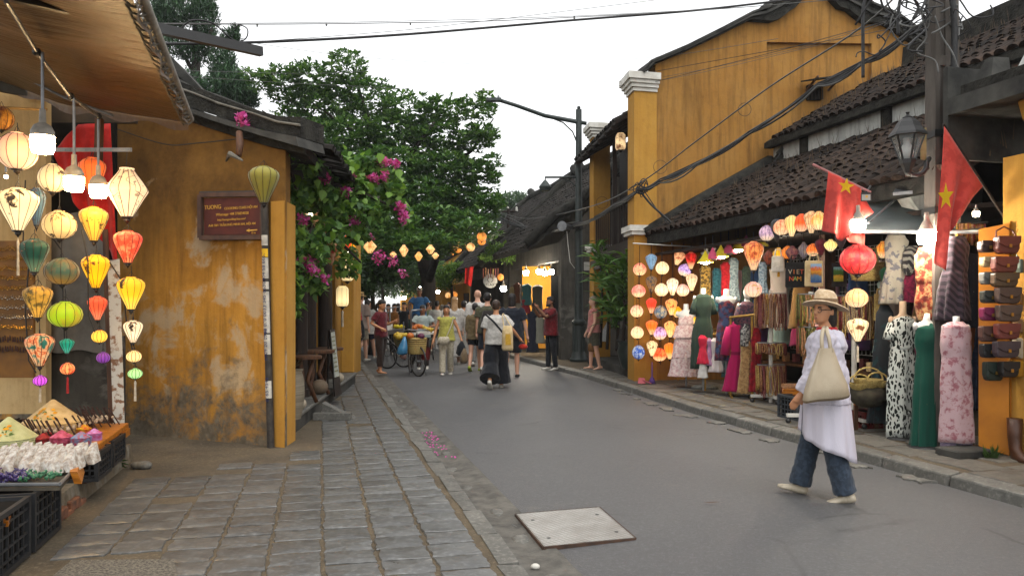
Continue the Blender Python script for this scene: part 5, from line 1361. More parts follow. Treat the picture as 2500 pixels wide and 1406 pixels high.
for x,y0,y1,ww,c1,c2,kind,lab in((1716,818,888,28,'b0203a','d87a8a','flower','crimson child tunic over white trousers, first on the low rail'),(1732,825,892,18,'b088a8','987090','weave','mauve child dress beside the crimson tunic'),(1748,825,908,36,'b8b0b0','8a8488','flower','white and grey sprigged child dress on the low rail'),(1762,822,905,20,'8a8890','6a6870','dapple','grey child dress behind the white one'),(1771,818,920,18,'5a7a78','3a5a58','dapple','sea green child dress at the near end of the low rail')):
 garment('child_dress',lab,'dress',[(x,y0,ww*.35),(x,y0+8,ww*.8),(x,lerp(y0,y1,.45),ww*.6,.02),(x,y1,ww*1.05,.1)],12.9,cloth('kid '+c1,c1,c2,34,kind,lo=.2,hi=.3),8,KC)
garment('child_trousers','white child trousers showing under the crimson tunic','trousers',[(1716,880,20),(1716,922,24,.06)],12.92,M_MANW,4)
tr_=thing('clothes_rail','tall brass garment rail holding robes and red dresses','clothes rail',P(1820,985,12.2))
MB().tube([P(1782,775,12.4),P(1848,768,11.9)],.02,8).build('rail',M_BRASS,tr_)
for x,Y in((1784,12.4),(1836,12.0)):
 q=P(x,772,Y);MB().tube([q,Vector((q.x,q.y,.12))],.02,8).build('upright',M_BRASS,tr_)
 MB().beam(Vector((q.x-.05,q.y-.25,.14)),Vector((q.x+.05,q.y+.25,.14)),.03).build('foot',M_BRASS,tr_)
MG=cloth('magenta blossom','a01550','d8a8bc',16,'flower',lo=.16,hi=.24)
garment('magenta_robe','magenta robe with white blossom tied at the waist, beside the low rail','robe',[(1795,785,10),(1796,796,34),(1797,825,36,.02),(1797,862,28,.03),(1793,910,38,.05),(1788,955,44,.08)],12.4,MG,7,sleeves=[[(1780,798,16),(1774,830,22),(1770,866,24)],[(1810,798,14),(1816,830,18),(1818,860,20)]],extra=lambda o:MB().ell(px_rings([(1797,858,30),(1797,866,30)],12.4,.66),20).build('sash',cloth('magenta sash','7a0f3c'),o))
garment('sand_dress','sand coloured button front long dress on the tall rail','dress',[(1822,832,14),(1823,842,30),(1823,880,30,.02),(1822,920,34,.04),(1820,960,38,.07)],12.1,cloth('sand linen','a8865a','8a6a44',20),7,extra=lambda o:[MB().sphere(P(1823,850+12*i,12.1)+Vector((0,-.145,0)),.008,6,4).build('button',M_WOOD,o)for i in range(8)])
garment('red_dress','deep red pleated long dress at the near end of the tall rail','dress',[(1845,800,10),(1846,812,24),(1846,880,26,.04),(1846,956,34,.09)],12.0,cloth('deep red','8e1622','6a0e18',12),9)
garment('grey_scarf','black and white scarf hanging over the sand coloured dress','scarf',[(1822,790,10),(1820,810,22,.05),(1818,845,16,.1)],12.0,cloth('scarf bw','2a2a2c','9a9894',26,'dapple'),6)
NC=[mat('beads n'+c,c,d,60,.5,.4)for c,d in(('8a4a34','5a2c20'),('a8784c','6a4428'),('b08a70','7a5a44'),('7a2a24','4a1814'),('c0a060','8a6a30'),('9a5a58','6a3838'))]
def necklace_stand(name,label,x,Y,y0,y1,tiers,pole=True,base=True,mats=NC):
 b=P(x,y1,Y);b.z=.12
 o=thing(name,label,'necklace stand',b)
 k=Y/F
 if pole:MB().tube([b,P(x,y0,Y)],.03,10).build('pole',M_WHITEP,o)
 if base:
  for a in(0,1.57):MB().beam(b+Vector((math.cos(a)*.3,math.sin(a)*.3,.1)),b-Vector((math.cos(a)*.3,math.sin(a)*.3,-.1)),.05,.04).build('base_arm',M_WHITEP,o)
  for a in range(4):MB().sphere(b+Vector((math.cos(a*1.57)*.28,math.sin(a*1.57)*.28,.035)),.035,8,5).build('caster',M_BLACKM,o,smooth=True)
 for yt,yb,w_,n,dep in tiers:
  ring=[P(x,yt,Y)+Vector((math.cos(a*.5236)*w_*k/2,math.sin(a*.5236)*w_*k/2*.8,.01))for a in range(13)]
  MB().tube(ring,.006,5,False).build('hook_ring',M_GREYM,o)
  for i in range(n):
   a=2*math.pi*i/n+R.uniform(-.05,.05);rr=w_*k/2*R.uniform(.9,1.05)
   c=P(x,yt,Y)+Vector((math.cos(a)*rr,math.sin(a)*rr*.8,0));L=(yb-yt)*k*R.uniform(.72,1.02);hw=.018+R.random()*.03
   tn=Vector((-math.sin(a),math.cos(a)*.8,0));on=Vector((math.cos(a),math.sin(a),0))*.01
   pts=[c,c-tn*hw*.6-up*L*.25,c-tn*hw-up*L*.75,c-tn*hw*.5-up*L,c+tn*hw*.5-up*L+on,c+tn*hw-up*L*.72+on,c+tn*hw*.5-up*L*.2+on,c+on]
   MB().tube(pts,R.uniform(.007,.012),5,False).build('necklace',mats[R.randrange(len(mats))],o,smooth=True)
 return o
necklace_stand('necklace_stand','white wheeled stand hung with brown bead necklaces in three tiers',1882,11.7,708,975,[(718,805,72,46,0),(838,866,66,34,0),(892,968,66,46,0)])
necklace_stand('necklace_stand','stand of yellow and green bead necklaces behind the sun hat',1980,9.6,712,985,[(720,800,62,36,0),(800,870,60,26,0)],mats=[mat('beads y','8a7a2c','4a4a20',60,.5),mat('beads g','5a5a24','33381c',60,.5)]+NC[:2])
necklace_stand('necklace_stand','dark stand of cream necklaces beyond the peach blossom lantern',2085,9.4,715,985,[(724,830,86,40,0)],mats=[mat('beads c','b09a78','7a6448',60,.5),NC[4],NC[3]])
M_GRID=mat('white wire grid','9a9a96',None,rough=.5)
gw=thing('wire_grid_panel','white wire grid panel hung with bags behind the lanterns','grid panel',PU(2040,760,8.3))
gb=MB()
ga,gc=YU(1930,8.3),YU(2200,8.3)
s0_,s1_=(gc-.24*8.3)/.971,(ga-.24*8.3)/.971
for i in range(30):gb.beam(US(8.3,lerp(s0_,s1_,i/29),.8),US(8.3,lerp(s0_,s1_,i/29),2.5),.006)
for i in range(18):gb.beam(US(8.3,s0_,.8+i*.1),US(8.3,s1_,.8+i*.1),.006)
gb.build('wire_grid',M_GRID,gw)
def picture_mat(name,stops,sc):
 b=NB(name,.7);v=b.co('Generated')
 z=b.math('ADD',b.sep(v)[2],b.math('MULTIPLY',b.math('SUBTRACT',b.noise(v,sc,4,.6),.5),.55))
 b.base(b.ramp(z,stops));return b.m
PM1=picture_mat('river painting',[(.1,'2a4a7a'),(.3,'4a6a8a'),(.45,'8a5a1c'),(.6,'c88a1c'),(.75,'b8541c'),(.88,'7a9ab8')],4)
PM2=picture_mat('green painting',[(.1,'8a8a1c'),(.35,'c0a030'),(.5,'2c5a20'),(.75,'3a6a2a'),(.9,'6a9a9a')],5)
def tote(x0,x1,y0,y1,Y,m,label,deco=None):
 o=thing('tote_bag',label,'bag',P((x0+x1)/2,y1,Y),0,'tote bags on the grid panel')
 bevel(MB().hexa([P(x0,y1,Y),P(x1,y1,Y),P(x1,y1,Y+.05),P(x0,y1,Y+.05)],[P(x0+1,y0,Y),P(x1-1,y0,Y),P(x1-1,y0,Y+.03),P(x0+1,y0,Y+.03)]).build('body',m,o),.012)
 xm=(x0+x1)/2;w_=(x1-x0)*.25
 MB().tube([P(xm-w_,y0,Y),P(xm-w_*.7,y0-16,Y),P(xm+w_*.7,y0-16,Y),P(xm+w_,y0,Y)],.01,6).build('handle',m,o)
 if deco:deco(o,Y-.012)
 return o
def flat(x0,x1,y0,y1,Y,nm,m,o):return MB().hexa([P(x0,y1,Y),P(x1,y1,Y),P(x1,y1,Y+.008),P(x0,y1,Y+.008)],[P(x0,y0,Y),P(x1,y0,Y),P(x1,y0,Y+.008),P(x0,y0,Y+.008)]).build(nm,m,o)
M_CANV=cloth('cream canvas','c0aa82','ae986f',9);M_BCAN=cloth('black canvas','1c1a1a','242222',9);M_WCAN=cloth('white canvas','d8cfc0','c4bba8',9)
tote(1964,2010,636,700,9.7,M_CANV,'cream tote bag with a painted river scene in yellow and blue',lambda o,Y:flat(1979,2006,644,690,Y,'painting',PM1,o))
M_LET=[mat('letter '+c,c)for c in('b8b09a','c86a28','b09a7a','c8502a','8aa05a','d08a2c','a0b0a0')]
def viet(o,Y):
 for j,(word,yy)in enumerate((('VIET',664),('NAM',681))):
  for i,ch in enumerate(word):
   l=ob('lettering',text_mesh(ch,.085,.002),o);l.data.materials.append(M_LET[(i+j*3)%7])
   l.matrix_local=Matrix.Translation(P(1929+9.5*i+3*j,yy,Y)-ROOTLOC[o.name])@Matrix.Rotation(math.pi/2,4,'X')
tote(1917,1966,640,702,10.1,M_BCAN,'black tote bag with colourful VIET NAM lettering',viet)
tote(1883,1916,625,664,10.5,M_WCAN,'blank white tote bag brightly lit beside the yellow onion lantern')
pic=thing('small_painting','small green landscape painting on a black board past the timber post','painting',P(2047,687,9.0))
flat(2030,2068,642,700,9.02,'board',M_BCAN,pic);flat(2035,2059,652,687,8.99,'painting',PM2,pic)
M_WICK=mat('wicker','b09a5c','8a7440',60,.7,bump=.8,bscale=90)
def basket_bag(x,y0,y1,w0,w1,Y,label,m=M_WICK,group='straw bags in the shop'):
 o=thing('straw_bag',label,'bag',P(x,y1,Y),0,group)
 bb=MB().ell(px_rings([(x,y1,w1*.8),(x,y1-3,w1),(x,lerp(y0,y1,.5),(w0+w1)/2),(x,y0,w0)],Y,.35),26);bb.build('body',m,o,smooth=40)
 for i in range(7):
  y=lerp(y0,y1,(i+.5)/7);ww=lerp(w0,w1,(i+.5)/7)
  c=P(x,y,Y);r_=ww*Y/F/2
  MB().tube([(c.x+r_*1.01*math.cos(a*.3142),c.y+r_*.355*math.sin(a*.3142),c.z)for a in range(21)],.006,4,False).build('woven_band',m,o)
 MB().tube([P(x-w0*.3,y0,Y),P(x-w0*.25,y0-w0*.35,Y),P(x+w0*.25,y0-w0*.35,Y),P(x+w0*.3,y0,Y)],.012,6).build('handle',m,o)
basket_bag(2115,640,686,94,70,9.2,'wide pale straw bag hanging behind the ruby lantern')
basket_bag(2151,718,785,34,36,9.0,'narrow straw shoulder bag below the emerald lantern')
def simple_table(x0,x1,y,Y0,Y1,label,z):
 pts=[P(x0,y,Y0),P(x1,y,Y0),P(x1,y,Y1),P(x0,y,Y1)]
 return plank_table('display_table',label,pts,z,.03,z-.12)
simple_table(1912,1962,955,10.2,10.8,'low orange edged table of bracelets beside the necklace stand',.48)
def brc(b,i):
 p=P(1914+2.1*(i%22),955,10.25+.12*(i//22));p.z=.5;b.tube([p+Vector((.035*math.cos(a),.05*math.sin(a)*.6,.006+.012*math.sin(a)))for a in(0,1,2,3,4,5,6)],.007,4,False)
bundle('bracelets',66,brc,NC[1],'rows of brown bracelets on the low table by the necklace stand','bracelets')
q=P(1952,1010,10.0);q.z=.12
crate(tuple(q),(.34,.4,.3),.24,'dark grey lattice crate under the bracelet table',M_CRATEG)
simple_table(2086,2142,988,9.1,9.6,'low orange table of bundled charms under the straw goods',.5)
q=P(2110,1040,9.3);q.z=.12
crate(tuple(q),(.22,.32,.2),.24,'red lattice crate under the charm table',M_CRATER)
def chm(b,i):
 p=P(2089+2.2*(i%22),985,9.15+.15*(i//22));p.z=.51;b.tube([p,p+Vector((R.uniform(-.02,.02),.02,.05)),p+Vector((R.uniform(-.04,.04),.05,.07))],.006,4)
bundle('woven_charms',66,chm,NC[2],'bundled woven charms heaped on the low orange table','charms')
for x,y,rr,lab in((2120,925,.16,'biggest wicker basket in the heap under the cream sprig lantern'),(2098,935,.12,'smaller wicker basket in the heap, left of the biggest one'),(2142,930,.12,'wicker basket in the heap beside the dark floral dress')):
 c=P(x,y,8.7)
 o=thing('wicker_basket',lab,'basket',c,0,'heap of wicker baskets')
 MB().lathe([(rr*.6,-rr*.6),(rr*.95,-rr*.2),(rr,0),(rr*.9,.0),(rr*.6,-rr*.4)],n=20).build('bowl',M_WICK,o,world=False,smooth=40)
 MB().tube([(rr*math.cos(a),0,rr*.8*math.sin(a))for a in[i*math.pi/10 for i in range(11)]],.01,6).build('handle',M_WICK,o,world=False)
cb=MB().sphere(P(2118,962,8.75),(.22,.18,.15),16,9)
single(cb,'sack_of_goods',mat('dark sacking','3f3a2c','241f18',7,.9,bump=.8,bscale=14),'dark lumpy sack of goods under the wicker baskets','sack',smooth=True)
ND='dresses on mannequins by the concrete pole'
for x,yn,ysh,ww,Y,m,lab in((2204,735,775,62,8.5,M_MANB,'beige necked mannequin in the leaf print jumpsuit'),(2262,765,790,60,7.95,M_MANW,'white mannequin in the emerald dress with a white shoulder'),(2334,772,795,62,7.7,M_MANW,'white mannequin in the pale pink dress')):
 mannequin(x,yn,ysh,ww,Y,lab,m)
LEAF=cloth('leaf print','141a17','b4b8b2',52,'leaf',lo=.42,hi=.48)
garment('leaf_jumpsuit','white jumpsuit with black leaf print and tied waist on the beige mannequin','jumpsuit',[(2204,772,34),(2203,785,66),(2204,812,72,.02),(2204,845,56,.03),(2203,880,66,.03),(2202,960,72,.05),(2199,1070,64,.08)],8.5,LEAF,6,sleeves=[[(2180,790,24),(2174,812,28),(2170,830,30)],[(2228,790,24),(2236,812,28),(2240,830,30)]],extra=lambda o:MB().ell(px_rings([(2204,840,60),(2204,849,60)],8.5,.64),24).build('waist_tie',LEAF,o))
garment('dark_floral_dress','dark charcoal floral dress hanging beside the leaf print jumpsuit','dress',[(2160,745,20),(2160,765,42),(2158,830,46,.03),(2155,940,52,.06),(2150,1032,62,.1)],8.9,cloth('charcoal floral','22262a','5a5248',20,'flower',lo=.15,hi=.22,c3='1e3438'),8)
EM=cloth('emerald floral','0d3f33','5a5a34',15,'flower',lo=.2,hi=.3)
garment('emerald_dress','emerald maxi dress with sparse dull floral print','dress',[(2264,790,30),(2264,800,58),(2265,830,64,.02),(2265,860,54,.02),(2264,930,62,.05),(2262,1040,68,.07),(2262,1112,78,.1)],7.95,EM,8)
PKT=cloth('pale pink toile','b09598','8e5a62',17,'weave',lo=.5,hi=.62)
garment('pale_pink_dress','pale pink sleeveless toile dress over lilac trousers on a white mannequin','dress',[(2334,786,30),(2334,796,66),(2334,840,76,.01),(2334,880,72,.02),(2335,980,78,.03),(2336,1078,84,.05)],7.7,PKT,6,extra=lambda o:[MB().ell(px_rings([(2334+d,1060,38),(2334+d,1100,40,.04)],7.72,.6),20,True,5).build('trouser_leg',cloth('lilac cotton','8f8298','7a6e84'),o,smooth=True)for d in(-18,20)])
HU='clothes hung high over the dress mannequins'
for x,Y,rings,c1,c2,kind,c3,nm,lab in((2188,8.8,[(2188,575,40),(2188,590,58),(2186,640,48,.03),(2186,650,40,.03),(2184,690,58,.06),(2182,742,66,.1)],'8a8478','2c2e38','flower','5a5a60','floral_dress','grey floral dress with gathered waist hanging by the awning bar'),(2230,8.7,[(2228,600,30),(2230,615,48,.03),(2226,650,44,.05),(2215,672,10,.1)],'1c1b1e','6a6862','stripe',None,'striped_scarf','black scarf with pale stripes hanging beside the rust red dress'),(2222,8.75,[(2222,660,22),(2222,690,34,.04),(2218,738,44,.1)],'6a1434','4a0c24','weave',None,'burgundy_blouse','burgundy blouse hanging behind the rust red dress'),(2262,8.0,[(2262,605,38),(2260,625,52,.03),(2260,680,50,.05),(2261,698,44,.04),(2263,740,56,.06),(2268,782,52,.08)],'8a3422','b08a5c','dapple','5a1c16','rust_dress','rust red and cream floral dress gathered at the waist'),(2330,7.8,[(2334,578,44),(2334,600,60,.03),(2332,658,56,.05),(2330,668,60,.05),(2328,730,74,.08),(2326,782,80,.09)],'262026','40343c','stripe',None,'pleated_dress','black pleated dress hanging behind the bigger flag'),(2378,7.9,[(2376,620,26),(2378,640,40,.03),(2378,720,42,.07),(2376,800,46,.1)],'2a2c34','6a6862','flower',None,'floral_tunic','dark tunic with grey flowers beside the bag stand'),(2398,7.8,[(2396,800,24),(2394,860,36,.05),(2392,1000,42,.09)],'141a2a','1e2638','weave',None,'navy_skirt','long navy skirt hanging in shadow beside the bag stand')):
 garment(nm,lab,'clothes',rings,Y,cloth('hung '+nm,c1,c2,22 if kind!='stripe' else 8,kind,lo=.25 if kind=='flower' else .45,hi=.35 if kind=='flower' else .55,c3=c3),8,HU)
sc_=thing('hanging_scarves','row of brown and gold scarves tied along a pole by the bag stand','scarves',P(2380,600,7.9))
for i in range(14):
 x=2338+5*i
 MB().ell(px_rings([(x,546-.2*i,7),(x,556,9,.05),(x+R.uniform(-2,2),572+R.uniform(0,16),10,.1),(x,578+R.uniform(0,22),6,.1)],7.85),10,True,4).build('scarf',NC[i%5]if i%3 else cloth('gold scarf','8a6a2c','5a4018'),sc_,smooth=True)
MB().tube([P(2330,545,7.9),P(2412,543,7.8)],.014,6).build('scarf_pole',M_BLACKM,sc_)
BC='dim clothes on hangers at the back of the tiled shop'
bcol=[('3a2a24','4a3a34'),('5a4a3a','30281f'),('2a3a3a','1c2828'),('5a1c24','3c1218'),('2a2a38','1e1e2a'),('6a5a44','4a3c2c'),('3a4430','282f20'),('4a3a4a','332833')]
bnm=['brown','sand','teal grey','dark red','navy','tan','olive','plum']
for i in range(16):
 s=13.4-.42*i;c=US(8.75,s,1.9);b_=bcol[i%8]
 x=c.x/c.y*F+CX;y=CY-(c.z-H)/c.y*F;k=F/c.y
 garment('hanging_shirt','dim %s shirt at the back of the shop, %s'%(bnm[i%8],'toward the lantern wall' if i<8 else 'toward the concrete pole'),'clothes',[(x,y,.12*k),(x,y+.06*k,.4*k),(x,y+.4*k,.4*k,.03),(x,y+.85*k,.42*k,.06)],c.y,cloth('back '+b_[0],b_[0],b_[1],18,'dapple'),6,BC,flat=.3,n=24)
fcol=[('a8323c','d0a0a0'),('2c6a74','9ab0a8'),('b89a5c','7a5c34'),('6a4a7a','b0a0b8'),('b0a498','5a5660'),('c0703c','7a3a20'),('3a5a8a','a8b0b8'),('8a2a50','c08a98')]
fnm=['rose red','teal','straw gold','violet','ash grey','burnt orange','sky blue','raspberry']
for i in range(16):
 s=13.3-.34*i;c=US(7.7+.25*(i%2),s,2.25-.3*(i%2));b_=fcol[(i*3)%8]
 x=c.x/c.y*F+CX;y=CY-(c.z-H)/c.y*F;k=F/c.y
 garment('hanging_dress','%s printed dress hanging inside the tiled shop, %s'%(fnm[(i*3)%8],'near the lantern wall' if i<8 else 'behind the necklace stands'),'clothes',[(x,y,.1*k),(x,y+.05*k,.34*k),(x,y+.35*k,.28*k,.03),(x,y+1.05*k,.42*k,.07)],c.y,cloth('mid '+b_[0],b_[0],b_[1],20,'flower' if i%3 else 'dapple',lo=.2,hi=.3),7,'printed dresses hanging inside the tiled shop',flat=.4,n=28)
shelf=thing('goods_shelf','dark shelves of small goods along the back of the shop','shelf',tuple(US(8.5,10,.1)))
for z in(.5,.9):MB().hexa([US(8.2,7,z),US(8.2,13.5,z),US(8.8,13.5,z),US(8.8,7,z)],[US(8.2,7,z+.04),US(8.2,13.5,z+.04),US(8.8,13.5,z+.04),US(8.8,7,z+.04)]).build('shelf_board',M_WOODM,shelf,fixn=True)
for i in range(40):
 c=US(8.4+R.uniform(-.12,.12),7.2+.155*i,.54 if i%2 else .94)
 MB().box(c+up*.08,(.1,.1,R.uniform(.1,.22)),.24).build('packed_goods',NC[i%6]if i%3 else M_CANV,shelf)
# bag stand at the right edge
bs=thing('bag_stand','orange painted board stand on which handbags hang in two columns','stand',P(2435,1110,7.5))
M_ORP=mat('orange gloss board','b4700e','9a5c08',3,.5,.4)
MB().hexa([P(2389,1088,7.62),P(2464,1112,7.45),P(2464,1112,7.52),P(2389,1088,7.69)],[P(2389,560,7.62),P(2464,545,7.45),P(2464,545,7.52),P(2389,560,7.69)]).build('front_board',M_ORP,bs,fixn=True)
MB().hexa([P(2466,1100,7.47),P(2560,1082,7.7),P(2560,1082,7.75),P(2466,1100,7.52)],[P(2466,540,7.47),P(2560,520,7.7),P(2560,520,7.75),P(2466,540,7.52)]).build('side_board',M_ORP,bs,fixn=True)
M_CLASP=mat('brass clasp','b8924a',None,rough=.3,metal=.9)
def leather(c):
 b=NB('leather '+c,.45,.45)if 'leather '+c not in _M else None
 if b is None:return _M['leather '+c]
 v=b.co();d=tuple(x*.6 for x in C4(c)[:3])
 b.base(b.mix(b.mask(b.noise(v,9,4),.3,.7),c,d));b.bump(b.vor(v,110),.4,.003)
 _M['leather '+c]=b.m;return b.m
BG='handbags hung on the orange stand'
def handbag(x,y,w_,h_,Y,c,label,flap=True,strap=True):
 o=thing('handbag',label,'bag',P(x,y+h_/2,Y),0,BG)
 k=Y/F;W,Hh=w_*k/2,h_*k
 pts=[(-W,0,Hh),(-W,0,Hh*.3),(-W*.85,0,Hh*.08),(-W*.6,0,0),(W*.6,0,0),(W*.85,0,Hh*.08),(W,0,Hh*.3),(W,0,Hh)]
 bevel(MB().prism([(a,-.05,c_)for a,_,c_ in pts],(0,.09,0)).build('body',leather(c),o,world=False,fixn=True),.015,2)
 if flap:
  fp=[(-W*1.02,0,Hh*1.02),(-W*1.0,0,Hh*.62),(-W*.5,0,Hh*.42),(0,0,Hh*.38),(W*.5,0,Hh*.42),(W*1.0,0,Hh*.62),(W*1.02,0,Hh*1.02)]
  bevel(MB().prism([(a,-.066,c_)for a,_,c_ in fp],(0,.014,0)).build('flap',leather(c),o,world=False,fixn=True),.004)
  MB().box((0,-.07,Hh*.44),(.022,.012,.03)).build('clasp',M_CLASP,o,world=False)
 if strap:MB().tube([(-W*.9,0,Hh),(-W*.75,.02,Hh*1.35),(0,.03,Hh*1.6),(W*.75,.02,Hh*1.35),(W*.9,0,Hh)],.008,5).build('strap',leather(c),o,world=False)
 return o
for x,y,w_,h_,c,lab in((2408,603,36,28,'3c2420','dark croc leather clutch at the top of the inner column'),(2412,640,34,24,'b09a72','pale cream clutch in the inner column'),(2412,680,36,30,'6a6a66','black and white woven clutch in the inner column'),(2414,725,38,30,'2c2e2a','dark grey clutch in the inner column'),(2414,767,40,32,'6a1440','magenta clutch in the inner column'),(2412,815,40,38,'4a3028','brown croc clutch under the magenta one'),(2412,856,36,34,'121316','black clutch low in the inner column'),(2423,906,42,46,'0c2018','dark green clutch, lowest of the inner column')):
 handbag(x,y,w_,h_,7.46-.0012*(x-2390),c,lab,True,False)
for x,y,w_,h_,c,lab in((2456,599,54,42,'6a3026','big plain reddish brown flap bag at the top of the outer column'),(2450,647,56,38,'703428','reddish brown flap bag with brass clasp, second in the outer column'),(2450,684,58,34,'57432e','khaki brown flap bag, third in the outer column'),(2458,722,54,40,'4c3a32','taupe croc bag without clasp in the outer column'),(2460,765,54,40,'53423a','taupe croc bag with a brass clasp in the outer column'),(2456,809,54,38,'6c322c','plain russet bag in the outer column'),(2454,853,56,40,'3e3238','grey violet saddle bag in the outer column'),(2460,901,42,38,'161314','black croc bag, lowest of the outer column')):
 handbag(x,y,w_,h_,7.32,c,lab,True,'big' in lab)
for x,y,w_,h_,c,lab in((2494,795,34,34,'8a6a48','tan bag at the photo edge above the cream one'),(2494,850,36,50,'b8ab92','cream bag at the photo edge'),(2486,900,44,40,'a8760e','mustard yellow bag at the photo edge, below the cream one'),(2497,650,30,34,'5c6a60','grey green bag at the photo edge beside the russet flap bags'),(2496,730,28,30,'8a5a1a','amber brown bag at the photo edge beside the taupe croc bag')):
 handbag(x,y,w_,h_,7.4,c,lab,False,True)
bt=thing('cowboy_boot','tall brown leather boot standing at the foot of the orange stand','boot',P(2484,1132,7.3))
bx_,by_=P(2484,1132,7.3).x,7.3;z0_=P(0,1132,7.3).z
MB().ell([(bx_,by_-.05,z0_+.03,.05,.13),(bx_,by_-.03,z0_+.08,.05,.11),(bx_,by_+.03,z0_+.14,.05,.065),(bx_,by_+.04,z0_+.25,.058,.065),(bx_,by_+.04,z0_+.42,.065,.075)],16).build('shaft',leather('4a2a16'),bt,smooth=True)
MB().box((bx_,by_-.03,z0_+.015),(.095,.27,.028)).build('sole',leather('2a1a10'),bt)
MB().box((bx_,by_-.02,z0_-.015),(.4,.36,.03)).build('plinth',M_WOODM,bt)
q=P(2355,1118,7.5);q.z=.115
bevel(single(MB().box(q+up*.04,(.42,.3,.08),.24),'step_block',M_CONCD,'dark low concrete block on the pavement under the pink dress','block'),.012)
wd=MB()
for i in range(30):
 p=P(2418+R.uniform(-14,14),1100,7.35);p.z=.12;d=Vector((R.uniform(-.09,.09),R.uniform(-.08,.04),R.uniform(.05,.16)));s_=Vector((.006,.003,0))
 wd.add([p-s_,p+s_,p+d*.6+s_*1.6,p+d,p+d*.6-s_*1.6],[(0,1,2,3,4)])
single(wd,'weed_tuft',mat('weed green','2f4a1c','4a662c',20),'green weed tuft growing at the foot of the orange stand','weed',kind='stuff')
for x,y,lab in((1708,938,'flat grey stone lying under the tiered pink dress'),(1732,942,'second flat grey stone beside the low brass rail')):
 c=P(x,y,13.6);c.z=.15
 single(MB().sphere(c,(.16,.1,.05),10,6),'flat_stone',M_KERB,lab,'stone',smooth=True)
dp=thing('dust_pan','pink plastic dustpan leaning at the foot of the lantern wall','dustpan',P(1566,935,14.6))
MB().hexa([P(1557,936,14.5),P(1576,936,14.5),P(1576,934,14.7),P(1557,934,14.7)],[P(1559,922,14.6),P(1574,922,14.6),P(1574,922,14.72),P(1559,922,14.72)]).build('pan',mat('pink plastic','a05058'),dp)
MB().tube([P(1566,926,14.6),P(1590,936,14.3)],.01,6).build('handle',mat('pink plastic','a05058'),dp)
bm_=thing('hand_broom','violet plastic broom head at the foot of the lantern wall','broom',P(1592,936,14.5))
MB().lathe([(.07,0),(.05,.07),(.012,.14),(.01,.4)],P(1592,936,14.5),10).build('broom_head',mat('violet plastic','4a2c6a'),bm_,smooth=True)
# awning, flags, flood light, street lantern on the concrete pole
ga_=thing('grey_awning','small grey fabric awning with a steel front bar between the two flags','awning',P(2230,565,8.2))
M_GAW=mat('grey awning cloth','5c6464','4a5252',3,.7,.3)
MB().grid(lambda a,c:P(2064,566,8.3).lerp(P(2392,566,7.7),a).lerp(P(2110,440,9.6).lerp(P(2400,455,9.0),a),c)+up*(-.05*math.sin(math.pi*c)),10,8).build('awning_cloth',M_GAW,ga_,smooth=True)
MB().tube([P(2060,566,8.3),P(2395,566,7.7)],.02,8).build('front_bar',M_GREYM,ga_)
MB().tube([P(2120,545,8.2),P(2210,466,8.9)],.014,6).build('strut',M_GREYM,ga_)
MB().hexa([P(2180,478,8.4),P(2268,470,8.2),P(2268,455,8.6),P(2200,452,8.8)],[P(2180,470,8.4),P(2268,462,8.2),P(2268,446,8.6),P(2200,444,8.8)]).build('tin_hood',M_GREYM,ga_)
def star(c,ux,uz,r,nrm,par,m):
 pts=[]
 for i in range(10):
  a=math.pi/2+i*math.pi/5;q=r if i%2==0 else r*.40
  pts.append(c+ux*q*math.cos(a)+uz*q*math.sin(a))
 k=MB();k.v=[tuple(p)for p in pts]+[tuple(c)];k.f=[(i,(i+1)%10,10)for i in range(10)]
 o=k.build('star',m,par)
 s_=o.modifiers.new('thick','SOLIDIFY');s_.thickness=.004
 return o
M_STAR=cloth('yellow star','c9a414','b8940e',9)
M_FL2=cloth('faded red flag','c0463c','ac3a32',8);M_POLE=mat('pink flag pole','a06a66','84524e',9,.6)
def flag(name,label,pa,pb,fn,stc,stx,stz,sr,nu=24,nv=28):
 o=thing(name,label,'flag',pb,0,'red flags with yellow stars')
 MB().tube([pa,pb],.014,8).build('pole',M_POLE if 'folded' not in label else M_WOOD,o)
 s_=MB().grid(fn,nu,nv).build('cloth',M_FL2,o,smooth=True)
 sd=s_.modifiers.new('thick','SOLIDIFY');sd.thickness=.003
 star(stc,stx,stz,sr,None,o,M_STAR)
 return o
Yf=8.0
def f1(a,c):
 t=poly([P(2022,418,Yf+.2),P(2060,438,Yf+.1),P(2100,458,Yf)],a)
 b=poly([P(2012,560,Yf+.2),P(2075,588,Yf+.1),P(2130,510,Yf),],a)if a>2 else poly([P(2012,562,Yf+.2),P(2058,588,Yf+.1),P(2128,520,Yf)],a)
 return t.lerp(b,c)+Vector((0,.05*math.sin(a*15+1.5*c)*(.25+c),0))
flag('national_flag','red flag with yellow star hanging flat from a slanting pole near the flood light',P(1985,402,8.4),P(2186,648,8.6)if 0 else P(2125,470,7.95),f1,P(2066,455,Yf-.06),Vector((.985,-.05,-.16)),Vector((.1,.0,1)).normalized(),.085)
def f1b(a,c):
 return P(2056,566,8.35).lerp(P(2114,562,8.3),a).lerp(P(2072,590,8.35).lerp(P(2112,600,8.3),a),c)+Vector((0,.03*math.sin(a*9),0))
sheet(f1b,10,6,'flag_corner',M_FL2,'lower corner of a red flag showing below the awning bar','flag')
Y2=7.4
def f2(a,c):
 t=P(2305,308,Y2+.05).lerp(P(2399,455,Y2+.15),a)
 b=poly([P(2288,640,Y2),P(2300,662,Y2),P(2318,580,Y2+.05),P(2330,540,Y2+.1),P(2399,462,Y2+.15)],a)
 return t.lerp(b,c)+Vector((0,.06*math.sin(a*13+c*1.5)*c,0))
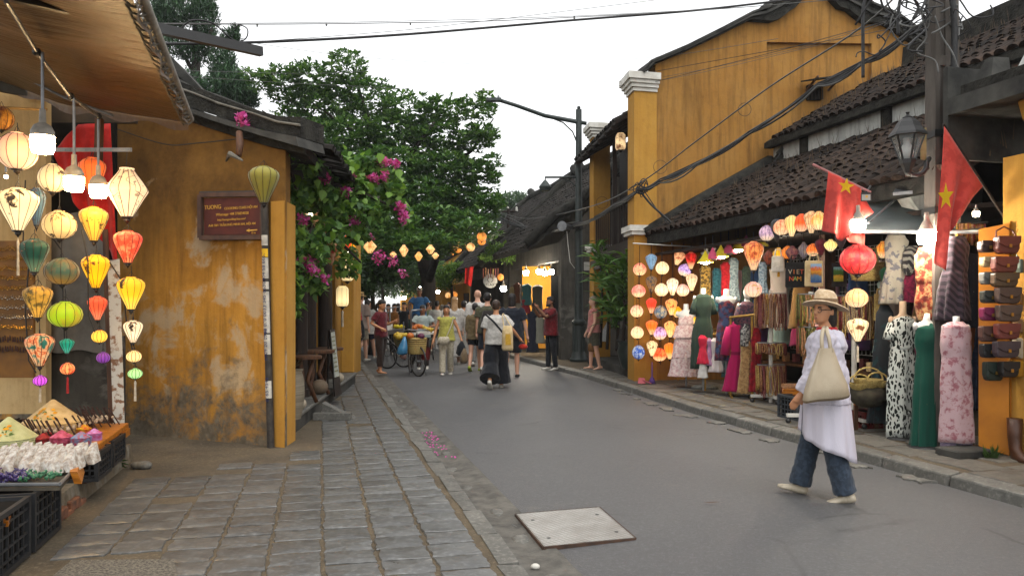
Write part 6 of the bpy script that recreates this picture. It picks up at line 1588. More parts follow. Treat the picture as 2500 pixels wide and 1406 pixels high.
flag('national_flag','red flag with yellow star hanging folded from a pole on the ochre pillar',P(2303,303,Y2+.05),P(2452,530,Y2+.3),f2,P(2309,480,Y2-.09),Vector((.55,-.6,0)).normalized()*.62,Vector((0,0,1))*1.15,.115)
flx=thing('flood_light','small black flood light with a grey lens beside the flat flag','flood light',P(2115,482,7.9))
MB().hexa([P(2101,492,7.9),P(2128,490,7.9),P(2126,488,8.0),P(2103,489,8.0)],[P(2102,470,7.9),P(2127,470,7.9),P(2125,472,8.0),P(2104,472,8.0)]).build('housing',M_BLACKM,flx)
flat(2104,2125,475,489,7.885,'lens',mat('grey lens','8f9490',None,rough=.2),flx);flat(2113,2119,477,483,7.876,'chip',mat('amber chip','b08a3c'),flx)
MB().tube([P(2115,470,7.95),P(2125,455,8.3)],.012,6).build('bracket',M_BLACKM,flx)
UPY=8.0
up_=thing('utility_pole','square concrete utility pole with recessed faces and a tangle of cables at the top','utility pole',P(2300,1060,UPY))
pa_,pb_=P(2298,1062,UPY),P(2298,-160,UPY)
wp=lambda z:.28-.012*z
cx0=pa_.x
def pslab(x0,x1,y0,y1,z0,z1,nm,m):return MB().hexa([(cx0+x0*wp(z0),UPY+y0*wp(z0),z0),(cx0+x1*wp(z0),UPY+y0*wp(z0),z0),(cx0+x1*wp(z0),UPY+y1*wp(z0),z0),(cx0+x0*wp(z0),UPY+y1*wp(z0),z0)],[(cx0+x0*wp(z1),UPY+y0*wp(z1),z1),(cx0+x1*wp(z1),UPY+y0*wp(z1),z1),(cx0+x1*wp(z1),UPY+y1*wp(z1),z1),(cx0+x0*wp(z1),UPY+y1*wp(z1),z1)]).build(nm,m,up_)
M_POLEC=mat('pole concrete','66605a','4a4540',5,.9,.2,bump=.5,bscale=30,stretch=(1,1,.3))
pslab(-.5,.5,-.38,.4,.0,5.6,'shaft_core',M_POLEC)
pslab(-.52,-.32,-.5,-.38,.0,5.6,'edge_rib',M_POLEC);pslab(.32,.52,-.5,-.38,.0,5.6,'edge_rib',M_POLEC);pslab(-.08,.08,-.5,-.38,.0,5.6,'centre_rib',M_POLEC)
for z in(.5,1.2,1.9,2.6,3.3,4.0,4.7,5.4):pslab(-.32,.32,-.495,-.38,z,z+.1,'cross_rib',M_POLEC)
for z in(3.28,2.5):pslab(-.56,.56,-.54,.5,z,z+.07,'steel_band',M_BLACKM)
sl_=thing('street_lantern','black street lantern with an unlit bulb on a curled bracket of the concrete pole','street lantern',P(2215,380,7.7))
M_GLASS=NB('lantern glass',.1,.5);M_GLASS.base('9aa0a0');M_GLASS.b.inputs['Alpha'].default_value=.28;M_GLASS=M_GLASS.m
lc=P(2216,380,7.7);k=7.7/F
def ring4(w_,y,h=True):
 c=P(2216,y,7.7);r_=w_*k/2
 return[c+Vector((r_*math.cos(a),r_*math.sin(a),0))for a in[math.pi/4*.6+i*math.pi/3 for i in range(6)]]
MB().rings([ring4(88,332),ring4(84,326),ring4(62,312),ring4(50,300),ring4(30,290)]).build('hood',M_BLACKM,sl_)
MB().lathe([(.045,0),(.05,.02),(.03,.03),(.012,.05),(.02,.07)],P(2216,292,7.7),10).build('finial',M_BLACKM,sl_,smooth=40)
t_,b_2=ring4(74,334),ring4(34,392)
for i in range(6):
 MB().beam(t_[i],b_2[i],.014).build('frame_bar',M_BLACKM,sl_)
 MB().quad(t_[i]*.998+lc*.002,t_[(i+1)%6]*.998+lc*.002,b_2[(i+1)%6]*.998+lc*.002,b_2[i]*.998+lc*.002).build('pane',M_GLASS,sl_)
MB().rings([ring4(38,390),ring4(36,400),ring4(22,412),ring4(14,424)]).build('foot',M_BLACKM,sl_)
bc=P(2214,372,7.7)
MB().lathe([(.02,-.09),(.05,-.05),(.065,0),(.05,.05),(.03,.09),(.035,.14)],bc,12).build('bulb',M_MANW,sl_,smooth=True)
arm=[P(2216,424,7.7)]+[P(2236+26*math.cos(a),404+24*math.sin(a),7.75)for a in(2.4,1.9,1.4,.9,.4,0,-.3)]+[P(2268,388,7.9)]
MB().tube(arm,.026,8).build('curled_bracket',M_BLACKM,sl_,smooth=True)
single(MB().hexa([P(2247,390,7.75),P(2262,392,7.75),P(2262,392,7.83),P(2247,390,7.83)],[P(2246,314,7.75),P(2262,312,7.75),P(2262,312,7.83),P(2246,314,7.83)]),'meter_box',mat('old cream box','9a8a5c','6a5c3a',9,.8),'narrow cream weathered board fixed to the concrete pole beside the street lantern','board')
# people
def skin(name,c):
 if name in _M:return _M[name]
 b=NB(name,.5,.35);v=b.co()
 b.base(b.mix(b.noise(v,14,3),c,tuple(x*.82 for x in C4(c)[:3])));b.b.inputs['Subsurface Weight'].default_value=.08
 b.b.inputs['Subsurface Radius'].default_value=(.01,.004,.002)
 _M[name]=b.m;return b.m
SK_L,SK_M,SK_D=skin('fair skin','cf9f86'),skin('tan skin','b8835f'),skin('brown skin','83583e')
HAIR_B,HAIR_BR,HAIR_Y,HAIR_G=(mat('hair '+k,c,d,40,.45,.4,bump=.6,bscale=120,stretch=(6,6,.5))for k,c,d in(('black','120f0e','1f1916'),('brown','2a1c14','3a281c'),('blonde','a8845a','7a5c38'),('grey','8a8070','6a6050')))
M_SHOEW,M_SHOEB=mat('white shoe','c0bcb2','a8a49a',20,.6),mat('black shoe','171616','242222',20,.5)
def remesh(o,vox,sm=4,fold=None,fs=.1):
 m=o.modifiers.new('remesh','REMESH');m.mode='VOXEL';m.voxel_size=vox;m.use_smooth_shade=True
 s_=o.modifiers.new('smooth','SMOOTH');s_.factor=.5;s_.iterations=sm
 if fold:
  t=bpy.data.textures.get('fold%.2f'%fs)or bpy.data.textures.new('fold%.2f'%fs,'CLOUDS')
  t.noise_scale=fs;t.noise_depth=1
  d=o.modifiers.new('folds','DISPLACE');d.texture=t;d.strength=fold;d.mid_level=.5;d.texture_coords='LOCAL'
  if vox<.01:
   t2=bpy.data.textures.get('crease2')or bpy.data.textures.new('crease2','CLOUDS');t2 .noise_scale=.028
   d=o.modifiers.new('creases','DISPLACE');d.texture=t2;d.strength=.009;d.texture_coords='LOCAL'
 return o
def V(*a):return Vector(a)
DOWN=lambda s:(V(s*.03,-.015,-.28),V(s*.015,.03,-.245))
def person(label,loc,head,Ht=1.65,sk=SK_M,vox=.013,arms=None,legs=((8,6),(-8,14)),top=None,bottom=None,hair=(HAIR_B,'short'),hat=None,shoes=M_SHOEW,turn=0,tilt=0,fem=True,face=True,group=None,lean=0,seat=False,zb=0.0,far=False):
 """legs: (hip angle, knee bend) right then left; arms: (upper, fore) vectors right then left; facing local +Y"""
 rz=math.atan2(-head[0],head[1])
 o=thing('person',label,'person',loc,rz,group,Ht/1.7)
 B=dict(world=False)
 hx=.088
 feet=[];lj=[]
 for s,(a,k)in zip((1,-1),legs):
  a,k=math.radians(a),math.radians(k)
  h=V(s*hx,0,.87);kn=h+V(s*.005,math.sin(a)*.41,-math.cos(a)*.41)
  an=kn+V(0,math.sin(a-k)*.40,-math.cos(a-k)*.40)
  lj.append((h,kn,an,a-k))
 dz=-(min(j[2].z for j in lj)-.065)if not seat else 0
 D=V(0,0,dz)
 lj=[(h+D,k+D,a+D,t)for h,k,a,t in lj]
 if arms is None:arms=(DOWN(1),DOWN(-1))
 shx=.155 if fem else .18
 wv=1.0 if fem else 1.08
 LN=Matrix.Rotation(-math.radians(lean),3,'X')
 def up_(p):
  q=Vector(p)-V(0,0,.9);return LN@q+V(0,0,.9)+D
 aj=[]
 for s,(u_,f_)in zip((1,-1),arms):
  S=up_((s*shx,0,1.375));E=S+u_*1.0;W_=E+f_*1.0
  aj.append((S,E,W_))
 TR=[(0,0,.81,.10,.09),(0,-.005,.89,.16,.118),(0,-.005,.96,.153,.112),(0,0,1.07,.122,.093),(0,.005,1.18,.136,.102),(0,.008,1.29,.15,.106),(0,0,1.37,.135,.088),(0,-.005,1.42,.075,.066),(0,.0,1.46,.052,.054),(0,.01,1.52,.05,.05)]
 b=MB();n0=18
 def ellr(c,rx,ry,n=18):return[up_((c[0]+rx*math.cos(2*math.pi*i/n),c[1]+ry*math.sin(2*math.pi*i/n),c[2]))for i in range(n)]
 b.rings([ellr((x,y,z),rx*wv,ry*wv)for x,y,z,rx,ry in TR])
 HT=Matrix.Rotation(math.radians(turn),3,'Z')@Matrix.Rotation(math.radians(tilt),3,'X')
 def hp(p):return up_(HT@(Vector(p)-V(0,0,1.50))+V(0,.005,1.50))
 def hell(rs,n=18):return[[hp((x+rx*math.cos(2*math.pi*i/n),y+ry*math.sin(2*math.pi*i/n),z))for i in range(n)]for x,y,z,rx,ry in rs]
 b.rings(hell([(0,.055,1.478,.022,.022),(0,.045,1.495,.045,.047),(0,.03,1.525,.058,.068),(0,.018,1.56,.067,.086),(0,.01,1.60,.071,.093),(0,.005,1.64,.070,.09),(0,0,1.675,.055,.072),(0,0,1.695,.022,.03)]))
 b.tube([hp((0,.098,1.60)),hp((0,.112,1.565)),hp((0,.108,1.557)),hp((0,.09,1.552))],[.009,.014,.013,.008],8)
 for s in(-1,1):b.sphere(hp((s*.073,-.005,1.572)),(.012,.02,.03),8,5)
 if not far:
  b.sphere(hp((0,.088,1.522)),(.024,.014,.010),8,5)
 for(S,E,W_)in aj:
  b.tube([S+V(0,0,.01),S.lerp(E,.3),E,E.lerp(W_,.3),W_],[.05*wv,.046*wv,.036*wv,.037*wv,.026*wv],12)
  d=(W_-E).normalized();pn=d.cross(V(0,1,0)if abs(d.y)<.8 else V(0,0,1)).normalized();q=pn.cross(d).normalized()
  hw=W_+d*.045
  b.tube([W_-d*.01,hw,W_+d*.09],[.024,.034,.03],10)
  if far:b.tube([W_+d*.08,W_+d*.16+q*.02],[.03,.016],8)
  else:
   for i,L in enumerate((.07,.082,.078,.06)):
    r0=W_+d*.085+q*(-.027+.018*i);b.tube([r0-d*.02,r0+d*L*.5+pn*.004,r0+d*L+pn*.018],[.0095,.009,.0075],7)
   b.tube([W_+d*.03-q*.022,W_+d*.06-q*.045+pn*.01,W_+d*.09-q*.052+pn*.016],[.012,.011,.008],7)
 for(h,k,a,t)in lj:
  b.tube([h+V(0,0,.02),h.lerp(k,.35),k,k.lerp(a,.3),a],[.088,.078,.053,.055,.036],12)
 fm=[]
 for i,(h,k,a,t)in enumerate(lj):
  rot=Matrix.Rotation(t*.9,3,'X')
  def ft(g,rot=rot,a=a):
   return[[a+rot@Vector((g*w_*math.cos(2*math.pi*j/14),y,zc+g*hh*math.sin(2*math.pi*j/14)))for j in range(14)]for y,w_,zc,hh in((-.07,.018,-.035,.02),(-.055,.034,-.03,.034),(0,.038,-.028,.04),(.08,.044,-.042,.024),(.14,.042,-.048,.018),(.175,.022,-.05,.012))]
  b.rings(ft(.95));fm.append(ft)
 body=b.build('body',sk,o,**B)
 remesh(body,vox if not far else vox*1.2,3)
 if shoes:
  for ft in fm:
   s_=MB().rings(ft(1.12)).build('shoe',shoes,o,smooth=True,**B)
 if top:
  m,hem,sl,lo,fl=top
  t=MB()
  zs=[z for z in(.5,.6,.7,.8,.89,.96,1.07,1.18,1.29,1.37)if z>hem+.03]
  def rr(z):
   zz=max(z,.89);
   for i in range(len(TR)-1):
    if TR[i][2]<=zz<=TR[i+1][2]:
     f=(zz-TR[i][2])/(TR[i+1][2]-TR[i][2]);return lerp(TR[i][3],TR[i+1][3],f)*wv,lerp(TR[i][4],TR[i+1][4],f)*wv
   return .13,.1
  rings=[]
  for z in[hem]+zs:
   rx,ry=rr(z);f=fl*max(0,(1.15-z))
   wa=.6*lo if 1.0<z<1.15 else 0
   rings.append(ellr((0,0,z),rx+lo+f+wa,ry+lo+f*.8+wa,24))
  rings+=[ellr((0,0,1.405),.105*wv+lo*.4,.075+lo*.4,24),ellr((0,0,1.43),.07+lo*.2,.064+lo*.2,24)]
  t.rings(rings)
  for(S,E,W_)in aj:
   if sl<=0:t.tube([S+V(0,0,.005),S.lerp(E,.12)],[.056+lo*.4,.056+lo*.4],12);continue
   pts=[S+V(0,0,.008)+(S-up_((0,0,1.375)))*-.25,S.lerp(E,.1),S.lerp(E,min(1,sl))];rs=[.055+lo*.5,.056+lo*.7,.05+lo*1.1]
   if sl>1:pts+=[E.lerp(W_,.5*min(1,sl-1)),E.lerp(W_,min(1,sl-1))];rs[2]=.042+lo*.9;rs+=[.038+lo*.9,.030+lo*.7]
   t.tube(pts,rs,12)
  remesh(t.build('top',m,o,**B),vox,3,(.026 if vox<.01 else .018)if not far else None,.07)
 if bottom:
  kind,m,hem,wdt=bottom
  t=MB()
  if kind in('trousers','shorts'):
   t.rings([ellr((0,-.004,z),rx*wv+.012,ry*wv+.014,20)for z,rx,ry in((.80,.15,.11),(.88,.166,.122),(.96,.156,.115),(1.03,.138,.102))])
   for(h,k,a,tt)in lj:
    tot=.81
    L=max(0,(.87-hem)/tot)
    pts=[h+V(0,0,.02),h.lerp(k,.5)];rs=[.092*min(wdt,1.25),.085*wdt]
    if L<=.5:pts.append(h.lerp(k,L*2));rs.append(.084*wdt)
    else:pts+=[k,k.lerp(a,(L-.5)*1.0),k.lerp(a,(L-.5)*2)];rs+=[.064*wdt**1.3,.062*wdt**1.6,.058*wdt**2]
    if L*2<1:pts[1]=h.lerp(k,L)
    t.tube(pts,rs,14)
  else:
   rs_=[]
   for i in range(8):
    z=lerp(1.03,hem,i/7);r_=lerp(.135,.165,min(1,i/1.8))*wv+wdt*max(0,(i-1)/6)
    mv=V(0,(lj[0][1].y+lj[1][1].y)/2*max(0,(i-2)/5),0)
    rs_.append([p+mv for p in ellr((0,-.004,z),r_,r_*.78,24)])
   t.rings(rs_)
  remesh(t.build({'trousers':'trousers','shorts':'shorts','skirt':'skirt'}[kind],m,o,**B),vox,3,(.018 if wdt>1.2 or kind=='skirt' else .012)if not far else None,.1)
 if hair:
  m,st=hair
  hb=MB()
  if st!='bald':
   hb.rings(hell([(0,-.02,1.53,.04,.05),(0,-.025,1.56,.072,.072),(0,-.018,1.60,.079,.086),(0,-.006,1.642,.08,.106),(0,-.002,1.685,.068,.094),(0,-.004,1.715,.03,.04)]))
   if st=='bob':hb.rings(hell([(0,-.045,1.44,.06,.04),(0,-.04,1.48,.078,.055),(0,-.03,1.55,.082,.072),(0,-.02,1.62,.08,.08),(0,-.01,1.66,.05,.05)]))
   if st=='long':hb.rings(hell([(0,-.085,1.14,.04,.02),(0,-.09,1.22,.075,.035),(0,-.085,1.35,.085,.045),(0,-.06,1.46,.082,.055),(0,-.035,1.55,.08,.068),(0,-.02,1.63,.08,.08)]))
   if st=='bun':hb.sphere(hp((0,-.11,1.60)),(.045,.045,.042),10,6)
   if st=='tail':hb.tube([hp((0,-.09,1.62)),hp((0,-.14,1.57)),hp((0,-.13,1.42))],[.03,.032,.012],8)
  if hb.v:remesh(hb.build('hair',m,o,**B),.011,2,.008,.03)
 if face and not far:
  for s in(-1,1):
   MB().sphere(hp((s*.03,.089,1.592)),(.012,.006,.006),8,5).build('eye',M_SHOEB,o,**B)
   MB().tube([hp((s*.016,.098,1.612)),hp((s*.032,.095,1.617)),hp((s*.047,.083,1.611))],.0035,5).build('eyebrow',HAIR_B,o,**B)
  MB().sphere(hp((0,.1,1.524)),(.022,.007,.007),8,5).build('mouth',mat('lips','8a4a44'),o,**B)
 if hat:
  m,kind=hat
  pr={'bucket':[(.178,1.622),(.171,1.631),(.09,1.655),(.087,1.68),(.082,1.725),(.06,1.755),(.01,1.762)],'fedora':[(.15,1.625),(.145,1.635),(.088,1.64),(.084,1.70),(.075,1.735),(.01,1.74)],'cap':[(.083,1.63),(.084,1.67),(.07,1.715),(.01,1.73)]}[kind]
  h_=MB();nn=28
  rg_=[[hp((r_*math.cos(2*math.pi*i/nn),r_*1.12*math.sin(2*math.pi*i/nn)-.005,z-(.012*math.sin(4*math.pi*i/nn)if j<2 and kind!='cap' else 0)+(.2*r_*math.sin(2*math.pi*i/nn)if kind=='bucket' else 0)))for i in range(nn)]for j,(r_,z)in enumerate(pr)]
  h_.rings(rg_,True).build('hat',m,o,smooth=50,**B)
  if kind=='cap':MB().rings([[hp((x*.07,.07+y*.09,1.645-.01*y))for x,y in((-1,0),(1,0),(.8,.9),(-.8,.9))],[hp((x*.07,.07+y*.09,1.653-.01*y))for x,y in((-1,0),(1,0),(.8,.9),(-.8,.9))]]).build('cap_peak',m,o,**B)
  else:
   MB().rings([[hp((r_*math.cos(2*math.pi*i/nn),r_*1.12*math.sin(2*math.pi*i/nn)-.005,z))for i in range(nn)]for r_,z in((.0925,1.662),(.0905,1.688))],False).build('hat_band',mat('hat band','7a6248','5a4632'),o,**B)
 o['_']=0;del o['_']
 return o,hp,up_,aj,lj
def toworld(o,p):return o.matrix_basis@Vector(p)
def linen(n,c,d=None):return cloth('wear '+n,c,d,26)
# woman in the sun hat, walking left, near
SHIRT=NB('white crinkled linen',.85,.15)
v_=SHIRT.co();SHIRT.base(SHIRT.mix(SHIRT.noise(v_,3,4),'aeaab6','bebac4'));SHIRT.bump(SHIRT.math('ADD',SHIRT.wave(v_,60,6,3,'X'),SHIRT.math('MULTIPLY',SHIRT.noise(v_,160,2),.6)),.25,.004);SHIRT=SHIRT.m
wp_=Vector(((2015-CX)*6.2/F,6.2,.03))
wo,hp,up_,aj,lj=person('woman in beige sun hat, long white linen shirt and wide slate blue trousers, nearest walker',wp_,(-.93,.36),1.61,SK_M,.009,arms=((V(.05,.02,-.27),V(.0,.12,-.2)),(V(-.07,.05,-.265),V(-.0,.13,-.20))),legs=((17,5),(-8,6)),top=(SHIRT,.82,2,.05,.12),bottom=('trousers',linen('slate blue','333d4a','29323d'),.07,1.27),hair=(HAIR_B,'bob'),hat=(cloth('hat straw','c4ae90','b49c7c',40),'bucket'),shoes=mat('cream sandal','b5ab98','988d7a',20),turn=46,tilt=2)
def shirt_tail(o):
 m=MB();n=40
 def fn(a,c):
  an=math.pi*(.62+1.95*a)
  z0=.98;zh=.50+.10*math.sin(an*1.0+.6)-.10*max(0,math.cos(an-5.2))
  z=lerp(z0,zh,c)
  rx,ry=.215+.045*c,.175+.045*c
  f=1+.05*c*math.sin(an*9)+.02*math.sin(an*17)
  return up_((rx*f*math.cos(an),ry*f*math.sin(an)-.02*c,z))
 m.grid(fn,60,14)
 t=m.build('shirt_tail',SHIRT,o,smooth=True,world=False)
 s_=t.modifiers.new('thick','SOLIDIFY');s_.thickness=.004
 h=MB()
 h.ell([(0,-.10,1.20,.03,.02),(0,-.12,1.235,.10,.04),(0,-.12,1.29,.135,.05),(0,-.10,1.35,.135,.06),(0,-.07,1.405,.11,.065),(0,-.05,1.43,.09,.05)],26)
 h.v=[tuple(up_(p))for p in h.v]
 remesh(h.build('hood',SHIRT,o,world=False),.01,4,.02,.07)
 c=MB()
 c.rings([[up_(((.082+.012*k)*math.cos(a),(.078+.012*k)*math.sin(a)-.012,1.45-.03*k))for a in[2*math.pi*i/24 for i in range(24)]]for k in range(3)],False)
 c.build('red_collar',linen('red','a01820','8a141a'),o,smooth=True,world=False)
 g=MB()
 for s in(-1,1):
  g.tube([hp((s*.034+.022*math.cos(a),.105-.01*abs(math.cos(a)),1.588+.02*math.sin(a)))for a in[i*math.pi/6 for i in range(13)]],.003,5,False)
  g.tube([hp((s*.056,.098,1.592)),hp((s*.074,.05,1.594)),hp((s*.076,-.01,1.588))],.0028,5)
 g.build('glasses',M_BLACKM,o,world=False)
 for s in(-1,1):
  bt_=MB().sphere(up_((-.222,.02,.86 if s<0 else .74)),.008,6,4).build('button',M_BLACKM,o,world=False)
shirt_tail(wo)
bg=thing('shoulder_bag','cream leather tote bag hanging from the shoulder of the woman in the sun hat','bag',P(2015,975,5.9))
M_BAG=mat('cream leather','a79a84','978a74',5,.5,.35,bump=.3,bscale=140)
bgr=MB()
rows=[(975,118,.055),(969,122,.075),(945,112,.075),(915,92,.062),(880,66,.04),(850,46,.025)]
def bring(x0,y,w_,d):
 c=P(x0,y,5.86);k=5.86/F;ww=w_*k/2
 return[c+V(ww*math.copysign(abs(math.cos(a))**.55,math.cos(a)),d*math.copysign(abs(math.sin(a))**.55,math.sin(a))+.05*math.cos(a),-.0*math.cos(a)+.018*math.cos(a)*(1 if y>940 else 0))for a in[2*math.pi*i/28 for i in range(28)]]
bgr.rings([bring(2017-.0*(975-y),y,w_,d)for y,w_,d in rows]).build('bag_body',M_BAG,bg,smooth=50)
MB().rings([bring(2017,976,119,.058),bring(2017,970,123,.078)],False).build('base_seam',mat('bag seam','7a6a54'),bg)
sh=toworld(wo,aj[1][0])
for dx,dy in((-10,0),(12,.03)):
 MB().tube([P(2017+dx,860,5.86),P(2014+dx*.8,825,5.9),P(2013+dx*.4,806,5.98),P(2015+dx*.3,800,6.06)],[.016,.015,.015,.015],8).build('strap',M_BAG,bg,smooth=True)
# others
pt=[person]
def at(px,Y,z=.02):return Vector(((px-CX)*Y/F,Y,z))
YL=linen('lemon','a09c4c','8e8a42');WHT=linen('white','b9b6b0','a8a59f');BLK=linen('black','17181b','202226');NAVY=linen('navy','1b202c','14181f');KHA=linen('khaki','6a5c40','584b34');CRM=linen('cream','b3aa96','9d9480')
BUR=linen('burgundy','5a1820','48121a');BRN=linen('dark brown','2c1f19','221712');RED=linen('red shirt','6a1a20','561418');PNK=linen('pink','b07068','9c625c');DEN=linen('denim','2c3444','242b38');OLI=linen('olive','4a4a38','3c3c2c');BLU=linen('blue','3a6a9a','305a86');GRY=linen('grey','6c6c6a','5a5a58');FLO=cloth('wear floral','8a7a70','3c3230',22,'flower',lo=.2,hi=.3)
person('woman in lemon yellow top and cream trousers walking toward the camera',at(1090,17.6),(.05,-1),1.58,SK_M,.012,arms=((V(.1,0,-.26),V(.05,.05,-.23)),(V(-.13,.02,-.25),V(-.07,.05,-.23))),legs=((14,8),(-8,10)),top=(YL,.84,.12,.035,.1),bottom=('trousers',CRM,.07,1.15),hair=(HAIR_B,'bob'),tilt=0)
person('woman in a white T-shirt and wide black culottes walking away down the road',at(1211,14.6),(.05,1),1.66,SK_M,.012,arms=((V(.16,.06,-.235),V(.12,.16,-.16)),(V(-.06,.0,-.27),V(0,.05,-.24))),legs=((12,4),(-16,26)),top=(WHT,.86,.75,.05,.05),bottom=('trousers',linen('black culottes','0c0e13','12151b'),.12,1.85),hair=(HAIR_BR,'short'),face=False)
person('tall man in a navy T-shirt and dark shorts beside the woman in black culottes',at(1250,16.9),(.1,1),1.82,SK_L,.013,arms=((V(.08,0,-.27),V(.04,.06,-.24)),(V(-.05,0,-.28),V(0,.05,-.24))),legs=((10,4),(-14,30)),top=(NAVY,.82,.75,.04,.05),bottom=('shorts',linen('dark shorts','1e2126','17191d'),.52,1.25),hair=(HAIR_B,'bob'),shoes=M_SHOEB,fem=False,face=False)
person('man in a dark T-shirt with an orange patterned back walking in the group',at(1190,18.2),(.05,1),1.86,SK_L,.014,legs=((8,4),(-10,20)),top=(OLI,.84,.7,.04,.04),bottom=('shorts',NAVY,.5,1.2),hair=(HAIR_B,'short'),fem=False,face=False)
person('woman in a khaki blouse and black shorts in the walking group',at(1160,18.6),(.1,1),1.63,SK_L,.014,legs=((12,5),(-12,22)),top=(KHA,.80,1.4,.035,.08),bottom=('shorts',BLK,.66,1.15),hair=(HAIR_B,'short'),shoes=mat('lime shoe','8a9a2a'),face=False)
person('very tall balding man in a white shirt ahead of the walking group',at(1166,20.2),(0,1),1.98,SK_L,.016,top=(WHT,.8,1.0,.04,.04),bottom=('trousers',GRY,.07,1.05),hair=(HAIR_G,'bald'),fem=False,face=False)
person('woman with long blonde hair in a white dress seen from behind',at(1110,20.6),(0,1),1.80,SK_L,.015,top=(linen('off white','b0aca6','9c9892'),.84,1.6,.035,.05),bottom=('skirt',linen('off white','b0aca6','9c9892'),.22,.06),hair=(HAIR_Y,'long'),face=False)
person('dark haired woman in a white sleeveless dress beside the blonde woman',at(1133,21.2),(.1,1),1.70,SK_M,.015,top=(WHT,.84,.2,.025,.04),bottom=('skirt',WHT,.25,.05),hair=(HAIR_B,'short'),face=False)
ro,rhp,rup,raj,rlj=person('bearded man in a dark red shirt and black trousers photographing with both hands raised',at(1345,19.0),(-.85,-.35),1.78,SK_D,.013,arms=((V(.02,.22,-.14),V(-.08,.15,.19)),(V(-.02,.22,-.14),V(.08,.15,.19))),legs=((3,2),(-4,3)),top=(RED,.80,.75,.035,.02),bottom=('trousers',BLK,.07,1.02),hair=(HAIR_B,'short'),fem=False)
MB().rings([[rhp((x*.06,y+.03,z))for x,y in((-1,0),(-.8,.06),(0,.09),(.8,.06),(1,0),(0,-.02))]for z in(1.47,1.50,1.535)]).build('beard',HAIR_B,ro,world=False,smooth=True)
ph=(toworld(ro,raj[0][2])+toworld(ro,raj[1][2]))/2+V(-.06,-.03,.1)
single(MB().box(ph,(.02,.16,.09),-.4),'phone',M_BLACKM,'black phone held up by the man in the dark red shirt','phone')
lo_,lhp,lup,laj,llj=person('grey haired woman in a pink sleeveless top and khaki shorts standing on the kerb',at(1450,17.9,.13),(-.95,-.1),1.66,SK_L,.012,arms=((V(.05,.02,-.27),V(.0,.1,-.22)),(V(-.05,.02,-.27),V(.0,.1,-.22))),legs=((6,4),(-5,6)),top=(PNK,.86,.12,.03,.06),bottom=('shorts',linen('khaki short','4c4a3c','3e3c30'),.56,1.2),hair=(HAIR_G,'short'),shoes=None)
person('barefoot woman in a burgundy T-shirt and brown trousers with hand on hip by the cart',at(930,17.6,.06),(.9,-.35),1.65,SK_M,.012,arms=((V(.1,-.10,-.22),V(-.06,.2,-.1)),(V(-.03,.05,-.26),V(.02,.2,.08))),legs=((4,3),(-4,6)),top=(BUR,.84,.7,.025,.03),bottom=('trousers',BRN,.16,1.15),hair=(HAIR_B,'tail'),shoes=None,turn=-6,tilt=-12)
person('man in a white shirt walking away behind the woman with hand on hip',at(897,22.5,.06),(.3,1),1.74,SK_L,.015,legs=((22,8),(-18,40)),top=(WHT,.74,1.5,.05,.04),bottom=('shorts',linen('navy shorts','20263a','181d2c'),.6,1.2),hair=(HAIR_B,'short'),fem=False,face=False)
person('man in a straw fedora and floral shirt by the far ochre pillar',at(880,21.5,.06),(.35,.9),1.88,SK_L,.015,legs=((10,4),(-16,30)),top=(FLO,.8,.9,.04,.04),bottom=('shorts',linen('stone shorts','8a8272','766e60'),.55,1.2),hair=(HAIR_BR,'short'),hat=(M_STRAW,'fedora'),fem=False)
person('person in a red top and white trousers half hidden by the far ochre pillar',at(862,20.5,.06),(.2,1),1.68,SK_M,.016,top=(linen('red top','98202a','801820'),.84,.8,.03,.03),bottom=('trousers',WHT,.07,1.2),face=False)
single(MB().ell([(at(873,21.2).x,21.2,.62,.1,.08),(at(873,21.2).x,21.2,.75,.2,.13),(at(873,21.2).x,21.2,1.0,.19,.12),(at(873,21.2).x,21.2,1.25,.12,.08),(at(873,21.2).x,21.2,1.36,.03,.03)],16),'shoulder_bag',BLK,'big black shoulder bag carried by the man in the straw fedora','bag',smooth=True)
person('fruit vendor woman in a pale print blouse behind the laden bicycle',at(1032,19.2),(.05,-1),1.58,SK_D,.013,arms=((V(.14,.03,-.23),V(-.12,.16,-.06)),(V(-.16,.0,-.22),V(.08,.2,-.02))),top=(cloth('wear pale print','8a9490','5a6664',30,'flower',lo=.2,hi=.3),.84,.6,.04,.04),bottom=('trousers',BRN,.07,1.1),hair=(HAIR_B,'bob'),tilt=-8)
person('cyclo driver in a blue shirt and pale cap sitting high behind the fruit vendor',at(1024,24,.42),(0,-1),1.72,SK_D,.015,arms=((V(.12,.08,-.22),V(-.04,.2,-.1)),(V(-.12,.08,-.22),V(.04,.2,-.1))),legs=((70,70),(60,70)),top=(BLU,.84,.6,.04,.03),bottom=('trousers',NAVY,.1,1.05),hat=(CRM,'cap'),fem=False,seat=True)
person('woman in a long black dress among the crowd by the cart',at(987,24.5),(-.2,-1),1.68,SK_M,.016,top=(BLK,.84,.1,.02,.03),bottom=('skirt',BLK,.3,.05),hair=(HAIR_B,'long'))
person('woman in a tan jacket beside the woman in the black dress',at(963,25.2),(.3,-1),1.64,SK_M,.018,top=(linen('tan','8a5a24','74491c'),.78,1.6,.04,.05),bottom=('trousers',BLK,.07,1.1),hair=(HAIR_B,'bob'))
person('man in a white T-shirt with a black cross strap walking away past the cyclo',at(1067,25),(.1,1),1.74,SK_M,.016,legs=((14,6),(-14,26)),top=(WHT,.82,.7,.035,.03),bottom=('shorts',BLK,.55,1.2),fem=False,face=False)
cr=[(905,30,'grey'),(918,33,'brown'),(935,29,'dark green'),(948,27.5,'pale grey'),(972,31,'white'),(1000,30,'faded blue'),(1012,34,'cream'),(1050,28,'pale green'),(1080,31,'black'),(1096,36,'dusky pink'),(1140,26,'dark'),(1148,30,'beige'),(1210,25,'olive'),(925,38,'violet'),(985,38,'sand'),(1040,40,'navy')]
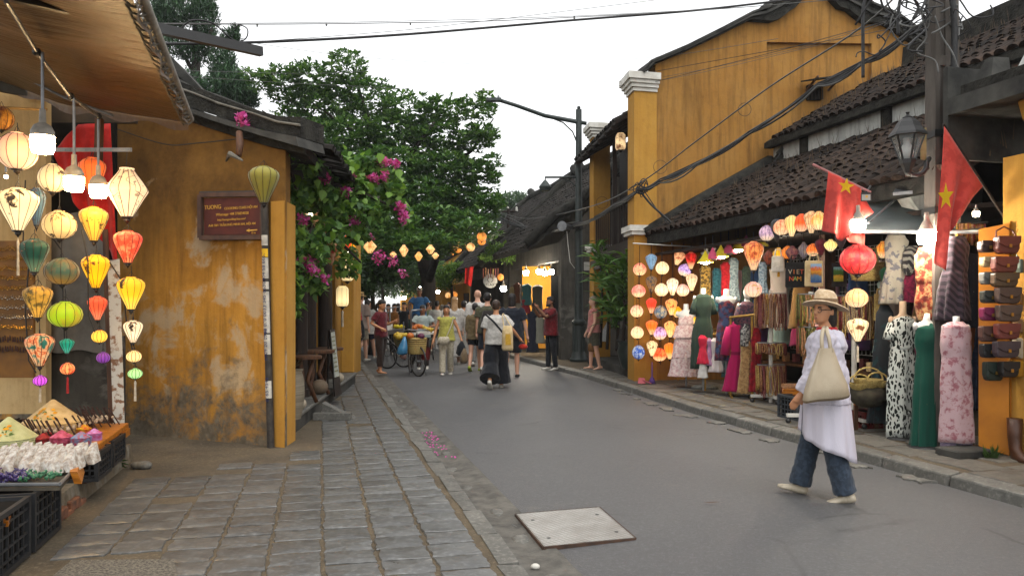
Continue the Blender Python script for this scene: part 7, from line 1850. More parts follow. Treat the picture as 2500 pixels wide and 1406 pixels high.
cc={'grey':'6a6a68','brown':'5a4030','dark green':'2c3a30','pale grey':'8a8884','white':'b4b2ae','faded blue':'4a5a70','cream':'a89a80','pale green':'7a8a6a','black':'1a1a1c','dusky pink':'8a5a5c','dark':'222024','beige':'8a7658','olive':'4a4a34','violet':'3a2c4a','sand':'9a8460','navy':'20263a'}
for i,(px,Y,cn)in enumerate(cr):
 person('far walker in a %s top in the crowd down the street'%cn,at(px,Y),(R.uniform(-.3,.3),1 if i%3 else-1),R.uniform(1.58,1.78),(SK_L,SK_M,SK_D)[i%3],.024,legs=((R.uniform(5,18),6),(-R.uniform(5,15),18)),top=(linen('crowd '+cn,cc[cn]),.82,.8,.04,.04),bottom=('trousers' if i%2 else 'shorts',(DEN,BLK,CRM,GRY)[i%4],.07 if i%2 else .55,1.1),hair=((HAIR_B,HAIR_BR,HAIR_G)[i%3],('short','bob','long')[(i//2)%3]),fem=bool(i%2),face=False,far=True,group='people walking far down the street')
def world_bag(name,label,pts,m,cat='bag',strap=None,fold=None):
 o=thing(name,label,cat,pts[-1][0])
 MB().ell([(c.x,c.y,c.z,rx,ry)for c,rx,ry in pts],18,True,7).build('bag_body',m,o,smooth=True)
 if strap:MB().tube(strap[0],strap[1],6).build('strap',strap[2],o)
 return o
Yb=14.25
world_bag('canvas_tote','cream canvas tote with a faded yellow print on the woman in black culottes',[(P(1239,795,Yb),.08,.03),(P(1239,815,Yb),.10,.045),(P(1239,850,Yb),.105,.05),(P(1240,856,Yb),.09,.03)],M_CANV,strap=([P(1230,797,Yb),P(1226,770,Yb+.1),P(1228,765,Yb+.25),P(1248,797,Yb)],.01,M_CANV))
single(MB().hexa([P(1234,842,Yb-.06),P(1248,842,Yb-.06),P(1248,842,Yb-.05),P(1234,842,Yb-.05)],[P(1234,815,Yb-.056),P(1246,815,Yb-.056),P(1246,815,Yb-.046),P(1234,815,Yb-.046)]),'bag_print',mat('faded print','b8922c','a07a1c',30),'faded yellow print patch on the cream canvas tote','print')
single(MB().tube([P(1186,768,14.42),P(1205,785,14.37),P(1222,805,14.35),P(1230,815,14.35)],[.02]*4,6),'bag_strap',BLK,'black diagonal strap across the back of the white T-shirt','strap')
single(MB().sphere(P(1277,846,14.9),(.09,.05,.055),10,6),'red_packet',linen('red packet','a82c1c','8a2014'),'bright red packet held by the woman in black culottes','packet',smooth=True)
world_bag('waist_bag','beige crossbody bag worn by the woman in the lemon yellow top',[(P(1084,822,17.35),.1,.05),(P(1083,830,17.35),.14,.06),(P(1081,842,17.35),.1,.05)],CRM,strap=([P(1090,822,17.4),P(1100,800,17.42),P(1108,775,17.5)],.012,CRM))
world_bag('plastic_bag','black plastic bag carried by the woman in the lemon yellow top',[(P(1127,832,17.4),.02,.02),(P(1126,845,17.4),.09,.07),(P(1126,862,17.4),.12,.08),(P(1126,868,17.4),.07,.05)],BLK)
world_bag('plastic_bag','brown plastic bag hanging lower beside the black plastic bag',[(P(1134,850,17.3),.02,.02),(P(1133,865,17.3),.08,.06),(P(1132,880,17.3),.1,.07),(P(1132,887,17.3),.05,.04)],linen('brown bag','6a5a44','584a38'))
world_bag('backpack','dark backpack with an orange pattern on the man in the dark T-shirt',[(P(1192,758,17.9),.12,.05),(P(1192,775,17.95),.16,.09),(P(1191,800,17.95),.17,.1),(P(1190,812,17.95),.12,.06)],cloth('patterned pack','2a2624','9a4a1c',14,'flower',lo=.12,hi=.2))
world_bag('wicker_purse','small brown wicker purse in the hand of the grey haired woman',[(P(1448,838,17.9),.09,.05),(P(1448,842,17.9),.12,.06),(P(1448,855,17.9),.12,.06),(P(1448,858,17.9),.09,.05)],mat('brown wicker','7a5428','583a1a',60,.7,bump=.8,bscale=90),strap=([P(1456,838,17.9),P(1464,800,17.95),P(1462,775,18.05)],.008,M_WOODM))
# bicycles, carts
def wheel(o,c,r,ax,nm='wheel'):
 """ax: axle direction"""
 ax=Vector(ax).normalized();u_=ax.orthogonal().normalized()if abs(ax.z)>.9 else ax.cross(V(0,0,1)).normalized();v_=ax.cross(u_)
 ring=[c+(u_*math.cos(a)+v_*math.sin(a))*r for a in[2*math.pi*i/28 for i in range(29)]]
 wo_=MB().tube(ring,.02,7,False).build(nm,M_BLACKM,o,smooth=True)
 MB().tube([c+(p-c)*.94 for p in ring],.008,5,False).build('rim',M_GREYM,wo_)
 s_=MB()
 for i in range(18):
  a=2*math.pi*i/18;s_.tube([c+ax*.02*(1 if i%2 else-1),c+(u_*math.cos(a)+v_*math.sin(a))*r*.94],.002,4,False)
 s_.build('spokes',M_GREYM,wo_,kind='stuff')
 MB().tube([c-ax*.05,c+ax*.05],.025,8).build('hub',M_GREYM,wo_)
 return wo_
def bicycle(name,label,fw,d,turn=0):
 """fw: front wheel contact; d: direction of travel"""
 d=Vector(d).normalized();side=V(d.y,-d.x,0)
 o=thing(name,label,'bicycle',fw)
 r=.33;f=fw+up*r;rw=f-d*1.05
 wheel(o,f,r,Matrix.Rotation(turn,3,'Z')@side);wheel(o,rw,r,side)
 bb_=rw+d*.45-up*.03;st=rw+d*.28+up*.52;hd_=f-d*.18+up*.5
 fr_=MB()
 for a,b in((bb_,st),(st,hd_),(bb_,hd_-up*.12),(rw,bb_),(rw,st-up*.08),(hd_+up*.12,hd_-up*.16)):fr_.tube([a,b],.017,7)
 fr_.build('frame',M_BLACKM,o)
 MB().tube([hd_-up*.16+side*.06,f+side*.06],.014,6).build('fork_blade',M_BLACKM,o);MB().tube([hd_-up*.16-side*.06,f-side*.06],.014,6).build('fork_blade',M_BLACKM,o)
 MB().tube([hd_+up*.16-side*.28-d*.1,hd_+up*.2-side*.2,hd_+up*.18,hd_+up*.2+side*.2,hd_+up*.16+side*.28-d*.1],.013,7).build('handlebar',M_GREYM,o)
 MB().ell([(st.x,st.y,st.z+.1,.09,.09),(st.x,st.y,st.z+.15,.1,.1)],14).build('saddle',M_BLACKM,o)
 MB().tube([bb_+side*.1,bb_+side*.1-up*.17],.012,6).build('crank',M_GREYM,o)
 for s in(-1,1):MB().tube([f-up*.0+side*s*.08,f+side*s*.2-up*r-d*.1],.01,6).build('stand_leg',M_GREYM,o)
 return o,hd_,st
bk,hd_,st_=bicycle('vendor_bicycle','black bicycle laden with a wicker basket of fruit facing the camera',at(1021,17.3,.02),(.28,-.95,0),.35)
Yk=17.35
ba=thing('fruit_basket','tapered wicker basket of packed fruit on the front of the black bicycle','basket',P(1018,862,Yk))
MB().ell(px_rings([(1018,864,38),(1018,861,42),(1018,845,46),(1018,826,50),(1018,824,46),(1018,830,40)],Yk,.8),22).build('basket_body',M_WICK,ba,smooth=50)
for i in range(6):
 c=P(1018,828+5.5*i,Yk);r_=(50-2*i)*Yk/F/2
 MB().tube([(c.x+r_*1.02*math.cos(a*.3307),c.y+r_*.82*math.sin(a*.3307),c.z)for a in range(20)],.008,4,False).build('woven_band',mat('dark wicker','6a4a24','4a3216',60,.7),ba,smooth=True)
M_OR=mat('orange fruit','b5651c','9a4e14',12,.5);M_MANGO=mat('yellow fruit','b59a30','9a7a20',12,.5);M_DRAG=mat('purple fruit','5a1c3c','40142c',12,.5);M_CLEAR=mat('clear plastic box','9a9a94','7a6a5a',30,.2,.6)
fb=thing('fruit_tray','plastic trays of cut orange and yellow fruit on a board behind the basket','tray',P(1030,815,17.7))
MB().hexa([P(998,818,17.6),P(1062,816,17.6),P(1062,812,18.2),P(998,814,18.2)],[P(998,814,17.6),P(1062,812,17.6),P(1062,808,18.2),P(998,810,18.2)]).build('tray_board',M_WHITEP,fb)
for i in range(34):
 x=R.uniform(1004,1056);y=806-9*math.exp(-((x-1022)/14)**2)-R.uniform(0,3)
 MB().sphere(P(x,y,17.8+R.uniform(-.15,.2)),R.uniform(.035,.055),7,5).build('fruit',M_OR if x<1032 else M_MANGO,fb,smooth=True)
for x,y,m,nm in((1028,821,M_DRAG,'dark purple cabbage like fruit on the bicycle basket'),(1002,820,M_OR,'cup of orange fruit at the side of the basket'),(974,822,M_MANGO,'yellow mango beside the blue plastic bag')):
 single(MB().sphere(P(x,y,17.25),(.085,.08,.075),10,7),'loose_fruit',m,nm,'fruit',smooth=True)
sd_=thing('side_basket','wire side basket with mangoes and bags on the bicycle','basket',P(978,840,17.4))
MB().ell(px_rings([(980,845,26),(979,836,34),(978,822,38),(978,820,36),(979,838,28)],17.4,.8),18).build('basket_body',mat('wire basket','5a5a3a','3a3a2a',40,.6),sd_,smooth=50)
for i in range(6):MB().sphere(P(966+5*i,817+R.uniform(-2,2),17.35),.055,8,6).build('fruit',M_MANGO,sd_,smooth=True)
world_bag('blue_bag','translucent blue plastic bag hanging from the bicycle basket',[(P(988,822,17.1),.02,.02),(P(986,835,17.1),.07,.06),(P(983,850,17.1),.11,.08),(P(981,862,17.1),.12,.08),(P(981,866,17.1),.07,.05)],mat('blue plastic','3a7aa0','2c6488',8,.25,.6))
world_bag('pink_bag','pinkish plastic bag hanging below the blue bag',[(P(983,862,17.2),.04,.03),(P(984,870,17.2),.08,.06),(P(985,876,17.2),.05,.04)],mat('pinkish plastic','8a6a64','745650',8,.3,.5))
rb_=thing('red_bucket','red plastic bucket hanging at the rear of the bicycle','bucket',P(1038,878,17.7))
MB().ell(px_rings([(1038,878,22),(1038,850,28),(1038,848,30),(1038,852,26)],17.7,.8),16).build('bucket_body',M_CRATER,rb_,smooth=50)
fc=MB()
cfr=thing('bicycle_canopy_frame','grey steel tube frame rising from the fruit trays','frame',P(1008,815,17.6))
MB().tube([P(1004,815,17.6),P(1003,762,17.6),P(1006,758,17.6),P(1030,756,17.7)],.022,7).build('frame_tube',M_GREYM,cfr,smooth=True)
ct=thing('snack_cart','grey snack cart with a glass box of yellow fruit by the pavement edge','cart',P(960,870,19.6))
MB().hexa([P(935,818,19.4),P(985,812,19.2),P(988,808,20.2),P(938,814,20.2)],[P(935,808,19.4),P(985,802,19.2),P(988,798,20.2),P(938,804,20.2)]).build('cart_top',M_GREYM,ct)
for x0,x1,y0,y1,Y in((940,940,808,750,19.5),(952,952,806,752,19.9),(985,985,802,785,19.3)):MB().tube([P(x0,y0,Y),P(x1,y1,Y)],.018,6).build('upright',M_GREYM,ct)
MB().tube([P(940,752,19.5),P(952,752,19.9),P(980,748,19.9)],.015,6).build('top_rail',M_GREYM,ct)
for i in range(14):MB().sphere(P(965+1.4*i,799+R.uniform(-2,1),19.6+R.uniform(-.2,.3)),.055,7,5).build('fruit',mat('bright yellow fruit','b5a414','a08c10',12),ct,smooth=True)
MB().box(P(945,800,19.6),(.25,.2,.18)).build('white_box',M_WHITEP,ct)
for x,Y in((945,19.6),(985,20.0)):
 c=P(x,855,Y);c.z=.33;wheel(ct,c,.31,(.5,.85,0))
for x in(955,975):
 q=P(x,810,19.6);MB().tube([q,V(q.x,q.y,.35)],.02,6).build('cart_leg',M_BLACKM,ct)
MB().tube([P(945,815,19.6)*1+V(0,0,-.1),V(P(985,0,20).x,20,.36)],.02,6).build('cart_strut',M_BLACKM,ct)
cy=thing('cyclo','dark three wheeled cyclo with its driver saddle behind a low passenger seat','cyclo',at(1024,23.5))
for dx in(-.42,.42):wheel(cy,at(1024,22.6)+V(dx,0,.32),.31,(1,0,0))
wheel(cy,at(1024,24.2)+V(0,0,.32),.31,(1,0,0))
MB().ell([(at(1024,22.7).x,22.7,.45,.32,.3),(at(1024,22.7).x,22.7,.6,.36,.34),(at(1024,22.7).x,22.8,.65,.34,.3)],18).build('passenger_seat',linen('seat green','1c3a30','16302a'),cy,smooth=50)
MB().box((at(1024,23).x,23.0,.9),(.62,.08,.6)).build('seat_back',linen('seat green','1c3a30','16302a'),cy)
MB().tube([at(1024,23)+V(0,0,.5),at(1024,24.05)+V(0,0,.55),at(1024,24.05)+V(0,0,1.22)],.025,7).build('frame_tube',M_BLACKM,cy)
MB().sphere(at(1024,24.05)+V(0,0,1.25),(.12,.14,.05),10,6).build('saddle',M_BLACKM,cy)
# porch things at the corner house
jr=thing('ceramic_jar','tall ribbed grey ceramic jar with a yellow patch standing on the porch','jar',P(708,1015,9.0))
jc=P(708,1018,9.0);jc.z=.26
MB().lathe([(.12,0),(.15,.12),(.165,.28),(.16,.44),(.135,.54),(.15,.57),(.135,.57)],jc,22).build('jar_body',mat('ribbed stoneware','7a7262','5a5244',6,.7,bump=.5,bscale=20,stretch=(.2,.2,8)),jr,smooth=50)
MB().lathe([(.14,.56),(.02,.57)][::-1],jc,16).build('soil',M_DARK,jr)
lv=MB()
for i in range(30):
 p=jc+up*.57;d=V(R.uniform(-.16,.2),R.uniform(-.15,.1),R.uniform(.0,.16));s_=V(-d.y,d.x,0).normalized()*.02
 lv.add([p+d*.2,p+d*.7+s_,p+d,p+d*.7-s_],[(0,1,2,3)])
lv.build('leaves',mat('dark dry leaf','3a3a22','4a3a22',20),jr,kind='stuff')
def round_table(px,py,Y,r,h,label,nleg=3):
 c=P(px,py,Y);zt=c.z;c.z=.25
 o=thing('porch_table',label,'table',c)
 MB().lathe([(r*.98,-.02),(r,0),(r,.02),(r*.97,.025)],V(c.x,c.y,zt),22).build('tabletop',M_WOODM,o,smooth=40)
 for i in range(nleg):
  a=2*math.pi*i/nleg+.4
  MB().tube([V(c.x+r*.55*math.cos(a),c.y+r*.55*math.sin(a),zt),V(c.x+r*.2*math.cos(a),c.y+r*.2*math.sin(a),lerp(.25,zt,.5)),V(c.x+r*.7*math.cos(a),c.y+r*.7*math.sin(a),.25)],.03,7).build('leg',M_WOODM,o,smooth=True)
round_table(742,872,10.6,.24,.4,'small round brown stool table with curved legs nearest the jar')
round_table(768,858,11.6,.3,.5,'round brown porch table behind the curved leg stool')
round_table(800,852,13.0,.26,.5,'round porch table near the sandwich board')
for px,py,Y,r,lab,m in((732,963,9.9,.085,'pale stone ball lying on the porch edge','w'),(780,930,11.6,.13,'big brownish stone ball on the porch','b'),(826,905,13.4,.1,'pale stone ball by the far ochre pillar','w')):
 c=P(px,py,Y);c.z=.252+r*.85
 single(MB().sphere(c,(r,r,r*.88),16,10),'stone_ball',mat('pale stone','a09684','8a806e',7,.8)if m=='w' else mat('brown stone','6a5a48','54483a',7,.8),lab,'stone ball',smooth=True)
sb=thing('sandwich_board','narrow menu board in a dark frame leaning at the porch step','menu board',P(820,965,12.2))
q=[P(818,968,11.9),P(834,962,12.4),P(817,803,12.9),P(805,806,12.4)]
MB().hexa([q[0],q[1],q[1]+V(-.03,.05,0),q[0]+V(-.03,.05,0)],[q[3],q[2],q[2]+V(-.03,.05,0),q[3]+V(-.03,.05,0)]).build('frame',M_WOOD,sb,fixn=True)
i_=lambda a,c:q[0].lerp(q[1],a).lerp(q[3].lerp(q[2],a),c)+V(.015,-.035,0)
MB().hexa([i_(.12,.28),i_(.88,.28),i_(.88,.28)+V(-.02,.03,0),i_(.12,.28)+V(-.02,.03,0)],[i_(.12,.96),i_(.88,.96),i_(.88,.96)+V(-.02,.03,0),i_(.12,.96)+V(-.02,.03,0)]).build('menu_sheet',mat('menu paper','a8aaa0','8a9088',8),sb,fixn=True)
for k in range(9):
 c=.36+.065*k
 MB().hexa([i_(.2,c)+V(.004,-.006,0),i_(.75,c)+V(.004,-.006,0),i_(.75,c),i_(.2,c)],[i_(.2,c+.018)+V(.004,-.006,0),i_(.75,c+.018)+V(.004,-.006,0),i_(.75,c+.018),i_(.2,c+.018)]).build('print_line',mat('menu print','4a5a48','7a6a2c',30),sb,fixn=True)
for a in(0,1):MB().tube([q[3].lerp(q[2],a)+V(-.03,.05,0),q[0].lerp(q[1],a)+V(-.2,.35,0)],.015,6).build('back_leg',M_WOOD,sb)
rp0=P(815,990,10.6);rp0 .z=.04
rm=thing('stone_ramp','small wedge shaped stone ramp resting against the porch step','ramp',rp0)
MB().add([rp0+V(-.14,-.1,0),rp0+V(.3,-.1,0),rp0+V(.3,.1,0),rp0+V(-.14,.1,0),rp0+V(-.14,-.1,.22),rp0+V(-.14,.1,.22)],[(0,3,2,1),(0,1,4),(3,5,2),(1,2,5,4),(0,4,5,3)]).build('wedge',M_KERB,rm)
MB().box(rp0+V(.02,-.16,.05),(.5,.12,.09)).build('kerb_block',M_KERB,rm)
cu=thing('red_curtain','dark red curtain hanging in the porch doorway','curtain',P(742,850,11.5))
MB().grid(lambda a,c:P(733,690,11.9).lerp(P(746,690,12.1),a)+V(.0,.03*math.sin(a*16),-1.1*c),16,4).build('curtain_cloth',linen('dark red','6a1418','540f12'),cu,smooth=True)
MB().grid(lambda a,c:P(748,690,12.0).lerp(P(754,690,12.2),a)+V(.0,.01*math.sin(a*30),-1.1*c),10,4).build('lattice_panel',mat('pale lattice','8a8676','3a3830',60),cu)
sc2=thing('folded_parasol','folded red and cream parasol hanging under the bougainvillea','parasol',P(800,640,12.4))
MB().ell(px_rings(resample([(795,552,8),(797,575,34,.05),(802,605,38,.1),(806,635,20,.12),(808,648,6)],10),12.4),24,True,7).build('parasol_cloth',cloth('parasol','8a2c20','b08a6a',9,'dapple'),sc2,smooth=True)
# street lamp and right kerb things
lp_=thing('street_lamp','dark green cast iron street lamp with a long upper arm and a small hanging lantern','street lamp',at(1413,20.6,.12))
M_IRON=mat('dark green iron','28322f','1d2523',9,.5,.45)
bq=at(1413,20.6,.12);zt=H+(CY-268)*20.6/F
MB().lathe([(.24,0),(.25,.06),(.2,.12),(.19,.2),(.155,.26),(.15,.95),(.19,1.0),(.19,1.06),(.13,1.12),(.11,1.25)],bq,20).build('base',M_IRON,lp_,smooth=35)
for i in range(10):
 a=2*math.pi*i/10;MB().beam(bq+V(.157*math.cos(a),.157*math.sin(a),.27),bq+V(.152*math.cos(a),.152*math.sin(a),.93),.03).build('flute',M_IRON,lp_)
MB().tube([bq+up*1.2,bq+up*2.6,V(bq.x,bq.y,zt)],[.115,.1,.08],14).build('shaft',M_IRON,lp_,smooth=40)
MB().sphere(V(bq.x,bq.y,zt+.05),.05,10,6).build('finial',M_IRON,lp_)
MB().tube([P(1432,302,20.6),P(1410,298,20.6),P(1330,283,20.2),P(1260,258,19.8),P(1222,246,19.6)],[.05,.06,.055,.05,.05],8).build('upper_arm',M_IRON,lp_,smooth=True)
MB().rings([[P(1222,246,19.6)+V(x,y,z)for y,z in((-.1,-.02),(.1,-.02),(.1,.05),(-.1,.05))]for x in(.02,-.22,-.36)]).build('lamp_head',M_IRON,lp_,fixn=True)
MB().tube([P(1217,244,19.6),P(1217,234,19.6)],.03,8).build('photocell',M_GREYM,lp_)
MB().tube([P(1410,352,20.6),P(1398,322,20.5),P(1375,300,20.4),P(1340,286,20.3)],.018,6).build('arm_brace',M_IRON,lp_,smooth=True)
MB().tube([P(1410,433,20.6),P(1331,433,20.3)],.028,8).build('lower_arm',M_IRON,lp_)
MB().tube([P(1408,458,20.6),P(1395,445,20.6),P(1375,436,20.5)],.015,6).build('arm_brace',M_IRON,lp_,smooth=True)
lc=P(1331,455,20.3)
MB().lathe([(.13,-.12),(.165,-.02),(.16,.0),(.05,.14),(.02,.16),(.012,.24)],lc,8).build('lantern_hood',M_IRON,lp_)
MB().lathe([(.10,-.125),(.128,-.118)],lc,8).build('lens',mat('pale lens','a8a898',None,rough=.3),lp_)
ls=thing('loudspeaker','grey horn loudspeaker clamped to the street lamp among cables','loudspeaker',P(1388,555,20.4))
MB().tube([P(1372,552,20.1),P(1378,553,20.25),P(1396,556,20.5)],[.13,.09,.05],14).build('horn',M_GREYM,ls,smooth=40)
MB().tube([P(1384,565,20.3),P(1387,600,20.4),P(1392,640,20.4),P(1403,655,20.5)],.01,5).build('lead',M_WHITEP,ls)
jbx=thing('notice_post','pale square box on a thin post beside the dracaena plants','post',at(1440,20.9,.12))
MB().box(P(1435,650,20.9),(.2,.1,.22)).build('box',M_WHITEP,jbx);MB().tube([at(1440,20.95,.12),P(1440,655,20.95)],.02,6).build('post',M_GREYM,jbx)
wb_=thing('white_signboard','white leaning signboard behind the grey haired woman','signboard',P(1474,832,19.6))
MB().hexa([P(1462,832,19.6),P(1480,834,19.6),P(1480,834,19.66),P(1462,832,19.66)],[P(1466,755,19.7),P(1487,755,19.7),P(1487,755,19.76),P(1466,755,19.76)]).build('board',mat('speckled sign','b4b6b2','7a8088',60,.5,lo=.5,hi=.6),wb_)
def pot(px,py,Y,r,h,label,m,z=.3):
 c=P(px,py,Y);c.z=z
 o=thing('plant_pot',label,'pot',c)
 MB().lathe([(r*.6,0),(r*.75,h*.2),(r,h*.62),(r*.85,h*.85),(r*.95,h),(r*.8,h),(r*.75,h*.9)],c,20).build('pot_body',m,o,smooth=50)
 return c+up*h*.9
pot(1537,900,16.0,.26,.55,'dark glazed pot at the outer corner of the lantern wall',mat('dark glaze','26302c','181e1c',5,.35,.5),.3)
pb=thing('planter_box','black planter box along the wall behind the signboard','planter',US(7.0,18,.3))
MB().hexa([q_(6.7,15,.3),q_(6.7,16.6,.3),q_(7.1,16.6,.3),q_(7.1,15,.3)],[q_(6.7,15,.75),q_(6.7,16.6,.75),q_(7.1,16.6,.75),q_(7.1,15,.75)]).build('box',M_BLACKM,pb,fixn=True)
ds=thing('dark_board','tall black board and yellow post at the side of the far clothes stall','board',P(1362,868,22.4))
MB().hexa([P(1346,866,22.6),P(1379,872,22.2),P(1379,872,22.3),P(1346,866,22.7)],[P(1346,675,22.6),P(1379,672,22.2),P(1379,672,22.3),P(1346,675,22.7)]).build('board_panel',mat('black board','14181a','1e2426',3,.4),ds,fixn=True)
MB().beam(P(1385,882,21.8),P(1382,672,21.8),.07).build('yellow_post',M_ORANGE,ds)
lw=thing('lit_stall_wall','bright yellow back wall of the far clothes stall','stall wall',P(1310,720,24.8))
MB().hexa([P(1275,850,24.8),P(1345,850,24.8),P(1345,850,24.9),P(1275,850,24.9)],[P(1275,650,24.8),P(1345,650,24.8),P(1345,650,24.9),P(1275,650,24.9)]).build('wall_panel',M_ORANGE,lw)
FC='clothes hung out at the far stall'
for x,y0,y1,ww,c1,c2,k,lab in((1286,693,745,24,'3a6a68','2c5452','weave','teal jacket on a hanger at the far stall'),(1312,695,770,26,'6a6450','4a4638','dapple','olive print shirt on a hanger at the far stall'),(1284,728,765,22,'7a1c24','a08a80','flower','red flowered shorts hung under the teal jacket'),(1300,760,860,26,'2a2c38','6a6a74','flower','long dark print dress at the far stall'),(1316,772,838,26,'a8a898','8a8a7c','weave','pale sleeveless dress at the far stall'),(1272,770,850,18,'3a4a5a','2a3644','dapple','blue grey print dress at the far stall'),(1262,690,740,18,'6a3a1c','4a2814','dapple','brown shawl hanging by the stall corner'),(1250,700,735,14,'8a7a54','6a5c3c','dapple','straw hats and scarf hung by the stall corner')):
 garment('hung_clothing',lab,'clothes',[(x,y0,ww*.3),(x,y0+5,ww,.02),(x,(y0+y1)/2,ww*.85,.04),(x,y1,ww*1.05,.09)],22.9,cloth('far '+c1,c1,c2,14,k,lo=.2,hi=.3),6,FC,n=24)
cs=thing('round_sign','round white hanging sign reading RELAXY with a leaf emblem','sign',P(1197,705,24.4))
cc_=P(1197,686,24.4);r_=17*24.4/F
MB().tube([cc_+V(0,-.03,0),cc_+V(0,.03,0)],r_,28).build('disc',M_WHITEP,cs)
M_SIGN=mat('sign ink','2c3a2c')
l=ob('lettering',text_mesh('RELAXY',.12,.003),cs);l.data.materials.append(M_SIGN);l.matrix_local=Matrix.Translation(cc_+V(0,-.036,-.12)-ROOTLOC[cs.name])@Matrix.Rotation(math.pi/2,4,'X')
for s in(-1,1):MB().tube([cc_+V(s*(.03+.06*math.sin(t*3.1)),-.036,-.04+.16*t)for t in(0,.25,.5,.75,1)],.008,5).build('leaf_emblem',M_SIGN,cs)
for i in range(7):MB().box(P(1180+6*i,672,24.35)+up*R.uniform(0,.1),(.03,.02,.3)).build('wind_chime',NC[i%6],cs)
rf_=lambda a,c:P(1136,655,26).lerp(P(1156,650,26),a).lerp(P(1134,692,26).lerp(P(1150,700,26),a),c)+V(0,.05*math.sin(a*8),0)
sheet(rf_,10,8,'red_flag',M_FLAG,'red flag hanging above the crowd at the café house','flag')
# trees and plants
def leaf_mat(name,c1,c2,c3=None,tr=.35):
 b=NB(name,.5,.35)
 g=b.n("ShaderNodeNewGeometry").outputs['Random Per Island']
 col=b.ramp(g,[(0,c1),(.55,c2),(1,c3 or c2)])
 b.base(col)
 t=b.n("ShaderNodeBsdfTranslucent");b.put(t.inputs[0],b.mix(1.0,col,(1.0,1.0,.5),'MULTIPLY'))
 mx=b.n("ShaderNodeMixShader");mx.inputs[0].default_value=tr
 b.t.links.new(b.b.outputs[0],mx.inputs[1]);b.t.links.new(t.outputs[0],mx.inputs[2]);b.t.links.new(mx.outputs[0],b.out.inputs[0])
 return b.m
OBOV=(np.array([(0,0,0),(-.10,.30,.02),(.10,.30,.02),(-.21,.68,.05),(.21,.68,.05),(0,1,-.04),(0,.35,-.02),(0,.68,0)]),[(0,6,1),(0,2,6),(1,6,7,3),(6,2,4,7),(3,7,5),(7,4,5)])
HEART=(np.array([(0,0,0),(-.34,.10,.05),(.34,.10,.05),(-.36,.42,.04),(.36,.42,.04),(0,1,-.10),(0,.4,-.03)]),[(0,6,3,1),(0,2,4,6),(3,6,5),(6,4,5)])
NEED=(np.array([(-.06,0,0),(.06,0,0),(.10,.5,.02),(0,1,0),(-.10,.5,.02)]),[(0,1,2,3,4)])
BRACT=(np.array([(0,0,0),(-.4,.45,.15),(0,1,.25),(.4,.45,.15)]),[(0,3,2,1)])
STRAP=(np.array([(-.03,0,0),(.03,0,0),(.07,.35,.10),(-.07,.35,.10),(.06,.7,.02),(-.06,.7,.02),(0,1,-.18)]),[(0,1,2,3),(3,2,4,5),(5,4,6)])
RG=np.random.default_rng(5)
def leaves(name,m,parent,pos,dirs,sizes,tpl,label=None,roll=None):
 """pos, dirs, sizes: arrays; leaves point along dirs; ONE mesh"""
 tv,tf=tpl
 n=len(pos)
 d=dirs/np.linalg.norm(dirs,axis=1,keepdims=True)
 upv=np.tile(np.array([0,0,1.0]),(n,1))+RG.normal(0,.35,(n,3))
 x=np.cross(d,upv);x/=np.linalg.norm(x,axis=1,keepdims=True)+1e-9
 z=np.cross(x,d)
 V_=pos[:,None,:]+sizes[:,None,None]*(tv[None,:,0:1]*x[:,None,:]+tv[None,:,1:2]*d[:,None,:]+tv[None,:,2:3]*z[:,None,:])
 k=len(tv)
 loops=[];starts=[];totals=[];c=0
 for f in tf:loops+=f;starts.append(c);totals.append(len(f));c+=len(f)
 L=np.array(loops)[None,:]+(np.arange(n)*k)[:,None]
 me=bpy.data.meshes.new(name)
 me.vertices.add(n*k);me.vertices.foreach_set('co',(V_.reshape(-1,3)-np.array(ROOTLOC[parent.name])if parent else V_.reshape(-1,3)).astype(np.float32).ravel())
 me.loops.add(n*c);me.loops.foreach_set('vertex_index',L.astype(np.int32).ravel())
 me.polygons.add(n*len(tf))
 me.polygons.foreach_set('loop_start',(np.array(starts)[None,:]+(np.arange(n)*c)[:,None]).astype(np.int32).ravel())
 me.polygons.foreach_set('loop_total',np.tile(np.array(totals),n).astype(np.int32))
 me.update();me.validate()
 me.materials.append(m)
 o=ob(name,me,parent)
 o['kind']='stuff'
 return o
def rosettes(clumps,per,size,spread=.5,nl=7):
 """clumps: (centre, radii, count of rosettes)"""
 P_,D_,S_=[],[],[]
 for c,r,n in clumps:
  g=RG.normal(0,1,(n,3));g/=np.linalg.norm(g,axis=1,keepdims=True)
  g*=RG.uniform(.25,1,(n,1))**.5
  for q in g:
   p=np.array(c)+q*np.array(r)
   ax=q*.6+np.array([0,0,.8])+RG.normal(0,.3,3);a0=RG.uniform(0,6.28)
   k=RG.integers(max(3,nl-3),nl+2)
   for i in range(k):
    a=a0+6.28*i/k
    P_.append(p);D_.append(np.array([math.cos(a),math.sin(a),.1])+ax*spread+RG.normal(0,.2,3));S_.append(size*RG.uniform(.6,1.15))
 return np.array(P_),np.array(D_),np.array(S_)
def scatter(clumps,size,droop=0.0):
 P_,D_,S_=[],[],[]
 for c,r,n in clumps:
  g=RG.normal(0,1,(n,3));g/=np.linalg.norm(g,axis=1,keepdims=True);g*=RG.uniform(.1,1,(n,1))**.45
  P_.append(np.array(c)+g*np.array(r));d=RG.normal(0,1,(n,3));d[:,2]-=droop;D_.append(d);S_.append(size*RG.uniform(.55,1.2,n))
 return np.concatenate(P_),np.concatenate(D_),np.concatenate(S_)
M_BARK=mat('grey bark','3a332c','231e1a',5,.9,bump=.8,bscale=20,stretch=(1,1,.3))
def branch(o,pts,r,nm='branch'):
 return MB().tube(pts,r,8).build(nm,M_BARK,o,smooth=True)
def cl(px,py,Y,wx,wy,n,dep=1.4):
 c=P(px,py,Y);k=Y/F
 return(tuple(c),(wx*k,dep,wy*k),n)
tb=at(1040,29)
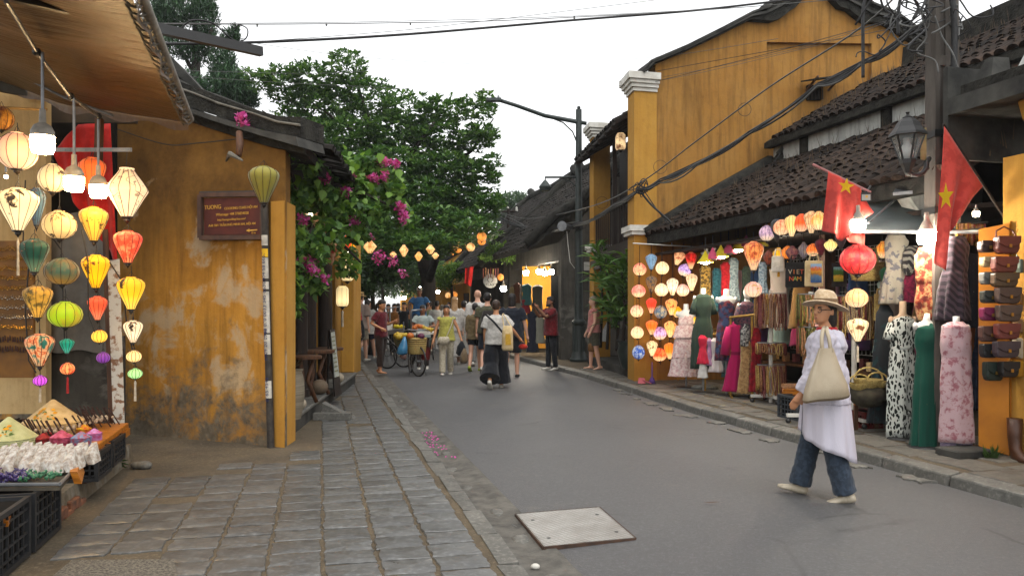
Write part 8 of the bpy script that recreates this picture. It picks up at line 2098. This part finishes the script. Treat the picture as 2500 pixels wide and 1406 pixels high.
tr1=thing('almond_tree','broad tropical almond tree with tiered glossy crown arching over the street','tree',tb)
trunk=[tb,tb+V(.1,-.1,2.5),tb+V(-.3,-.6,4.6),tb+V(-1.2,-1.2,6.2),tb+V(-2.2,-1.6,7.6)]
branch(tr1,trunk,[.34,.27,.24,.18,.08],'trunk')
for pts in([trunk[2],P(1080,420,27),P(1150,370,25.5),P(1205,290,25)],[trunk[2],P(960,400,26),P(860,320,25),P(760,250,25)],[trunk[3],P(900,300,26),P(870,200,26)],[trunk[2],P(1000,380,25),P(1060,300,24)],[trunk[1],P(1120,470,26),P(1190,460,25)],[trunk[2],P(820,420,24),P(720,330,24),P(640,270,24)],[trunk[2],P(930,480,22),P(880,540,20)],[trunk[1],P(1100,520,24),P(1150,560,22)]):
 branch(tr1,pts,[.16,.09,.05,.02][:len(pts)])
M_ALM=leaf_mat('almond leaf','27441f','426632','6e8e4c',.38)
AC=[cl(770,200,25,70,38,80),cl(850,170,25,45,35,45),cl(690,215,25,55,40,60),cl(640,205,25,34,26,26),cl(800,270,25.5,95,50,110),cl(900,240,25.5,70,50,80),cl(1000,275,25,80,40,90),cl(1090,275,25,60,30,55),cl(1165,270,24.6,45,18,26),cl(1190,255,24.5,24,10,9),cl(960,330,25,100,50,120),cl(1070,340,25,80,36,85),cl(1150,350,24.6,50,20,32),cl(1195,340,24.4,22,10,8),cl(860,340,24.5,90,50,100),cl(960,410,24,110,48,120),cl(1080,420,24.5,80,42,85),cl(1165,425,24.5,45,28,36),cl(1205,440,24.4,22,18,12),cl(1120,490,24.5,70,40,70),cl(1190,490,24,34,30,26),cl(1010,480,23.5,90,45,100),cl(930,470,23,60,40,60),cl(1060,540,23,80,38,80),cl(1150,545,23.5,50,28,42),cl(960,545,21.5,70,40,70),cl(1130,595,22,40,16,22),cl(1030,595,21.5,60,24,44),cl(900,570,20,44,40,44),cl(820,420,24.5,60,40,46),cl(760,330,25,70,40,56),cl(700,290,25,30,22,14),cl(880,410,26,100,80,90,2)]
AC=[(c,r,int(n*1.9))for c,r,n in AC]+[cl(1205,400,24.3,24,16,22),cl(1215,500,24,20,14,20),cl(1180,520,24,40,30,60),cl(1100,440,24.5,80,60,140),cl(1050,600,22,70,36,90),cl(1170,330,24.4,44,18,50),cl(1170,565,22,56,28,90),cl(1085,595,22,60,22,70),cl(990,600,21,60,24,70)]
AC=[(c,r,int(n*1.6))for c,r,n in AC]
Pp,Dd,Ss=rosettes(AC,1,.205)
leaves('crown',M_ALM,tr1,Pp,Dd,Ss,OBOV)
Pp,Dd,Ss=rosettes([cl(920,400,28,150,100,240,2.0),cl(1050,430,28,110,90,170,2.0),cl(960,530,26,120,70,320,2.0),cl(1090,540,26,80,60,260),cl(960,640,30,110,50,300,2.5),cl(800,300,28,120,90,200,2)],1,.3)
leaves('inner_crown',M_ALM,tr1,Pp,Dd,Ss,OBOV)
cb_=at(470,27)
tr2=thing('juniper_tree','tall dark juniper tree rising behind the tiled roof','tree',cb_)
branch(tr2,[cb_,P(480,250,27),P(478,100,27),P(470,-60,27)],[.25,.18,.12,.04],'trunk')
for pts in([P(480,260,27),P(530,210,26.6),P(570,140,26.4)],[P(480,190,27),P(440,120,26.8),P(415,40,26.5)],[P(480,240,27),P(420,200,26.6)],[P(478,130,27),P(520,70,26.8)]):branch(tr2,pts,[.09,.05,.02][:len(pts)])
JC=[cl(430,30,26.5,50,42,900,.8),cl(390,70,26.5,40,40,500,.8),cl(500,45,27,34,52,700,.7),cl(475,130,27,40,36,420,.7),cl(545,170,26.5,34,60,900,.7),cl(560,100,26.6,20,26,260,.5),cl(575,85,26.4,8,22,160,.3),cl(500,15,27,24,30,300,.5),cl(430,110,26.6,44,36,420,.7),cl(580,215,26,36,36,800,.8),cl(530,225,26,60,36,1100,.9),cl(600,240,26,30,30,700,.8),cl(560,200,26.4,40,46,700,.8),cl(465,200,26.6,30,30,240,.6),cl(390,20,26.5,30,30,300,.6),cl(505,105,27,26,40,320,.5)]
JC=[(c,r,int(n*2.6))for c,r,n in JC]
Pp,Dd,Ss=scatter(JC,.19,-.8)
leaves('crown',leaf_mat('juniper green','1c3420','2c4a2e','42623c',.2),tr2,Pp,Dd,Ss,NEED)
bo=thing('bougainvillea','bougainvillea vine with heart shaped leaves and magenta blossom over the porch front','vine',P(705,1000,9.3))
for pts in([P(712,1000,9.35),P(708,800,9.4),P(715,650,9.5),P(735,500,9.8),P(790,440,10.5),P(900,400,11.5)],[P(708,800,9.4),P(725,640,9.6),P(760,560,10)],[P(735,500,9.8),P(700,380,9.2),P(650,345,8.8),P(600,320,8.6)],[P(790,440,10.5),P(880,470,11),P(970,510,11.5)],[P(760,560,10),P(840,600,11),P(880,640,11.5)]):branch(bo,pts,[.03,.022,.016,.012,.009,.006][:len(pts)],'stem')
BC_=[cl(718,480,9.7,28,50,150,.3),cl(715,580,9.6,26,60,230,.3),cl(712,680,9.5,24,50,200,.3),cl(712,745,9.5,18,30,70,.25),cl(760,620,9.9,40,50,200,.35),cl(775,690,10.2,30,30,80,.3),cl(770,470,10.2,50,40,240,.4),cl(830,430,11,60,36,260,.5),cl(900,400,11.5,46,22,120,.4),cl(870,470,11.2,50,40,220,.5),cl(940,440,11.6,40,30,120,.4),cl(830,510,10.8,60,40,220,.4),cl(800,570,10.4,50,40,150,.4),cl(930,500,11.6,36,30,90,.4),cl(870,560,11.2,36,36,110,.4),cl(670,345,8.7,40,10,60,.15),cl(720,365,8.8,36,14,60,.2),cl(755,400,9.3,26,24,70,.25),cl(850,640,13,30,40,120,.5)]
Pp,Dd,Ss=scatter([(c,r,int(n*1.7))for c,r,n in BC_]+[cl(960,470,11.6,30,40,160,.4),cl(985,530,11.8,20,40,90,.3),cl(850,390,11.2,40,20,120,.4),cl(790,400,10.4,36,26,120,.4),cl(890,520,11.2,50,30,160,.4)],.12,.5)
M_BOU=leaf_mat('bougainvillea leaf','35542a','567c3a','8aac58',.42)
o=leaves('foliage',M_BOU,bo,Pp,Dd,Ss,HEART)
lm=MB();lm.v=[tuple(p)for p in HEART[0]];lm.f=[tuple(f)for f in HEART[1]]
lme=lm.mesh('heart_leaf');lme.materials.append(leaf_mat('bright heart leaf','4a7028','6a8e38','86a44a',.4))
for i in range(90):
 c,r,n=BC_[R.randrange(len(BC_))]
 p=Vector((c[0]+R.uniform(-1,1)*r[0],c[1]-r[1]*R.uniform(.6,1.1),c[2]+R.uniform(-1,1)*r[2]))
 l=ob('heart_leaf',lme,bo,p-ROOTLOC[bo.name]);s_=R.uniform(.1,.17);l.scale=(s_,)*3
 l.rotation_euler=(R.uniform(-2.2,-.6),R.uniform(-.5,.5),R.uniform(-.9,.9))
def blossom(px,py,Y,w_,h_,n):
 return cl(px,py,Y,w_,h_,n,.12)
FL=[blossom(595,298,8.5,14,16,70),blossom(608,310,8.5,10,6,24),blossom(792,437,10,13,9,60),blossom(845,470,10.7,12,12,50),blossom(935,397,11.4,16,11,80),blossom(968,402,11.4,8,8,30),blossom(912,438,11.2,13,9,60),blossom(940,432,11.3,8,16,40),blossom(977,508,11.4,10,12,50),blossom(985,530,11.4,12,18,70),blossom(860,540,10.8,14,9,60),blossom(740,540,9.6,10,12,34),blossom(752,645,9.7,17,18,110),blossom(768,664,9.7,9,7,30),blossom(792,683,10,7,10,24),blossom(714,638,9.5,8,10,22),blossom(905,580,12,5,5,14),blossom(860,430,11,8,6,16),blossom(925,630,14,14,18,60),blossom(958,640,15,12,16,36),blossom(985,670,16,10,12,26)]
Pp,Dd,Ss=scatter([(c,(r[0]*1.1,r[1]*1.4,r[2]*1.1),int(n*1.7))for c,r,n in FL],.06,-.3)
leaves('blossom',leaf_mat('magenta bract','b02c7a','cc50a4','d878bc',.45),bo,Pp,Dd,Ss,BRACT)
def bush(name,label,base,clumps,size,m,tpl=OBOV,droop=0,stem=True,cat='tree',group=None):
 o=thing(name,label,cat,base,0,group)
 if stem:
  cz_=Vector(clumps[0][0]);branch(o,[base,base.lerp(cz_,.5)+V(.1,0,0),cz_],[.1,.08,.04],'trunk')
 Pp,Dd,Ss=scatter(clumps,size,droop)
 leaves('crown',m,o,Pp,Dd,Ss,tpl)
 return o
M_G1=leaf_mat('fresh green leaf','3c5a1e','5a7c2c','7c9a40',.35);M_G2=leaf_mat('deep green leaf','1a3018','2c4622','44602e',.25);M_G3=leaf_mat('far green leaf','2c4428','40583a','587048',.2)
bush('light_green_tree','small light green tree trimmed round beside the red flag',at(1100,32),[cl(1100,668,32,40,26,1500,.7),cl(1085,690,32,26,18,600,.6),cl(1125,655,32,24,16,500,.5)],.16,M_G1)
bush('eave_creeper','yellow green creeper over the eave of the café house',P(1215,620,25.5),[cl(1225,610,25.2,40,18,900,.4),cl(1195,625,25.2,26,12,400,.4),cl(1240,630,25,20,14,200,.3)],.13,M_G1,cat='plant')
bush('far_tree','rounded green tree far behind the dark roofs',at(1260,60),[cl(1260,500,60,52,30,2600,2),cl(1230,520,60,34,26,1200,2),cl(1300,520,60,30,24,1000,2)],.35,M_G3)
bush('dark_street_tree','dark leafy tree shading the far end of the street',at(930,40),[cl(930,640,40,80,60,2600,2.5),cl(1010,660,42,60,50,1800,2.5),cl(880,660,38,40,50,1200,2),cl(1060,640,45,40,40,900,2),cl(1150,640,52,60,40,1200,2),cl(960,700,50,110,26,2600,3),cl(1060,700,55,60,30,1400,3)],.3,M_G2)
bush('flowering_shrub','dark shrub with dull pink blossom above the crowd by the far pillar',at(905,25),[cl(905,665,25,34,40,1100,.7),cl(945,650,25,34,46,1100,.7),cl(890,700,24.5,26,30,600,.6)],.14,M_G2,HEART)
bush('shade_tree','dark green tree behind the mouth of the far street',at(780,44),[cl(820,560,44,80,80,1800,2.5),cl(960,590,48,110,60,2200,2.5)],.4,M_G2)
def strap_plant(label,base,n,L,h,group='tall dracaena plants in front of the ochre wall'):
 o=thing('dracaena',label,'plant',base,0,group)
 branch(o,[base,base+V(.05,0,h*.5),base+V(-.02,.03,h)],[.035,.03,.02],'stem')
 P_,D_,S_=[],[],[]
 for t in(.45,.7,.88,1.0):
  for i in range(n//4):
   a=R.uniform(0,6.28);P_.append(tuple(base+V(R.uniform(-.12,.12),R.uniform(-.12,.12),h*t+R.uniform(-.1,.1))));D_.append((math.cos(a),math.sin(a),R.uniform(-.1,.9)));S_.append(L*R.uniform(.7,1.15))
 leaves('strap_leaves',leaf_mat('dracaena leaf','34541f','56783a','7c9a4c',.35),o,np.array(P_),np.array(D_),np.array(S_),STRAP)
for px,Y,L,h,lab in((1466,18.3,.5,2.3,'tallest dracaena plant at the outer end of the ochre wall'),(1482,17.6,.5,2.0,'middle dracaena plant behind the signboard'),(1520,16.5,.6,1.7,'low arching dracaena plant next to the lantern wall pillar'),(1538,16.0,.45,1.9,'dracaena plant rising just behind the pillar'),(1505,17.0,.6,1.3,'lowest dracaena plant above the planter box')):
 strap_plant(lab,at(px,Y,.6),80,L,h)
# cables
M_CAB=mat('black cable','1c1c1d','2a2a2b',30,.6);M_CABG=mat('grey cable','5a5a58','4a4a48',30,.6)
def cable(pts,r,label,m=M_CAB,name='overhead_cable',group=None):
 q=[P(*p)for p in pts];fine=[]
 for i in range(len(q)-1):
  a,b,c,d=q[max(0,i-1)],q[i],q[i+1],q[min(len(q)-1,i+2)]
  for j in range(6):
   t=j/6;fine.append(.5*((2*b)+(c-a)*t+(2*a-5*b+4*c-d)*t*t+(3*b-a-3*c+d)*t*t*t))
 fine.append(q[-1])
 return single(MB().tube(fine,r,6),name,m,label,'cable',group,smooth=True)
cable([(200,110,9),(370,108,9.2),(650,103,9.6),(1000,84,10.5),(1400,50,11.5),(1700,26,12),(1960,-4,12.5)],.017,'thick black cable sagging across the sky from the juniper to the gable')
cable([(200,58,9),(650,60,9.6),(1000,56,10.4),(1250,50,11),(1740,24,12),(2100,-6,12.5)],.006,'thin twin wire with small clips high across the sky',M_CABG)
cable([(200,57,9),(650,57,9.6),(1000,52,10.4),(1400,40,11),(1800,20,12)],.004,'thinnest wire running just above the clipped wire',M_CABG)
for x,y in((628,60),(797,58),(1002,56),(1402,41)):single(MB().tube([P(x,y,10),P(x,y+6,10)],.012,6),'cable_clip',M_CABG,{628:'small clip on the thin wire nearest the juniper',797:'small clip on the thin wire above the almond tree top',1002:'small clip on the thin wire at mid street',1402:'small clip on the thin wire above the street lamp'}[x],'clip')
cable([(540,108,9.4),(850,86,10),(1100,62,10.8),(1640,-4,12)],.004,'thin grey wire rising to the top of the photo over the street',M_CABG)
cable([(600,103,12),(900,142,14),(1250,158,16),(1600,140,15.4),(1900,95,13)],.004,'thin wire dipping across the sky behind the thick cable',M_CABG)
cable([(420,172,12),(760,180,14),(1050,172,16),(1500,200,15.5),(1900,130,14.3),(2140,60,13)],.004,'thin wire passing in front of the almond crown and the gable',M_CABG)
cable([(460,188,12),(800,208,14),(1200,222,16),(1560,205,15.2),(2000,110,14),(2200,40,10)],.004,'lower thin wire from the juniper to the concrete pole',M_CABG)
cable([(1600,200,15),(1900,125,14),(2280,20,8.4)],.005,'thin wire slanting down from the concrete pole over the ochre gable')
cable([(1600,175,15),(1850,130,14),(2090,88,12),(2290,45,8.3)],.005,'second thin wire slanting over the ochre gable panel')
cable([(1570,560,14.5),(1800,490,13.8),(1905,375,13.5)],.005,'thin wire running from the lantern wall up to the limewashed band')
GWY=[(2260,-90,8.2),(2110,62,9.2),(1880,212,11),(1700,345,12.6),(1562,447,14.4),(1440,505,18),(1290,534,24),(1220,518,27)]
cable(GWY,.011,'straight guy wire from the concrete pole across the gable to the far roofs',M_CABG)
BD=[(2306,8,8),(2230,70,8.3),(2110,150,9),(2000,205,10),(1830,322,11.5),(1700,398,12.8),(1610,440,13.8),(1560,462,14.5),(1500,500,16.5),(1445,535,18.2),(1413,545,20),(1340,562,22.5),(1270,552,25.5),(1222,530,27)]
bd=thing('cable_bundle','heavy sagging bundle of black telephone cables from the concrete pole to the far roofs','cables',P(2306,8,8))
for i in range(11):
 j=[P(x+R.uniform(-3,3),y+R.uniform(-4,7)*(1.0 if x>1500 else .8),Y)for x,y,Y in BD]
 pts=[]
 for a,b in zip(j,j[1:]):pts+=sag(a,b,R.uniform(.0,.05)+(.04 if i>7 else 0),6)[:-1]
 MB().tube(pts+[j[-1]],R.uniform(.008,.016),5).build('cable_strand',M_CAB if i%4 else M_CABG,bd,smooth=True)
for x,y,Y in((1560,460,14.4),(1413,548,20.4)):
 tg=MB()
 for i in range(10):
  c=P(x,y,Y)+V(R.uniform(-.1,.1),R.uniform(-.1,.1),R.uniform(-.08,.08));r_=R.uniform(.06,.16);ax=Euler((R.uniform(0,3),R.uniform(0,3),0)).to_matrix()
  tg.tube([c+ax@V(r_*math.cos(a),r_*.6*math.sin(a),0)for a in[k*.45 for k in range(15)]],.009,4,False)
 tg.build('cable_knot',M_CAB,bd,smooth=True,kind='stuff')
for x,y,Y,r_ in((1818,268,11.8,.1),(1612,408,13.8,.12),(1470,495,17,.13)):
 c=P(x,y,Y);MB().tube([c+V(r_*math.cos(a),0,r_*math.sin(a))for a in[k*.42 for k in range(16)]],.004,4,False).build('cable_loop',M_CAB,bd)
cable([(1562,465,14.4),(1590,500,14.4),(1640,545,14.3),(1660,575,14.2)],.02,'thick cable dropping from the knot at the white moulding to the shop eave')
cable([(1572,465,14.4),(1610,520,14.4),(1655,572,14.2)],.01,'thinner cable beside the thick drop at the shop eave')
tn=thing('cable_tangle','wild tangle of looped black and grey cables at the head of the concrete pole','cables',P(2290,60,7.9))
for i in range(26):
 c=P(R.uniform(2170,2330),R.uniform(-30,75),R.uniform(7.6,8.2));n_=5
 pts=[c]
 for k in range(n_):pts.append(pts[-1]+V(R.uniform(-.2,.2),R.uniform(-.1,.1),R.uniform(-.22,.14)))
 fine=[]
 for k in range(len(pts)-1):
  a,b,c_,d=pts[max(0,k-1)],pts[k],pts[k+1],pts[min(len(pts)-1,k+2)]
  for j in range(5):
   t=j/5;fine.append(.5*((2*b)+(c_-a)*t+(2*a-5*b+4*c_-d)*t*t+(3*b-a-3*c_+d)*t*t*t))
 MB().tube(fine,R.uniform(.005,.012),5).build('cable_loop',M_CABG if i%5==0 else M_CAB,tn,smooth=True)
for x,y1,lab in((2107,190,'black conduit hanging down in front of the gable with an open end'),(2193,86,'shorter black conduit hanging by the concrete pole')):
 cable([(x+18,-30,8.6),(x+4,4,8.6),(x,40,8.6),(x,y1*.6,8.6),(x,y1,8.6)],.018,lab,name='conduit')
cable([(2322,-30,7.8),(2330,60,7.8),(2328,200,7.8),(2326,300,7.8)],.03,'thick black conduit running down beside the concrete pole',name='conduit')
cable([(2282,40,7.8),(2300,90,7.8),(2330,140,7.7),(2350,220,7.7),(2372,280,7.6)],.008,'pale grey lead dropping from the tangle past the cornice',M_CABG)
cable([(440,72,9),(470,50,9),(520,58,9.2),(560,92,9.4),(590,108,9.6)],.01,'loose black cable curling above the tiled roof')
cable([(572,108,9.5),(600,95,9.5),(604,72,9.5),(585,62,9.5),(572,70,9.5)],.008,'round black cable loop standing up against the sky')
cable([(270,310,9.1),(400,352,9.0),(480,350,8.8),(620,335,8.5)],.006,'thin black wire strung along the top of the stained wall')
cable([(1220,520,27),(1270,545,26),(1300,558,24),(1413,540,20.4)],.012,'pale cable sagging from the far roofs to the street lamp',M_CABG)
po=thing('insulator_pole','short dark pole with white insulators above the far roofs','pole',P(1240,620,27.5))
MB().tube([P(1241,640,27.5),P(1241,510,27.5)],.06,8).build('pole',M_WOOD,po);MB().tube([P(1218,518,27.5),P(1262,516,27.5)],.04,6).build('crossarm',M_WOOD,po)
for x in(1220,1240,1261):MB().lathe([(.04,0),(.05,.05),(.03,.09),(.045,.12),(.02,.16)],P(x,516,27.5),8).build('insulator',M_WHITEP,po)
